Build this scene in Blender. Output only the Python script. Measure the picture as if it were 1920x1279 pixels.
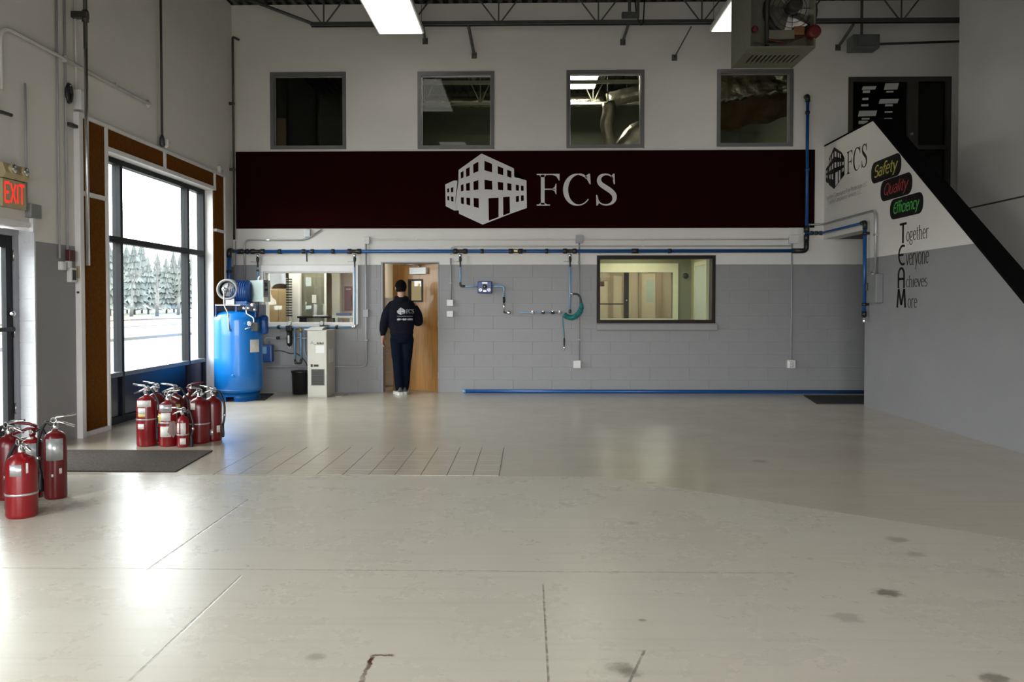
import bpy, bmesh, math, random
from math import sin, cos, pi, radians, sqrt, atan2
from mathutils import Vector, Matrix, Euler
from mathutils.bvhtree import BVHTree

for _o in list(bpy.data.objects):
    bpy.data.objects.remove(_o, do_unlink=True)
random.seed(7)
SC = bpy.context.scene
COL = SC.collection

# ------------------------------------------------------------------ camera
FPX = 1500.0                      # focal length in pixels of a 1920 px wide frame
CAM_H, YAW, PITCH, SHIFT_PX = 1.35, 0.020, 0.023, 33.0
CAM_ROT = Euler((pi / 2 - PITCH, 0.0, YAW), 'XYZ')
cam_data = bpy.data.cameras.new('camera')
cam_data.sensor_width = 36.0
cam_data.lens = 36.0 * FPX / 1920.0
cam_data.shift_y = -SHIFT_PX / 1920.0
cam_data.clip_end = 1000
cam = bpy.data.objects.new('camera', cam_data)
cam.location = (0, 0, CAM_H)
cam.rotation_euler = CAM_ROT
COL.objects.link(cam)
SC.camera = cam

# ------------------------------------------------------------------ world and exposure
SC.view_settings.view_transform = 'Standard'
SC.view_settings.look = 'None'
SC.view_settings.gamma = 1.0
SC.view_settings.use_curve_mapping = False
SC.view_settings.exposure = 1.48
SKY = 5.5
LAMP = 0.30
world = bpy.data.worlds.new('overcast_sky')
SC.world = world
world.use_nodes = True
_wn = world.node_tree
_bg = _wn.nodes['Background']
_tc = _wn.nodes.new('ShaderNodeTexCoord')
_nz = _wn.nodes.new('ShaderNodeTexNoise'); _nz.inputs['Scale'].default_value = 1.6
_rp = _wn.nodes.new('ShaderNodeValToRGB')
_rp.color_ramp.elements[0].color = (0.94, 0.965, 1.0, 1); _rp.color_ramp.elements[1].color = (1.0, 0.995, 0.985, 1)
_wn.links.new(_tc.outputs['Generated'], _nz.inputs['Vector'])
_wn.links.new(_nz.outputs['Fac'], _rp.inputs['Fac'])
_wn.links.new(_rp.outputs['Color'], _bg.inputs['Color'])
_bg.inputs['Strength'].default_value = SKY
def portal(name, loc, rot, sx, sy):
    """light portal in a glazed opening: gives off nothing itself, only helps sky light find its way in"""
    ld = bpy.data.lights.new(name, 'AREA'); ld.shape = 'RECTANGLE'; ld.size = sx; ld.size_y = sy; ld.cycles.is_portal = True
    o = bpy.data.objects.new(name, ld); o.location = loc; o.rotation_euler = rot; COL.objects.link(o)
portal('daylight_portal', (-4.75, 10.0, 1.8), (0, -pi / 2, 0), 2.5, 2.95)
portal('daylight_portal', (-4.80, 6.8, 1.05), (0, -pi / 2, 0), 1.8, 0.95)
portal('daylight_portal', (-4.75, 2.0, 1.8), (0, -pi / 2, 0), 2.4, 3.2)
portal('daylight_portal', (-1.95, -4.70, 1.75), (pi / 2, 0, 0), 3.3, 3.5)
portal('daylight_portal', (1.3, -4.70, 1.75), (pi / 2, 0, 0), 2.4, 3.5)

# ------------------------------------------------------------------ the room's measures (metres)
D = 12.3                                    # back wall
XR = 4.5                                    # stair wall
XW = 6.5                                    # far right wall, on the landing
XS = 5.6                                    # right wall beside the stairs
ZC = 5.95                                   # roof deck
ZP = 1.97                                   # top of the grey paint
ZU = 2.75                                   # upper storey floor
YR = -4.5                                   # rear wall, behind the camera
_R = CAM_ROT.to_matrix()
def ray(x, y):
    return _R @ Vector(((x - 960.0) / FPX, (639.5 - SHIFT_PX - y) / FPX, -1.0))
def B(x, y, off=0.0):                        # on the back wall (off metres in front): X, Z
    d = ray(x, y); t = (D - off) / d.y
    return (d.x * t, CAM_H + d.z * t)
XL = B(438.5, 600)[0]
def L(x, y, off=0.0):                        # on the left wall: Y, Z
    d = ray(x, y); t = (XL + off) / d.x
    return (d.y * t, CAM_H + d.z * t)
def S(x, y, off=0.0):                        # on the stair wall: Y, Z
    d = ray(x, y); t = (XR - off) / d.x
    return (d.y * t, CAM_H + d.z * t)
def F(x, y, z=0.0):                          # on the floor: X, Y
    d = ray(x, y); t = (z - CAM_H) / d.z
    return (d.x * t, d.y * t)

# ------------------------------------------------------------------ materials
def lin(c):
    return tuple(((v / 255.0) / 12.92 if v / 255.0 <= 0.04045 else ((v / 255.0 + 0.055) / 1.055) ** 2.4) for v in c)
MATS = {}
def mat(name, col, rough=0.5, metal=0.0, var=0.06, scale=8.0, bump=0.0, bscale=40.0, emit=0.0, coat=0.0, spec=0.5, stretch=None, trans=0.0):
    """principled material; col is linear albedo; noise varies value by var"""
    if name in MATS: return MATS[name]
    m = bpy.data.materials.new(name); m.use_nodes = True
    nt = m.node_tree; bs = nt.nodes['Principled BSDF']
    bs.inputs['Roughness'].default_value = rough
    bs.inputs['Metallic'].default_value = metal
    bs.inputs['Specular IOR Level'].default_value = spec
    bs.inputs['Coat Weight'].default_value = coat
    tc = nt.nodes.new('ShaderNodeTexCoord')
    mp = nt.nodes.new('ShaderNodeMapping')
    if stretch: mp.inputs['Scale'].default_value = stretch
    nt.links.new(tc.outputs['Object'], mp.inputs['Vector'])
    nz = nt.nodes.new('ShaderNodeTexNoise'); nz.inputs['Scale'].default_value = scale; nz.inputs['Detail'].default_value = 4
    nt.links.new(mp.outputs['Vector'], nz.inputs['Vector'])
    rp = nt.nodes.new('ShaderNodeValToRGB')
    rp.color_ramp.elements[0].position = 0.3; rp.color_ramp.elements[1].position = 0.7
    rp.color_ramp.elements[0].color = tuple(max(0, c * (1 - var)) for c in col) + (1,)
    rp.color_ramp.elements[1].color = tuple(min(1, c * (1 + var)) for c in col) + (1,)
    nt.links.new(nz.outputs['Fac'], rp.inputs['Fac'])
    nt.links.new(rp.outputs['Color'], bs.inputs['Base Color'])
    if bump > 0:
        n2 = nt.nodes.new('ShaderNodeTexNoise'); n2.inputs['Scale'].default_value = bscale; n2.inputs['Detail'].default_value = 3
        nt.links.new(mp.outputs['Vector'], n2.inputs['Vector'])
        bp = nt.nodes.new('ShaderNodeBump'); bp.inputs['Strength'].default_value = bump; bp.inputs['Distance'].default_value = 0.01
        nt.links.new(n2.outputs['Fac'], bp.inputs['Height'])
        nt.links.new(bp.outputs['Normal'], bs.inputs['Normal'])
    if emit > 0:
        bs.inputs['Emission Color'].default_value = tuple(col) + (1,)
        bs.inputs['Emission Strength'].default_value = emit
    MATS[name] = m
    return m
def glass(name, tint=(0.93, 0.96, 0.95), refl=1.0):
    if name in MATS: return MATS[name]
    m = bpy.data.materials.new(name); m.use_nodes = True
    nt = m.node_tree; nt.nodes.clear()
    out = nt.nodes.new('ShaderNodeOutputMaterial'); mx = nt.nodes.new('ShaderNodeMixShader')
    tr = nt.nodes.new('ShaderNodeBsdfTransparent'); tr.inputs['Color'].default_value = tint + (1,)
    gl = nt.nodes.new('ShaderNodeBsdfGlossy'); gl.inputs['Roughness'].default_value = 0.02
    lw_ = nt.nodes.new('ShaderNodeLayerWeight'); lw_.inputs['Blend'].default_value = 0.5
    pw = nt.nodes.new('ShaderNodeMath'); pw.operation = 'POWER'; pw.inputs[1].default_value = 5.0
    ml = nt.nodes.new('ShaderNodeMath'); ml.operation = 'MULTIPLY_ADD'; ml.inputs[1].default_value = 0.9 * refl; ml.inputs[2].default_value = 0.04 * refl; ml.use_clamp = True
    nt.links.new(lw_.outputs['Facing'], pw.inputs[0]); nt.links.new(pw.outputs[0], ml.inputs[0]); nt.links.new(ml.outputs[0], mx.inputs[0])
    nt.links.new(tr.outputs[0], mx.inputs[1]); nt.links.new(gl.outputs[0], mx.inputs[2])
    nt.links.new(mx.outputs[0], out.inputs['Surface'])
    MATS[name] = m
    return m

M_WHITE = mat('white_wall_paint', (0.68, 0.655, 0.615), 0.55, var=0.03, scale=1.5, bump=0.12, bscale=60)
M_GREY = mat('grey_wall_paint', (0.25, 0.247, 0.252), 0.45, var=0.04, scale=2, bump=0.15, bscale=70)
M_MAROON = mat('maroon_paint', (0.013, 0.0012, 0.0018), 0.8, var=0.1, scale=3, spec=0.02)
M_LETTER = mat('pale_vinyl', (0.62, 0.60, 0.61), 0.5, var=0.02)
M_BLACKV = mat('black_vinyl', (0.008, 0.007, 0.007), 0.5, var=0.05, spec=0.2)
M_DECK = mat('roof_deck_paint', (0.045, 0.05, 0.042), 0.6, var=0.15, scale=2)
M_JOIST = mat('joist_steel_paint', (0.07, 0.075, 0.07), 0.5, var=0.12)
M_CONDUIT = mat('galvanised_conduit', (0.42, 0.43, 0.43), 0.38, 0.6, var=0.08)
M_CONDW = mat('painted_conduit', (0.60, 0.59, 0.57), 0.5, var=0.04)
M_CONDG = mat('grey_painted_conduit', (0.33, 0.33, 0.345), 0.5, var=0.05)
M_DARKPIPE = mat('dark_steel_pipe', (0.06, 0.058, 0.052), 0.4, 0.5, var=0.15)
M_BRUSHED = mat('brushed_steel', (0.55, 0.54, 0.52), 0.3, 0.9, var=0.08)
M_CHROME = mat('chrome', (0.72, 0.72, 0.72), 0.18, 1.0, var=0.03)
M_ALU = mat('window_aluminium', (0.16, 0.16, 0.165), 0.4, 0.3, var=0.05)
M_DARKALU = mat('dark_bronze_aluminium', (0.012, 0.013, 0.015), 0.5, 0.0, var=0.08, spec=0.2)
M_BROWNFR = mat('dark_brown_frame', (0.010, 0.004, 0.003), 0.5, var=0.1, spec=0.25)
M_TRIMW = mat('white_trim_paint', (0.72, 0.70, 0.69), 0.45, var=0.03)
M_CORK = mat('brown_panel_board', (0.125, 0.044, 0.006), 0.8, spec=0.04, var=0.18, scale=30, bump=0.1, bscale=120)
M_NAVY = mat('navy_spandrel', (0.004, 0.008, 0.035), 0.25, var=0.1)
M_PIPEB = mat('blue_air_pipe', (0.009, 0.075, 0.25), 0.3, 0.1, var=0.05)
M_PIPELB = mat('light_blue_tube', (0.20, 0.38, 0.58), 0.3, 0.1, var=0.05)
M_BLKPL = mat('black_plastic', (0.010, 0.010, 0.011), 0.4, var=0.1)
M_TANK = mat('compressor_blue_enamel', (0.004, 0.15, 0.50), 0.3, var=0.04, coat=0.3, spec=0.45)
M_MOTOR = mat('motor_blue_enamel', (0.006, 0.05, 0.20), 0.35, var=0.08)
M_BEIGE = mat('beige_cabinet_enamel', (0.50, 0.485, 0.43), 0.4, var=0.03)
M_GREYGR = mat('grey_green_box_enamel', (0.22, 0.26, 0.245), 0.45, var=0.04)
M_RED = mat('extinguisher_red', (0.20, 0.004, 0.007), 0.3, var=0.06, coat=0.15)
M_DRED = mat('darker_extinguisher_red', (0.115, 0.002, 0.004), 0.32, var=0.06, coat=0.15)
M_LABEL = mat('paper_label', (0.68, 0.66, 0.62), 0.5, var=0.12, scale=60)
M_LABELG = mat('silver_label', (0.45, 0.46, 0.47), 0.35, 0.5, var=0.15, scale=40)
M_YELL = mat('yellow_label', (0.62, 0.50, 0.16), 0.5, var=0.05)
M_RUBBER = mat('black_rubber', (0.012, 0.012, 0.013), 0.5, var=0.1)
M_WOOD = mat('oak_door_veneer', (0.33, 0.155, 0.035), 0.38, var=0.22, scale=3.0, stretch=(9, 9, 0.7), coat=0.15)
M_MATB = mat('brown_entrance_mat', (0.075, 0.058, 0.049), 0.95, var=0.45, scale=70, bump=0.6, bscale=160)
M_MATK = mat('black_rubber_mat', (0.010, 0.010, 0.010), 0.85, var=0.3, scale=60, bump=0.4, bscale=120)
M_GLASS = glass('clear_glass')
M_GLASSD = glass('upper_window_glass', (0.9, 0.93, 0.9), 0.55)
M_WHITEPL = mat('white_plastic', (0.66, 0.66, 0.64), 0.4, var=0.03)
M_LIGHT = mat('lamp_diffuser', (1.0, 0.965, 0.90), 0.5, var=0.0, emit=LAMP * 2.3)
M_PAPER = mat('paper', (0.55, 0.55, 0.52), 0.7, var=0.05)

# ------------------------------------------------------------------ mesh helpers
def nb(): return bmesh.new()
def box(bm, x0, x1, y0, y1, z0, z1, ch=0.0):
    if x0 > x1: x0, x1 = x1, x0
    if y0 > y1: y0, y1 = y1, y0
    if z0 > z1: z0, z1 = z1, z0
    v = [bm.verts.new(p) for p in ((x0,y0,z0),(x1,y0,z0),(x1,y1,z0),(x0,y1,z0),(x0,y0,z1),(x1,y0,z1),(x1,y1,z1),(x0,y1,z1))]
    fs = [bm.faces.new([v[i] for i in f]) for f in ((3,2,1,0),(4,5,6,7),(0,1,5,4),(1,2,6,5),(2,3,7,6),(3,0,4,7))]
    if ch > 0:
        es = list({e for f in fs for e in f.edges})
        bmesh.ops.bevel(bm, geom=es, offset=ch, segments=2, affect='EDGES', profile=0.6)
    return bm
def BX(*a, ch=0.0): return box(nb(), *a, ch=ch)
def frame_of(d):
    d = d.normalized()
    up = Vector((0, 0, 1)) if abs(d.z) < 0.95 else Vector((1, 0, 0))
    a = d.cross(up).normalized(); b = a.cross(d).normalized()
    return a, b
def cyl(bm, p0, p1, r, r2=None, seg=14, caps=True):
    p0, p1 = Vector(p0), Vector(p1); r2 = r if r2 is None else r2
    a, b = frame_of(p1 - p0)
    A = [bm.verts.new(p0 + (a * cos(2*pi*i/seg) + b * sin(2*pi*i/seg)) * r) for i in range(seg)]
    C = [bm.verts.new(p1 + (a * cos(2*pi*i/seg) + b * sin(2*pi*i/seg)) * r2) for i in range(seg)]
    for i in range(seg):
        j = (i + 1) % seg
        bm.faces.new((A[i], A[j], C[j], C[i])).smooth = True
    if caps:
        bm.faces.new(A[::-1]); bm.faces.new(C)
    return bm
def CY(p0, p1, r, r2=None, seg=14): return cyl(nb(), p0, p1, r, r2, seg)
def bend(pts, rad, n=5):
    """rounds the corners of a polyline"""
    pts = [Vector(p) for p in pts]; out = [pts[0]]
    for i in range(1, len(pts) - 1):
        p, q, s = pts[i-1], pts[i], pts[i+1]
        u, w = (p - q), (s - q)
        rr = min(rad, u.length * 0.49, w.length * 0.49)
        a, c = q + u.normalized() * rr, q + w.normalized() * rr
        for k in range(n + 1):
            t = k / n
            out.append(a * (1-t)**2 + q * 2 * t * (1-t) + c * t * t)
    out.append(pts[-1]); return out
def tube(bm, pts, r, seg=8, caps=True):
    pts = [Vector(p) for p in pts]; rs = r if isinstance(r, (list, tuple)) else [r] * len(pts)
    rings = []; a = None
    for i, p in enumerate(pts):
        d = (pts[min(i+1, len(pts)-1)] - pts[max(i-1, 0)])
        if d.length < 1e-9: d = Vector((0, 0, 1))
        d.normalize()
        if a is None: a, b = frame_of(d)
        else:
            a = (a - d * a.dot(d))
            if a.length < 1e-6: a, b = frame_of(d)
            a.normalize()
        b = d.cross(a).normalized()
        rings.append([bm.verts.new(p + (a * cos(2*pi*k/seg) + b * sin(2*pi*k/seg)) * rs[i]) for k in range(seg)])
    for i in range(len(rings) - 1):
        for k in range(seg):
            j = (k + 1) % seg
            bm.faces.new((rings[i][k], rings[i][j], rings[i+1][j], rings[i+1][k])).smooth = True
    if caps:
        bm.faces.new(rings[0][::-1]); bm.faces.new(rings[-1])
    return bm
def TU(pts, r, seg=8): return tube(nb(), pts, r, seg)
def lathe(bm, prof, c=(0, 0, 0), seg=24, axis='Z', smooth=True):
    """prof: list of (radius, height) from bottom to top"""
    c = Vector(c); rings = []
    for r, h in prof:
        ring = []
        for i in range(seg):
            t = 2 * pi * i / seg
            if axis == 'Z': p = Vector((r*cos(t), r*sin(t), h))
            elif axis == 'Y': p = Vector((r*cos(t), h, -r*sin(t)))
            else: p = Vector((h, r*cos(t), r*sin(t)))
            ring.append(bm.verts.new(c + p))
        rings.append(ring)
    for a, b in zip(rings, rings[1:]):
        for i in range(seg):
            j = (i + 1) % seg
            bm.faces.new((a[i], a[j], b[j], b[i])).smooth = smooth
    bm.faces.new(rings[0][::-1]); bm.faces.new(rings[-1])
    return bm
def LA(*a, **k): return lathe(nb(), *a, **k)
def patch(r, z0, z1, a0, a1, th=0.0015, seg=10, c=(0, 0, 0)):
    """thin curved label wrapped on an upright cylinder, angles in degrees, -90 faces -Y"""
    bm = nb(); c = Vector(c); g = []
    for rr in (r + 0.0004, r + th):
        for z in (z0, z1):
            g.append([bm.verts.new(c + Vector((rr*cos(radians(a0+(a1-a0)*i/seg)), rr*sin(radians(a0+(a1-a0)*i/seg)), z))) for i in range(seg+1)])
    for i in range(seg):
        bm.faces.new((g[2][i], g[2][i+1], g[3][i+1], g[3][i])).smooth = True
        bm.faces.new((g[0][i+1], g[0][i], g[1][i], g[1][i+1]))
        bm.faces.new((g[3][i], g[3][i+1], g[1][i+1], g[1][i]))
        bm.faces.new((g[0][i], g[0][i+1], g[2][i+1], g[2][i]))
    return bm
def prism(bm, poly, fn, depth):
    """extrudes a 2-D polygon; fn(u, v, w) -> 3-D point, w from 0 to depth"""
    A = [bm.verts.new(fn(u, v, 0.0)) for u, v in poly]
    C = [bm.verts.new(fn(u, v, depth)) for u, v in poly]
    bm.faces.new(A); bm.faces.new(C[::-1]); n = len(poly)
    for i in range(n):
        j = (i + 1) % n
        bm.faces.new((A[i], C[i], C[j], A[j]))
    return bm
def fixn(bm): bmesh.ops.recalc_face_normals(bm, faces=bm.faces); return bm

WL = {}
def wloc(o): return WL.get(o.name, Vector((0, 0, 0)))
def obj(name, bm, m, parent=None, kind=None, recalc=True):
    """one mesh object; vertices are given in world space (or in the thing's own space while its root is at the origin)"""
    if recalc: fixn(bm)
    co = [v.co for v in bm.verts]
    lo = Vector((min(c.x for c in co), min(c.y for c in co), min(c.z for c in co)))
    hi = Vector((max(c.x for c in co), max(c.y for c in co), max(c.z for c in co)))
    c = Vector(((lo.x + hi.x) / 2, (lo.y + hi.y) / 2, lo.z))
    bmesh.ops.translate(bm, verts=bm.verts, vec=-c)
    me = bpy.data.meshes.new(name); bm.to_mesh(me); bm.free()
    me.materials.append(m)
    o = bpy.data.objects.new(name, me); COL.objects.link(o)
    if parent is not None:
        o.parent = parent; o.location = c - wloc(parent)
    else:
        o.location = c
    WL[o.name] = c
    if kind: o['kind'] = kind
    return o
def struct(name, bm, m, parent=None): return obj(name, bm, m, parent, kind=None if parent is not None else 'structure')
def thing(name, label, cat, loc=(0, 0, 0), group=None):
    o = bpy.data.objects.new(name, None); COL.objects.link(o)
    o.empty_display_size = 0.1; o.location = loc; WL[o.name] = Vector(loc)
    o['label'] = label; o['category'] = cat
    if group: o['group'] = group
    return o
def tag(o, label, cat, group=None):
    o['label'] = label; o['category'] = cat
    if group: o['group'] = group
    return o
def place(o, loc, rz=0.0):
    o.location = loc; o.rotation_euler = (0, 0, rz)
def copy_mesh(o, name, loc, parent):
    c = o.copy(); c.name = name; COL.objects.link(c); c.parent = parent
    c.location = Vector(loc) - (wloc(parent) if parent is not None else Vector((0, 0, 0)))
    WL[c.name] = Vector(loc); return c
def rect_minus(rects, holes):
    """axis-aligned rectangles (u0,u1,v0,v1) minus holes"""
    out = list(rects)
    for h in holes:
        nxt = []
        for r in out:
            if h[0] >= r[1] or h[1] <= r[0] or h[2] >= r[3] or h[3] <= r[2]:
                nxt.append(r); continue
            u0, u1 = max(r[0], h[0]), min(r[1], h[1])
            if r[0] < u0: nxt.append((r[0], u0, r[2], r[3]))
            if u1 < r[1]: nxt.append((u1, r[1], r[2], r[3]))
            if r[2] < h[2]: nxt.append((u0, u1, r[2], h[2]))
            if h[3] < r[3]: nxt.append((u0, u1, h[3], r[3]))
        out = nxt
    return [r for r in out if r[1] - r[0] > 1e-4 and r[3] - r[2] > 1e-4]
def ring_frame(x0, x1, z0, z1, w, y0, y1):
    """rectangular frame in the XZ plane as four bars in one mesh"""
    bm = nb()
    box(bm, x0, x1, y0, y1, z1 - w, z1); box(bm, x0, x1, y0, y1, z0, z0 + w)
    box(bm, x0, x0 + w, y0, y1, z0 + w, z1 - w); box(bm, x1 - w, x1, y0, y1, z0 + w, z1 - w)
    return bm
# ================================================================== THE SETTING
# ------------------------------------------------------------------ floor
def floor_material():
    m = bpy.data.materials.new('painted_concrete_floor'); m.use_nodes = True
    nt = m.node_tree; bs = nt.nodes['Principled BSDF']; lk = nt.links.new
    def val(s, sock):
        if isinstance(s, (int, float)): sock.default_value = s
        else: lk(s, sock)
    def MA(op, a, b=0.0, c=None, clamp=False):
        n = nt.nodes.new('ShaderNodeMath'); n.operation = op; n.use_clamp = clamp
        val(a, n.inputs[0]); val(b, n.inputs[1])
        if c is not None: val(c, n.inputs[2])
        return n.outputs[0]
    def SM(v, a, b):                      # smooth 0..1 between a and b
        n = nt.nodes.new('ShaderNodeMapRange'); n.interpolation_type = 'SMOOTHSTEP'
        val(v, n.inputs[0]); n.inputs[1].default_value = a; n.inputs[2].default_value = b
        return n.outputs[0]
    geo = nt.nodes.new('ShaderNodeNewGeometry')
    sep = nt.nodes.new('ShaderNodeSeparateXYZ'); lk(geo.outputs['Position'], sep.inputs[0])
    X, Y = sep.outputs[0], sep.outputs[1]
    def noise(scale, detail=4, stretch=(1, 1, 1), rough=0.55):
        mp = nt.nodes.new('ShaderNodeMapping'); mp.inputs['Scale'].default_value = stretch
        lk(geo.outputs['Position'], mp.inputs['Vector'])
        n = nt.nodes.new('ShaderNodeTexNoise'); n.inputs['Scale'].default_value = scale
        n.inputs['Detail'].default_value = detail; n.inputs['Roughness'].default_value = rough
        lk(mp.outputs[0], n.inputs['Vector']); return n.outputs['Fac']
    def mix(fac, a, b):
        n = nt.nodes.new('ShaderNodeMix'); n.data_type = 'RGBA'
        val(fac, n.inputs[0])
        for s, i in ((a, 6), (b, 7)):
            if isinstance(s, tuple): n.inputs[i].default_value = s + (1,)
            else: lk(s, n.inputs[i])
        return n.outputs[2]
    n_big, n_mid, n_fine = noise(0.35, 2), noise(1.6, 6, (1, 1, 1), 0.6), noise(26, 6)
    # edge of the newer paint: straight, then running off to the right towards the camera
    e = MA('MINIMUM', 6.27, MA('SUBTRACT', 6.27, MA('MULTIPLY', MA('SUBTRACT', X, 0.60), 0.735)))
    near = SM(MA('SUBTRACT', e, Y), -0.006, 0.006)
    wob = MA('ADD', MA('MULTIPLY', n_big, 0.12), MA('MULTIPLY', n_mid, 0.10))
    far_c = mix(SM(MA('ADD', n_mid, MA('MULTIPLY', n_big, 0.6)), 0.2, 1.2), (0.50, 0.445, 0.355), (0.56, 0.50, 0.405))
    near_c = mix(SM(MA('ADD', n_mid, MA('MULTIPLY', n_big, 0.8)), 0.2, 1.4), (0.56, 0.515, 0.43), (0.62, 0.575, 0.49))
    col = mix(near, far_c, near_c)
    # scuffs
    sc1 = SM(noise(9.0, 8, (0.55, 3.0, 1), 0.75), 0.66, 0.80)
    zone = SM(noise(1.1, 3), 0.5, 0.62)
    strk = SM(noise(3.0, 5, (0.25, 7.0, 1), 0.6), 0.45, 0.72)
    col = mix(MA('MULTIPLY', strk, 0.10), col, (0.25, 0.225, 0.185))
    sc2 = MA('MULTIPLY', SM(noise(22.0, 4, (0.30, 2.2, 1), 0.6), 0.70, 0.76), SM(noise(2.2, 2), 0.5, 0.6))
    sc = MA('MAXIMUM', MA('MULTIPLY', MA('MULTIPLY', sc1, zone), 0.5), MA('MULTIPLY', sc2, 0.65))
    col = mix(sc, col, (0.17, 0.15, 0.125))
    fl = SM(noise(70, 2), 0.74, 0.80)
    col = mix(MA('MULTIPLY', fl, 0.35), col, (0.68, 0.65, 0.60))
    # round dark stains
    for px, py, r, k in ((1665, 1112, .085, .75), (1683, 1012, .085, .45), (1718, 1040, .07, .3), (1588, 1158, .09, .35), (1185, 981, .06, .35),
                         (1425, 865, .09, .35), (1222, 905, .06, .4), (1865, 1272, .07, .7), (1205, 1163, .022, .6), (1520, 1048, .03, .2), (1860, 1070, .06, .2),
                         (1165, 1252, .07, .5), (590, 1232, .05, .35), (1180, 1262, .06, .5)):
        cx, cy = F(px, py)
        d = MA('SQRT', MA('ADD', MA('POWER', MA('SUBTRACT', X, cx), 2.0), MA('POWER', MA('MULTIPLY', MA('SUBTRACT', Y, cy), 1.15), 2.0)))
        d = MA('ADD', d, MA('MULTIPLY', MA('SUBTRACT', n_fine, 0.5), r * 1.3))
        col = mix(MA('MULTIPLY', MA('SUBTRACT', 1.0, SM(d, r * 0.35, r)), k), col, (0.13, 0.115, 0.085))
    # slab joints
    def line(v, w):                       # 1 on |v| < w
        return MA('SUBTRACT', 1.0, SM(MA('ABSOLUTE', v), w * 0.4, w))
    jn = SM(n_fine, 0.38, 0.6)
    js = []
    def seg(v, w, lim_axis, lo, hi, k=0.6):
        s = MA('MULTIPLY', line(v, w), MA('MULTIPLY', SM(lim_axis, lo, lo + 0.02), MA('SUBTRACT', 1.0, SM(lim_axis, hi - 0.02, hi))))
        js.append(MA('MULTIPLY', MA('MULTIPLY', s, MA('ADD', MA('MULTIPLY', jn, 0.7), 0.3)), k))
    seg(MA('SUBTRACT', Y, 4.03), 0.007, X, -3.2, 1.35, 0.55)
    seg(MA('SUBTRACT', Y, 4.33), 0.005, X, 0.1, 0.75, 0.4)
    seg(MA('ADD', X, 1.94), 0.009, Y, 4.0, 5.5, 0.7)
    seg(MA('ADD', X, 1.43), 0.008, Y, 2.0, 3.95, 0.45)
    seg(MA('SUBTRACT', X, 0.075), 0.006, Y, 1.5, 3.85, 0.75)
    seg(MA('SUBTRACT', X, MA('ADD', 0.42, MA('MULTIPLY', MA('SUBTRACT', Y, 3.0), 0.35))), 0.008, Y, 2.6, 3.12, 0.7)
    j = js[0]
    for s in js[1:]: j = MA('MAXIMUM', j, s)
    col = mix(j, col, (0.14, 0.125, 0.10))
    # rust-edged chip in the paint
    cx, cy = F(696, 1236)
    rust = MA('MULTIPLY', MA('MULTIPLY', line(MA('SUBTRACT', X, MA('ADD', cx, MA('MULTIPLY', MA('SUBTRACT', n_fine, 0.5), 0.03))), 0.013), MA('SUBTRACT', 1.0, SM(Y, cy, cy + 0.05))), SM(Y, 2.3, 2.5))
    rust2 = MA('MULTIPLY', MA('MULTIPLY', line(MA('SUBTRACT', Y, MA('ADD', cy + 0.01, MA('MULTIPLY', n_fine, 0.05))), 0.012), SM(X, cx - 0.01, cx)), MA('SUBTRACT', 1.0, SM(X, cx + 0.07, cx + 0.09)))
    rust = MA('MAXIMUM', rust, MA('MULTIPLY', rust2, 0.8))
    col = mix(MA('MULTIPLY', rust, SM(n_mid, 0.25, 0.5)), col, (0.085, 0.022, 0.010))
    lk(col, bs.inputs['Base Color'])
    ro = MA('ADD', MA('ADD', MA('ADD', 0.21, MA('MULTIPLY', n_mid, 0.12)), MA('MULTIPLY', SM(noise(5.0, 6, (1, 1, 1), 0.7), 0.3, 0.75), 0.025)), MA('ADD', MA('MULTIPLY', MA('SUBTRACT', 1.0, near), -0.07), MA('MULTIPLY', sc, 0.4)))
    lk(ro, bs.inputs['Roughness'])
    lk(MA('SUBTRACT', 0.70, MA('MULTIPLY', near, 0.52)), bs.inputs['Specular IOR Level'])
    bp = nt.nodes.new('ShaderNodeBump'); bp.inputs['Strength'].default_value = 0.22; bp.inputs['Distance'].default_value = 0.02
    h = MA('SUBTRACT', MA('ADD', MA('MULTIPLY', n_mid, 0.25), MA('MULTIPLY', n_fine, 0.12)), MA('MULTIPLY', j, 0.5))
    lk(h, bp.inputs['Height']); lk(bp.outputs[0], bs.inputs['Normal'])
    return m
M_FLOOR = floor_material()
floor = struct('floor', BX(XL - 0.3, XW, YR, D + 0.25, -0.15, 0.0), M_FLOOR)
# painted-over quarry tiles beside the mat, each its own piece with recessed joints
M_TILE = mat('painted_tile', (0.55, 0.505, 0.425), 0.30, var=0.07, scale=6, bump=0.1, bscale=30)
M_GROUT = mat('tile_joint', (0.17, 0.155, 0.13), 0.8, var=0.2)
tx0, ty0, ts = F(344.7, 894.5)[0] - 0.011, 6.285, 0.207
obj('tile_joint_bed', BX(tx0, tx0 + 12 * ts, ty0, ty0 + 6 * ts, 0.0, 0.0015), M_GROUT, floor)
_tile = None
for i in range(12):
    for k in range(6):
        c = (tx0 + (i + .5) * ts, ty0 + (k + .5) * ts)
        if _tile is None:
            bm = nb(); g = 0.0027
            box(bm, c[0] - ts/2 + g, c[0] + ts/2 - g, c[1] - ts/2 + g, c[1] + ts/2 - g, 0.0, 0.003)
            _tile = obj('tile', bm, M_FLOOR, floor)
        else:
            copy_mesh(_tile, 'tile', (c[0], c[1], 0.0 + 0.0006 * random.random()), floor)

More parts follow.
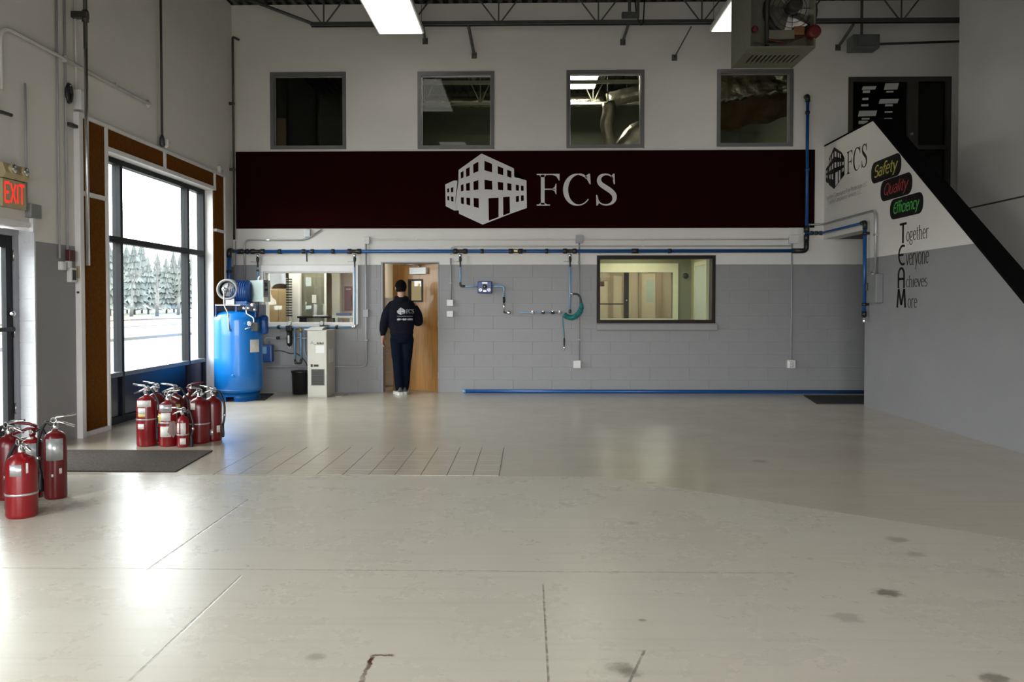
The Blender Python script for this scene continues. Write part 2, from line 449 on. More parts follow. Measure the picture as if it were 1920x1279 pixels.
# ------------------------------------------------------------------ back wall and its openings
def BR(x0, x1, y0, y1):                       # pixel box on the back wall -> X0, X1, Z0, Z1
    xm, ym = (x0 + x1) / 2, (y0 + y1) / 2
    return (B(x0, ym)[0], B(x1, ym)[0], B(xm, y1)[1], B(xm, y0)[1])
OP_DOOR = (BR(714.5, 823, 491, 737)[0], BR(714.5, 823, 491, 737)[1], 0.0, BR(714, 823, 491, 737)[3])
OP_OFF = BR(495, 664, 509, 607)
OP_HALL = BR(1119, 1341, 479, 606)
OP_UP = [BR(507, 649, 135.5, 280), BR(783, 927, 134.5, 279.5), BR(1062, 1208, 131.5, 278), BR(1344, 1487, 130, 275)]
_d3 = BR(1590, 1783, 144, 300)
OP_LAND = (_d3[0], _d3[1], ZU, _d3[3])
OPEN = [OP_DOOR, OP_OFF, OP_HALL, OP_LAND] + OP_UP
TW = 0.2
bm = nb()
for r in rect_minus([(XL - 0.3, XW + 0.2, ZP, ZC)], OPEN): box(bm, r[0], r[1], D, D + TW, r[2], r[3])
wall_back = struct('wall_back', bm, M_WHITE)
bm = nb()
for r in rect_minus([(XL - 0.3, XW + 0.2, 0.0, ZP)], OPEN): box(bm, r[0], r[1], D, D + TW, r[2], r[3])
wall_back_lower = struct('wall_back_lower', bm, M_GREY)
# concrete blocks of the grey painted part: each block proud of its joints
CH, BL = ZP / 10, 0.60
cache = {}
off0 = B(889, 600)[0]
for k in range(10):
    z0, z1 = k * CH, (k + 1) * CH
    s = off0 + (0.3 if k % 2 else 0.0)
    n0 = int(math.floor((XL - s) / BL)) - 1
    x = s + n0 * BL
    while x < 6.4:
        a, b_ = max(x, XL + 0.001), min(x + BL, 6.45)
        if b_ - a > 0.03:
            for r in rect_minus([(a, b_, z0, z1)], [OP_DOOR, OP_OFF, OP_HALL]):
                if r[1] - r[0] < 0.02 or r[3] - r[2] < 0.02: continue
                w, h = r[1] - r[0] - 0.006, r[3] - r[2] - 0.0012
                key = (round(w, 3), round(h, 3))
                loc = ((r[0] + r[1]) / 2, D - 0.002, r[2] + 0.0006)
                if key not in cache:
                    bm = nb(); e = 0.0012; y1 = D - 0.004
                    q = lambda ww, hh, yy: [bm.verts.new((loc[0] + sx * ww / 2, yy, loc[2] + h / 2 + sz * hh / 2)) for sx, sz in ((-1, -1), (1, -1), (1, 1), (-1, 1))]
                    A, C = q(w, h, D), q(w - 2 * e, h - e, y1)
                    bm.faces.new(C)
                    for i in range(4): bm.faces.new((A[i], A[(i+1) % 4], C[(i+1) % 4], C[i]))
                    cache[key] = obj('concrete_block', bm, M_GREY, wall_back_lower)
                else:
                    copy_mesh(cache[key], 'concrete_block', loc, wall_back_lower)
        x += BL

# maroon sign band painted board with the building logo and FCS
MX0, MX1, MZ0, MZ1 = BR(443, 1527, 283, 428)
sign = thing('sign_board', 'long dark maroon sign board with pale building logo and letters FCS', 'sign', ((MX0 + MX1) / 2, D - 0.01, MZ0))
obj('board', BX(MX0, MX1, D - 0.018, D - 0.0005, MZ0, MZ1, ch=0.003), M_MAROON, sign)

LOGO_OUT = [(168,365),(245,330),(288,330),(288,235),(495,88),(785,222),(788,300),(898,330),(902,578),(750,632),(505,727),(292,628),(290,598),(250,600),(172,560)]
LOGO_WIN = [[(307,258),(333,243),(333,302),(309,314)],[(355,226),(388,208),(388,286),(357,298)],[(420,187),(467,160),(467,246),(422,266)],
 [(521,153),(590,182),(590,258),(521,238)],[(640,201),(690,221),(690,284),(641,270)],[(725,234),(763,248),(763,307),(726,295)],
 [(308,372),(333,361),(333,423),(310,428)],[(355,359),(390,348),(390,420),(357,421)],[(422,341),(467,326),(467,412),(423,416)],
 [(521,324),(590,334),(592,414),(523,410)],[(641,343),(690,349),(690,418),(643,414)],[(726,355),(763,361),(764,422),(727,417)],
 [(309,482),(335,480),(336,543),(311,537)],[(358,483),(392,487),(393,556),(360,545)],[(423,487),(469,491),(470,578),(425,565)],
 [(557,490),(648,484),(648,660),(560,692)],[(688,480),(748,476),(750,622),(690,645)],
 [(185,404),(202,398),(203,434),(187,438)],[(219,396),(240,389),(240,434),(221,436)],[(187,469),(203,470),(204,509),(188,506)],[(220,474),(242,475),(243,520),(222,515)],
 [(802,369),(830,372),(831,424),(804,420)],[(849,377),(872,380),(873,424),(850,423)],[(803,472),(831,468),(831,521),(804,525)],[(849,466),(873,464),(874,512),(850,517)]]
def logo_uv(p): return ((p[0] - 168) / 734.0, 1 - (p[1] - 88) / 639.0)      # unit box, v up
def flat_poly(bm, pts3):
    f = bm.faces.new([bm.verts.new(p) for p in pts3]); return f
def logo_parts(fn, m, mw, parent):
    a, _ = logo_meshes(fn); _.free(); obj('building_logo', a, m, parent)
    for q in LOGO_WIN:
        b = nb(); flat_poly(b, [fn(*logo_uv(p), 0.003) for p in q]); obj('logo_window', b, mw, parent)
def logo_meshes(fn):
    """fn(u, v, w): unit box to space, w metres proud of the surface"""
    a = nb(); flat_poly(a, [fn(*logo_uv(p), 0.002) for p in LOGO_OUT]); 
    b = nb()
    for q in LOGO_WIN: flat_poly(b, [fn(*logo_uv(p), 0.003) for p in q])
    bmesh.ops.triangulate(a, faces=a.faces)
    return a, b

# ------------------------------------------------------------------ lettering: a small pen font
def arc(cx, cy, rx, ry, a0, a1, n=14):
    return [(cx + rx * cos(radians(a0 + (a1 - a0) * i / n)), cy + ry * sin(radians(a0 + (a1 - a0) * i / n))) for i in range(n + 1)]
G = {
 'o': (.5, [arc(.25,.25,.2,.25,90,450,20)]),
 'c': (.45, [arc(.26,.25,.2,.25,45,315,16)]),
 'e': (.48, [[(.06,.27),(.43,.29)] , arc(.25,.25,.19,.25,8,315,18)]),
 'a': (.47, [arc(.23,.36,.15,.14,155,0,8) + [(.38,.1),(.42,0)], arc(.22,.15,.15,.15,40,400,16)]),
 'd': (.52, [arc(.24,.25,.18,.25,20,380,18), [(.42,.75),(.42,0)]]),
 'f': (.33, [arc(.29,.62,.14,.13,35,180,8) + [(.15,0)], [(.02,.48),(.31,.48)]]),
 'g': (.48, [arc(.22,.34,.15,.16,0,360,16), arc(.22,-.09,.19,.12,0,360,16), [(.12,.2),(.08,.12),(.16,.04)], [(.34,.45),(.46,.49)]]),
 'h': (.54, [[(.1,.75),(.1,0)], [(.1,.34)] + arc(.26,.34,.16,.16,180,0,10) + [(.42,0)]]),
 'i': (.22, [[(.1,.5),(.1,0)], [(.09,.66),(.11,.68)]]),
 'l': (.22, [[(.1,.75),(.1,0)]]),
 'm': (.82, [[(.1,.5),(.1,0)], arc(.24,.34,.14,.16,180,0,10) + [(.38,0)], arc(.52,.34,.14,.16,180,0,10) + [(.66,0)]]),
 'n': (.54, [[(.1,.5),(.1,0)], [(.1,.34)] + arc(.26,.34,.16,.16,180,0,10) + [(.42,0)]]),
 'p': (.52, [[(.1,.5),(.1,-.22)], arc(.27,.25,.18,.25,160,-200,18)]),
 'r': (.38, [[(.1,.5),(.1,0)], [(.1,.32)] + arc(.27,.34,.16,.16,170,50,7)]),
 's': (.4, [arc(.2,.375,.14,.125,40,250,9) + arc(.2,.125,.15,.125,80,-140,10)]),
 't': (.34, [[(.15,.66),(.15,.1)] + arc(.24,.1,.09,.1,180,290,6), [(.02,.48),(.3,.48)]]),
 'u': (.54, [[(.1,.5),(.1,.16)] + arc(.26,.16,.16,.16,180,360,10) + [(.42,.2)], [(.42,.5),(.42,0)]]),
 'v': (.46, [[(.03,.5),(.22,0)], [(.22,0),(.42,.5)]]),
 'y': (.46, [[(.03,.5),(.23,.02)], [(.42,.5),(.14,-.2),(.06,-.21)]]),
 ' ': (.25, []), '&': (.6, [arc(.25,.55,.13,.14,0,360,12), arc(.25,.2,.2,.2,60,330,12), [(.18,.45),(.52,.0)]]),
 'F': (.5, [[(.12,.7),(.12,0)], [(.05,.7),(.46,.7)], [(.12,.37),(.38,.37)]]),
 'C': (.66, [arc(.36,.35,.3,.35,42,318,24)]),
 'S': (.5, [arc(.25,.52,.17,.18,35,250,10) + arc(.25,.18,.19,.18,75,-145,12)]),
 'L': (.46, [[(.1,.7),(.1,0)], [(.04,0),(.42,0)]]),
 'P': (.5, [[(.12,.7),(.12,0)], [(.05,.7),(.22,.7)] + arc(.22,.52,.22,.18,90,-90,10) + [(.12,.34)]]),
 'T': (.52, [[(.02,.7),(.5,.7)], [(.26,.7),(.26,0)]]),
 'E': (.52, [arc(.40,.35,.33,.35,65,295,20), [(.09,.36),(.44,.36)]]),
 'A': (.5, [[(.05,0),(.05,.45)] + arc(.25,.45,.2,.25,180,0,12) + [(.45,0)], [(.05,.32),(.45,.32)]]),
 'M': (.66, [[(.05,0),(.14,.7)], [(.14,.7),(.33,.1)], [(.33,.1),(.52,.7)], [(.52,.7),(.61,0)]]),
 'Q': (.66, [arc(.33,.35,.27,.35,0,360,22), [(.36,.15),(.6,-.08)]]),
 'X': (.56, [[(.05,.7),(.5,0)], [(.5,.7),(.05,0)]]), 'I': (.22, [[(.11,.7),(.11,0)]]),
 'Z': (.5, [[(.06,.7),(.46,.7)], [(.06,.35),(.4,.35)], [(.06,0),(.46,0)], [(.06,.7),(.06,0)]]),   # square E
}
SERIF_FEET = {'h': [(.1,0),(.42,0)], 'i': [(.1,0)], 'l': [(.1,0)], 'm': [(.1,0),(.38,0),(.66,0)], 'n': [(.1,0),(.42,0)], 'p': [(.1,-.22)], 'r': [(.1,0)],
              'f': [(.15,0)], 'F': [(.12,0)], 'P': [(.12,0)], 'L': []}
def pen(bm, strokes, fn, thick, thin, w):
    for st in strokes:
        pts = [Vector((p[0], p[1])) for p in st]; n = len(pts); Lr = []
        for i, p in enumerate(pts):
            d = pts[min(i+1, n-1)] - pts[max(i-1, 0)]
            if d.length < 1e-6: d = Vector((1, 0))
            d.normalize(); nrm = Vector((-d.y, d.x))
            k = (thin + (thick - thin) * abs(d.y) ** 1.3) / 2
            Lr.append((p + nrm * k, p - nrm * k))
        for (a, b), (c, e) in zip(Lr, Lr[1:]):
            flat_poly(bm, [fn(a.x, a.y, w), fn(c.x, c.y, w), fn(e.x, e.y, w), fn(b.x, b.y, w)])
def text_mesh(s, fn, thick=.09, thin=.03, serif=False, shear=0.0, track=0.0, w=0.002):
    """fn(u, v, w): pen units (capital height .7) to space"""
    bm = nb(); x = 0.0
    for ch in s:
        wd, strokes = G[ch]
        sh = [[(p[0] + x + shear * p[1], p[1]) for p in st] for st in strokes]
        pen(bm, sh, fn, thick, thin, w)
        if serif:
            pen(bm, [[(fx + x - thick * .95, fy), (fx + x + thick * .95, fy)] for fx, fy in SERIF_FEET.get(ch, [])], fn, thick, thin, w)
        x += wd + track
    return bm, x
def text_width(s, track=0.0): return sum(G[c][0] + track for c in s)
# big serif capitals drawn with their true stroke weights (unit height)
def big_fcs(bm, fn, only=None):
    want = lambda k: only is None or only == k
    def quad(u0, v0, u1, v1): flat_poly(bm, [fn(u0, v0, .002), fn(u1, v0, .002), fn(u1, v1, .002), fn(u0, v1, .002)])
    def poly(p): flat_poly(bm, [fn(u, v, .002) for u, v in p])
    def ribbon(c):                                     # (u, v, width)
        n = len(c); q = []
        for i in range(n):
            d = Vector((c[min(i+1,n-1)][0] - c[max(i-1,0)][0], c[min(i+1,n-1)][1] - c[max(i-1,0)][1])).normalized()
            nr = Vector((-d.y, d.x)) * c[i][2] / 2; p = Vector(c[i][:2]); q.append((p + nr, p - nr))
        for (a, b), (e, f) in zip(q, q[1:]): poly([a, e, f, b])
    if want(0): letter_f(quad, poly)
    if want(1): letter_c(poly, ribbon)
    if want(2): letter_s(poly, ribbon)
    bmesh.ops.remove_doubles(bm, verts=bm.verts, dist=1e-6)
    return bm
def letter_f(quad, poly):
    quad(.13, .03, .25, .97); quad(0, .965, .72, 1.0); quad(0, 0, .42, .035)
    poly([(.08,.965),(.30,.965),(.25,.90),(.13,.90)]); poly([(.06,.035),(.33,.035),(.25,.09),(.13,.09)])
    quad(.25, .50, .58, .535); poly([(.72,.965),(.72,.79),(.70,.79),(.62,.92),(.50,.965)]); poly([(.60,.36),(.62,.36),(.62,.69),(.60,.69),(.56,.58),(.48,.535),(.48,.50),(.56,.46)])
def letter_c(poly, ribbon):
    c = []; o = .84
    for i in range(41):
        t = radians(48 + (322 - 48) * i / 40)
        w_ = .035 + .125 * max(0, -cos(t)) ** 1.1 + (.03 if i < 6 else 0)
        c.append((o + .47 + .40 * cos(t) * (1.0 if cos(t) > 0 else 1.0), .5 + .485 * sin(t), w_))
    ribbon(c); poly([(o+.80,1.0),(o+.84,1.0),(o+.86,.67),(o+.83,.67),(o+.72,.86),(o+.66,.91)])
def letter_s(poly, ribbon):
    o = 1.86
    pts = [(.55,.80,.03),(.50,.90,.04),(.40,.965,.045),(.28,.975,.06),(.15,.92,.10),(.10,.80,.135),(.15,.68,.15),(.30,.57,.16),(.46,.46,.16),(.57,.34,.15),(.585,.20,.13),(.52,.09,.09),(.40,.03,.055),(.27,.025,.045),(.15,.07,.04),(.07,.17,.035)]
    sm = []
    for i in range(len(pts) - 1):
        p0, p1, p2, p3 = pts[max(i-1,0)], pts[i], pts[i+1], pts[min(i+2,len(pts)-1)]
        for k in range(4):
            t = k / 4
            sm.append(tuple(.5*((2*p1[j]) + (-p0[j]+p2[j])*t + (2*p0[j]-5*p1[j]+4*p2[j]-p3[j])*t*t + (-p0[j]+3*p1[j]-3*p2[j]+p3[j])*t**3) for j in range(3)))
    sm.append(pts[-1]); ribbon([(o + a, b, w_) for a, b, w_ in sm])
    poly([(o+.55,1.0),(o+.59,1.0),(o+.60,.67),(o+.565,.67),(o+.52,.84),(o+.47,.91)]); poly([(o+.02,.0),(o+.055,.0),(o+.11,.09),(o+.045,.33),(o+.01,.33)])
FCSW = 2.52
lx0, lx1, lz0, lz1 = BR(800 + 168*.20833, 800 + 902*.20833, 270 + 88*.20833, 270 + 727*.20833)
fn = lambda u, v, w: (lx0 + u * (lx1 - lx0), D - 0.018 - w, lz0 + v * (lz1 - lz0))
logo_parts(fn, M_LETTER, M_MAROON, sign)
fx0, fx1, fz0, fz1 = BR(800 + 990*.20833, 800 + 1710*.20833, 270 + 270*.20833, 270 + 556*.20833)
fn = lambda u, v, w: (fx0 + u / FCSW * (fx1 - fx0), D - 0.018 - w, fz0 + v * (fz1 - fz0))
for k in range(3): obj('letter', big_fcs(nb(), fn, k), M_LETTER, sign)

# ------------------------------------------------------------------ left wall, glazed opening, door opening
def LR(x0, x1, y0, y1, off=0.0):              # pixel box on the left wall -> Y0, Y1, Z from the middle column
    return (L(x0, 500, off)[0], L(x1, 500, off)[0])
WIN_Y = (L(198, 500)[0], L(399, 500)[0])
WIN_Z1 = L(198, 284)[1]
DOOR_Y = (L(68, 600)[0] - 1.05, L(68, 600)[0]); DOOR_Z = 2.07
WT = 0.30
OPL = [(WIN_Y[0], WIN_Y[1], -1, WIN_Z1), (DOOR_Y[0], DOOR_Y[1], -1, DOOR_Z), (0.4, 3.6, 0.6, 3.0)]
bm = nb()
for r in rect_minus([(YR, D, ZP - 0.03, ZC)], OPL): box(bm, XL - WT, XL, r[0], r[1], r[2], r[3])
wall_left = struct('wall_left', bm, M_WHITE)
bm = nb()
for r in rect_minus([(YR, D, 0.0, ZP - 0.03)], OPL): box(bm, XL - WT, XL, r[0], r[1], r[2], r[3])
wall_left_lower = struct('wall_left_lower', bm, M_GREY)
# pale blockwork edge of the door opening, daylight put into its bluish colour
M_REVEAL = mat('pale_block_paint', (0.62, 0.63, 0.66), 0.5, var=0.08, scale=6, bump=0.8, bscale=14)
jamb = struct('trim_1', BX(XL - 0.16, XL + 0.004, DOOR_Y[1] - 0.02, DOOR_Y[1], 0.0, 2.04), M_REVEAL)
for i in range(10):
    obj('concrete_block', BX(XL - 0.155, XL + 0.007, DOOR_Y[1] - 0.026, DOOR_Y[1] - 0.018, i * .2 + .005, i * .2 + .195, ch=0.004), M_REVEAL, jamb)

# brown boards in white trim around the big window
SO = 0.045
sy0, sy1 = L(149, 500, SO)[0], L(425, 500, SO)[0]
sz1 = L(163, 217, SO)[1]
iy0, iy1 = WIN_Y[0] + 0.0, WIN_Y[1] - 0.0
trim = thing('trim_2', 'white-framed brown board surround of the tall window', 'trim', (XL, (sy0 + sy1) / 2, 0)); 
del trim['label'], trim['category']; trim['kind'] = 'structure'
t_ = 0.035
def lbar(y0, y1, z0, z1, th=SO, nm='trim_bar'): return obj(nm, BX(XL, XL + th, y0, y1, z0, z1, ch=0.003), M_TRIMW, trim)
lbar(sy0, sy0 + 0.07, 0.0, sz1, 0.06); lbar(sy0 + 0.07, sy1, sz1 - t_, sz1); lbar(sy1 - t_, sy1, 0.0, sz1 - t_)
lbar(iy0 - t_, iy0, 0.0, sz1 - t_); lbar(iy1, iy1 + t_, WIN_Z1 + 0.0, sz1 - t_)
lbar(iy0, iy1, WIN_Z1, WIN_Z1 + 0.05); lbar(sy0 + 0.07, iy0 - t_, 0.0, 0.05)
zj = L(171, 366, SO)[1]; lbar(sy0 + 0.07, iy0 - t_, zj - 0.02, zj + 0.025)
zj2 = L(413, 433, SO)[1]; lbar(iy1 + t_, sy1 - t_, zj2 - 0.02, zj2 + 0.02)
ym = L(311, 300, SO)[0]; lbar(ym - 0.02, ym + 0.02, WIN_Z1 + 0.05, sz1 - t_)
def lpan(y0, y1, z0, z1): return obj('panel', BX(XL, XL + 0.02, y0, y1, z0, z1), M_CORK, trim)
lpan(sy0 + 0.07, iy0 - t_, 0.05, zj - 0.02); lpan(sy0 + 0.07, iy0 - t_, zj + 0.025, sz1 - t_)
lpan(iy0, ym - 0.02, WIN_Z1 + 0.05, sz1 - t_); lpan(ym + 0.02, iy1, WIN_Z1 + 0.05, sz1 - t_)
lpan(iy1 + t_, sy1 - t_, 0.0, zj2 - 0.02); lpan(iy1 + t_, sy1 - t_, zj2 + 0.02, sz1 - t_)
struct('trim_3', BX(XL - WT, XL + 0.01, WIN_Y[1] - 0.012, WIN_Y[1], 0.0, WIN_Z1), M_TRIMW)

# window_1: the tall storefront window
WO = 0.10
win = thing('window_1', '', '', (XL - WO, sum(WIN_Y) / 2, 0)); del win['label'], win['category']; win['kind'] = 'structure'
wz_s = L(300, 685.5, -WO)[1]; wz_m = L(300, 462, -WO)[1]
wys = [WIN_Y[0] + 0.03, L(229.5, 500, -WO)[0], L(354.5, 500, -WO)[0], WIN_Y[1] - 0.042]
bw = 0.028
for y in wys: obj('mullion', BX(XL - WO - 0.10, XL - WO, y - bw, y + bw, 0.0, WIN_Z1, ch=0.004), M_DARKALU, win)
for y0, y1 in zip(wys, wys[1:]):
    a, b_ = y0 + bw, y1 - bw
    obj('transom', BX(XL - WO - 0.10, XL - WO, a, b_, wz_m - 0.035, wz_m + 0.035, ch=0.004), M_DARKALU, win)
    obj('head_rail', BX(XL - WO - 0.10, XL - WO, a, b_, WIN_Z1 - 0.06, WIN_Z1, ch=0.004), M_DARKALU, win)
    obj('sill_rail', BX(XL - WO - 0.10, XL - WO + 0.01, a, b_, wz_s - 0.05, wz_s, ch=0.004), M_ALU, win)
    obj('base_rail', BX(XL - WO - 0.10, XL - WO, a, b_, 0.0, 0.08, ch=0.004), M_DARKALU, win)
    obj('spandrel_panel', BX(XL - WO - 0.07, XL - WO - 0.03, a, b_, 0.08, wz_s - 0.05), M_NAVY, win)
    obj('pane', BX(XL - WO - 0.054, XL - WO - 0.048, a, b_, wz_s, wz_m - 0.035), M_GLASS, win)
    obj('pane', BX(XL - WO - 0.054, XL - WO - 0.048, a, b_, wz_m + 0.035, WIN_Z1 - 0.06), M_GLASS, win)
# window_2: an unseen window nearer the camera, guessed and added for its daylight
win2 = thing('window_2', '', '', (XL - WO, 2.0, 0.6)); del win2['label'], win2['category']; win2['kind'] = 'structure'
for y in (0.43, 2.0, 3.57): obj('mullion', BX(XL - WO - .1, XL - WO, y - .03, y + .03, .6, 3.0), M_DARKALU, win2)
for z in (0.63, 2.97): obj('rail', BX(XL - WO - .1, XL - WO, .46, 3.54, z - .03, z + .03), M_DARKALU, win2)
for y0, y1 in ((.46, 1.97), (2.03, 3.54)): obj('pane', BX(XL - WO - .054, XL - WO - .048, y0, y1, .66, 2.94), M_GLASS, win2)
# door_1: glazed entrance door
dr = thing('door_1', '', '', (XL - 0.2, sum(DOOR_Y) / 2, 0)); del dr['label'], dr['category']; dr['kind'] = 'structure'
dx = XL - 0.17
M_DFR = mat('grey_door_frame_paint', (0.30, 0.30, 0.33), 0.45, var=0.05)
obj('door_frame', (lambda bm: (box(bm, dx - .05, dx + .03, DOOR_Y[1] - .085, DOOR_Y[1] - .02, 0, 2.04), box(bm, dx - .05, dx + .03, DOOR_Y[0], DOOR_Y[0] + .06, 0, 2.04), box(bm, dx - .05, dx + .03, DOOR_Y[0] + .06, DOOR_Y[1] - .085, 1.98, 2.04), bm)[-1])(nb()), M_DFR, dr)
dy0, dy1 = DOOR_Y[0] + .06, DOOR_Y[1] - .085
obj('stile', BX(dx - .04, dx + .01, dy1 - .09, dy1, .01, 1.98, ch=.004), M_DARKALU, dr)
obj('stile', BX(dx - .04, dx + .01, dy0, dy0 + .09, .01, 1.98, ch=.004), M_DARKALU, dr)
obj('top_rail', BX(dx - .04, dx + .01, dy0 + .09, dy1 - .09, 1.87, 1.98, ch=.004), M_DARKALU, dr)
obj('bottom_rail', BX(dx - .04, dx + .01, dy0 + .09, dy1 - .09, .01, .22, ch=.004), M_DARKALU, dr)
obj('push_bar', CY((dx + .05, dy0 + .06, 1.13), (dx + .05, dy1 - .06, 1.13), .02), M_DARKALU, dr)
obj('pane', BX(dx - .018, dx - .012, dy0 + .09, dy1 - .09, .22, 1.87), M_GLASS, dr)
obj('door_knob', LA([(.018, 0), (.026, .02), (.022, .045), (.01, .05)], (dx + .01, dy1 - .05, 1.27), axis='X', seg=14), M_CHROME, dr)
for z in (.35, 1.05, 1.75): obj('hinge', CY((dx + .018, dy1 + .006, z), (dx + .018, dy1 + .006, z + .1), .011, seg=8), M_BRUSHED, dr)

# ------------------------------------------------------------------ right wall, rear wall, roof, upper floor
M_WARM = mat('warm_wall_paint', (0.56, 0.545, 0.52), 0.55, var=0.04, scale=1.2, bump=0.1, bscale=50)
YE = S(1637, 227)[0]
struct('wall_right', BX(XS, XS + 0.2, YR, YE, 0.0, ZC), M_WARM)
struct('wall_landing_end', BX(XS + .2, XW, YE - .5, YE - .3, 0.0, ZC), M_WARM)  # unseen closure added to keep stray sky light off the landing
struct('wall_landing', BX(XW, XW + 0.2, YE - .5, D + 5.3, 0.0, ZC), M_WARM)
_zj = CAM_H + 182 / 1500 * (XS * 1500 / 830)
struct('trim_4', BX(XS - 0.004, XS, YR, YE - 0.01, _zj - 0.010, _zj + 0.010), mat('joint_sealant', (0.05, 0.045, 0.04), 0.7))
GD = [(-3.6, -0.3, 0.0, 3.5), (0.1, 2.5, 0.0, 3.5)]  # unseen rear openings, guessed and added for the daylight they bring
bm = nb()
for r in rect_minus([(XL - 0.3, XW + 0.2, 0.0, ZC + .06)], GD): box(bm, r[0], r[1], YR - 0.25, YR, r[2], r[3])
struct('wall_rear', bm, M_WHITE)
for i, g in enumerate(GD):
    gd = thing('door_%d' % (i + 4), '', '', ((g[0] + g[1]) / 2, YR - .1, 0)); del gd['label'], gd['category']; gd['kind'] = 'structure'
    n = 5; h = (g[3] - g[2]) / n
    for k in range(n):                        # both added doors stand open under the roof to let daylight in
        obj('door_section', BX(g[0], g[1], YR + .3 + k * h, YR + .3 + (k + 1) * h - .006, 3.62, 3.66), M_WHITEPL, gd)
    for xx in (g[0] - .03, g[1] + .03): obj('door_track', TU(bend([(xx, YR + .05, 0), (xx, YR + .05, 3.6), (xx, YR + 4.0, 3.6)], .3), .025, 6), M_CONDUIT, gd)
# corrugated roof deck, ribs running away from the camera
bm = nb(); prof = []; x = XL - 0.4
while x < XW + 0.4:
    prof += [(x, ZC), (x + .055, ZC), (x + .07, ZC + .045), (x + .135, ZC + .045)]; x += 0.15
r0 = [bm.verts.new((p[0], YR - .3, p[1])) for p in prof]; r1 = [bm.verts.new((p[0], D + 5.3, p[1])) for p in prof]
for i in range(len(prof) - 1): bm.faces.new((r0[i], r1[i], r1[i+1], r0[i+1]))
struct('ceiling', bm, M_DECK)
struct('trim_5', BX(XL - .4, XW + .4, YR - .3, D + 5.3, ZC + .06, ZC + .25), M_DECK)

# steel bar joists
def joist(Y, zb, x0, x1, label, nodes):
    t = thing('steel_joist', label, 'joist', ((x0 + x1) / 2, Y, zb), 'steel bar joists under the roof deck')
    zt = ZC - 0.002
    bm = nb()
    for s in (-1, 1):
        box(bm, x0 + .0, x1, Y + s * .012, Y + s * .05, zb, zb + .008); box(bm, x0, x1, Y + s * .012, Y + s * .02, zb, zb + .06)
    obj('bottom_chord', bm, M_JOIST, t)
    bm = nb()
    for s in (-1, 1):
        box(bm, XL + .01, x1, Y + s * .012, Y + s * .05, zt - .008, zt); box(bm, XL + .01, x1, Y + s * .012, Y + s * .02, zt - .06, zt)
    obj('top_chord', bm, M_JOIST, t)
    for nx in nodes:
        for dxx in (-.36, 0, .36):
            if nx + dxx < XL + .05: continue
            obj('web', TU([(nx + dxx * .06, Y, zb + .03), (nx + dxx, Y, zt - .03)], .012, 6), M_JOIST, t)
    obj('end_strut', TU([(x0 + .05, Y, zb + .03), (XL + .25, Y, zt - .03)], .026, 6), M_JOIST, t)
    return t
nodes0 = [B(607, 40, .5)[0], B(770, 40, .5)[0], B(935, 40, .5)[0], B(1122, 40, .5)[0], B(1316, 40, .5)[0], B(1505, 40, .5)[0], B(1690, 40, .5)[0]]
_zb = B(960, 47, .5)[1]
joist(D - 0.5, _zb, B(583, 42, .5)[0], XW - .02, 'grey steel bar joist closest to the back wall', nodes0)
for Y, s in ((10.2, 'second grey steel bar joist out from the back wall'), (8.6, 'third grey steel bar joist out from the back wall'), (7.0, 'fourth grey steel bar joist out from the back wall'), (5.4, 'fifth grey steel bar joist out from the back wall'), (3.8, 'sixth grey steel bar joist out from the back wall')):
    joist(Y, _zb, B(583, 42, .5)[0], XS - .01, s, nodes0[:-1])

# ------------------------------------------------------------------ stair wall, landing, stairs
SLP = 0.738
ypk, zpk = S(1637, 227)
zl = S(1621, 431)[1]
yc = F(1620, 761)[1]
STW = 0.22
def stz(y): return zpk - (ypk - y) * SLP
y_lo = ypk - (zpk - 0.18) / SLP
y_p = ypk - (zpk - ZP) / SLP
fnw = lambda u, v, w: (XR + w, u, v)
bm = prism(nb(), [(y_p, ZP), (yc, ZP), (yc, zl), (D, zl), (D, zpk), (ypk, zpk)], fnw, STW)
bmesh.ops.triangulate(bm, faces=[f for f in bm.faces if len(f.verts) > 4])
struct('wall_stair', bm, M_WHITE)
bm = prism(nb(), [(y_lo, 0), (yc, 0), (yc, ZP), (y_p, ZP), (y_lo, .18)], fnw, STW)
bmesh.ops.triangulate(bm, faces=[f for f in bm.faces if len(f.verts) > 4])
struct('wall_stair_lower', bm, M_GREY)
bm = nb()
prism(bm, [(y_lo - .02, .18 - .015), (ypk - .004, zpk), (ypk - .02, zpk + .025), (y_lo - .04, .18 + .012)], lambda u, v, w: (XR - .004 + w, u, v), STW + .012)
prism(bm, [(ypk - .004, zpk), (D, zpk), (D, zpk + .025), (ypk - .02, zpk + .025)], lambda u, v, w: (XR - .004 + w, u, v), STW + .012)
struct('trim_6', bm, mat('black_cap_rail', (0.004, 0.004, 0.004), 0.85, spec=0.05))
struct('floor_landing', BX(XR + STW, XW, ypk - .05, D, zl, ZU), mat('dark_landing_floor', (0.06, 0.055, 0.05), 0.7))
struct('wall_under_stairs', BX(XR + STW, XW, yc + .02, yc + .14, 0, zl), M_GREY)
stairs = thing('staircase', 'dark stairs rising behind the sloping white and grey wall', 'staircase', (5.6, 6.7, 0))
nst = 15; rise = ZU / nst; y0 = ypk - .05 - (nst - 1) * .25
M_STEP = mat('dark_stair_tread', (0.02, 0.019, 0.018), 0.8, spec=0.1)
for i in range(nst - 1):
    obj('step', BX(XR + STW + .003, XS - .003, y0 + i * .25, y0 + (i + 1) * .25, 0 if i < 3 else (i - 2) * rise, (i + 1) * rise), M_STEP, stairs)
struct('floor_upper', BX(XL - .3, XW + .2, D + TW, D + 5.2, ZU - .25, ZU), mat('upper_floor', (0.12, 0.11, 0.10), 0.8))
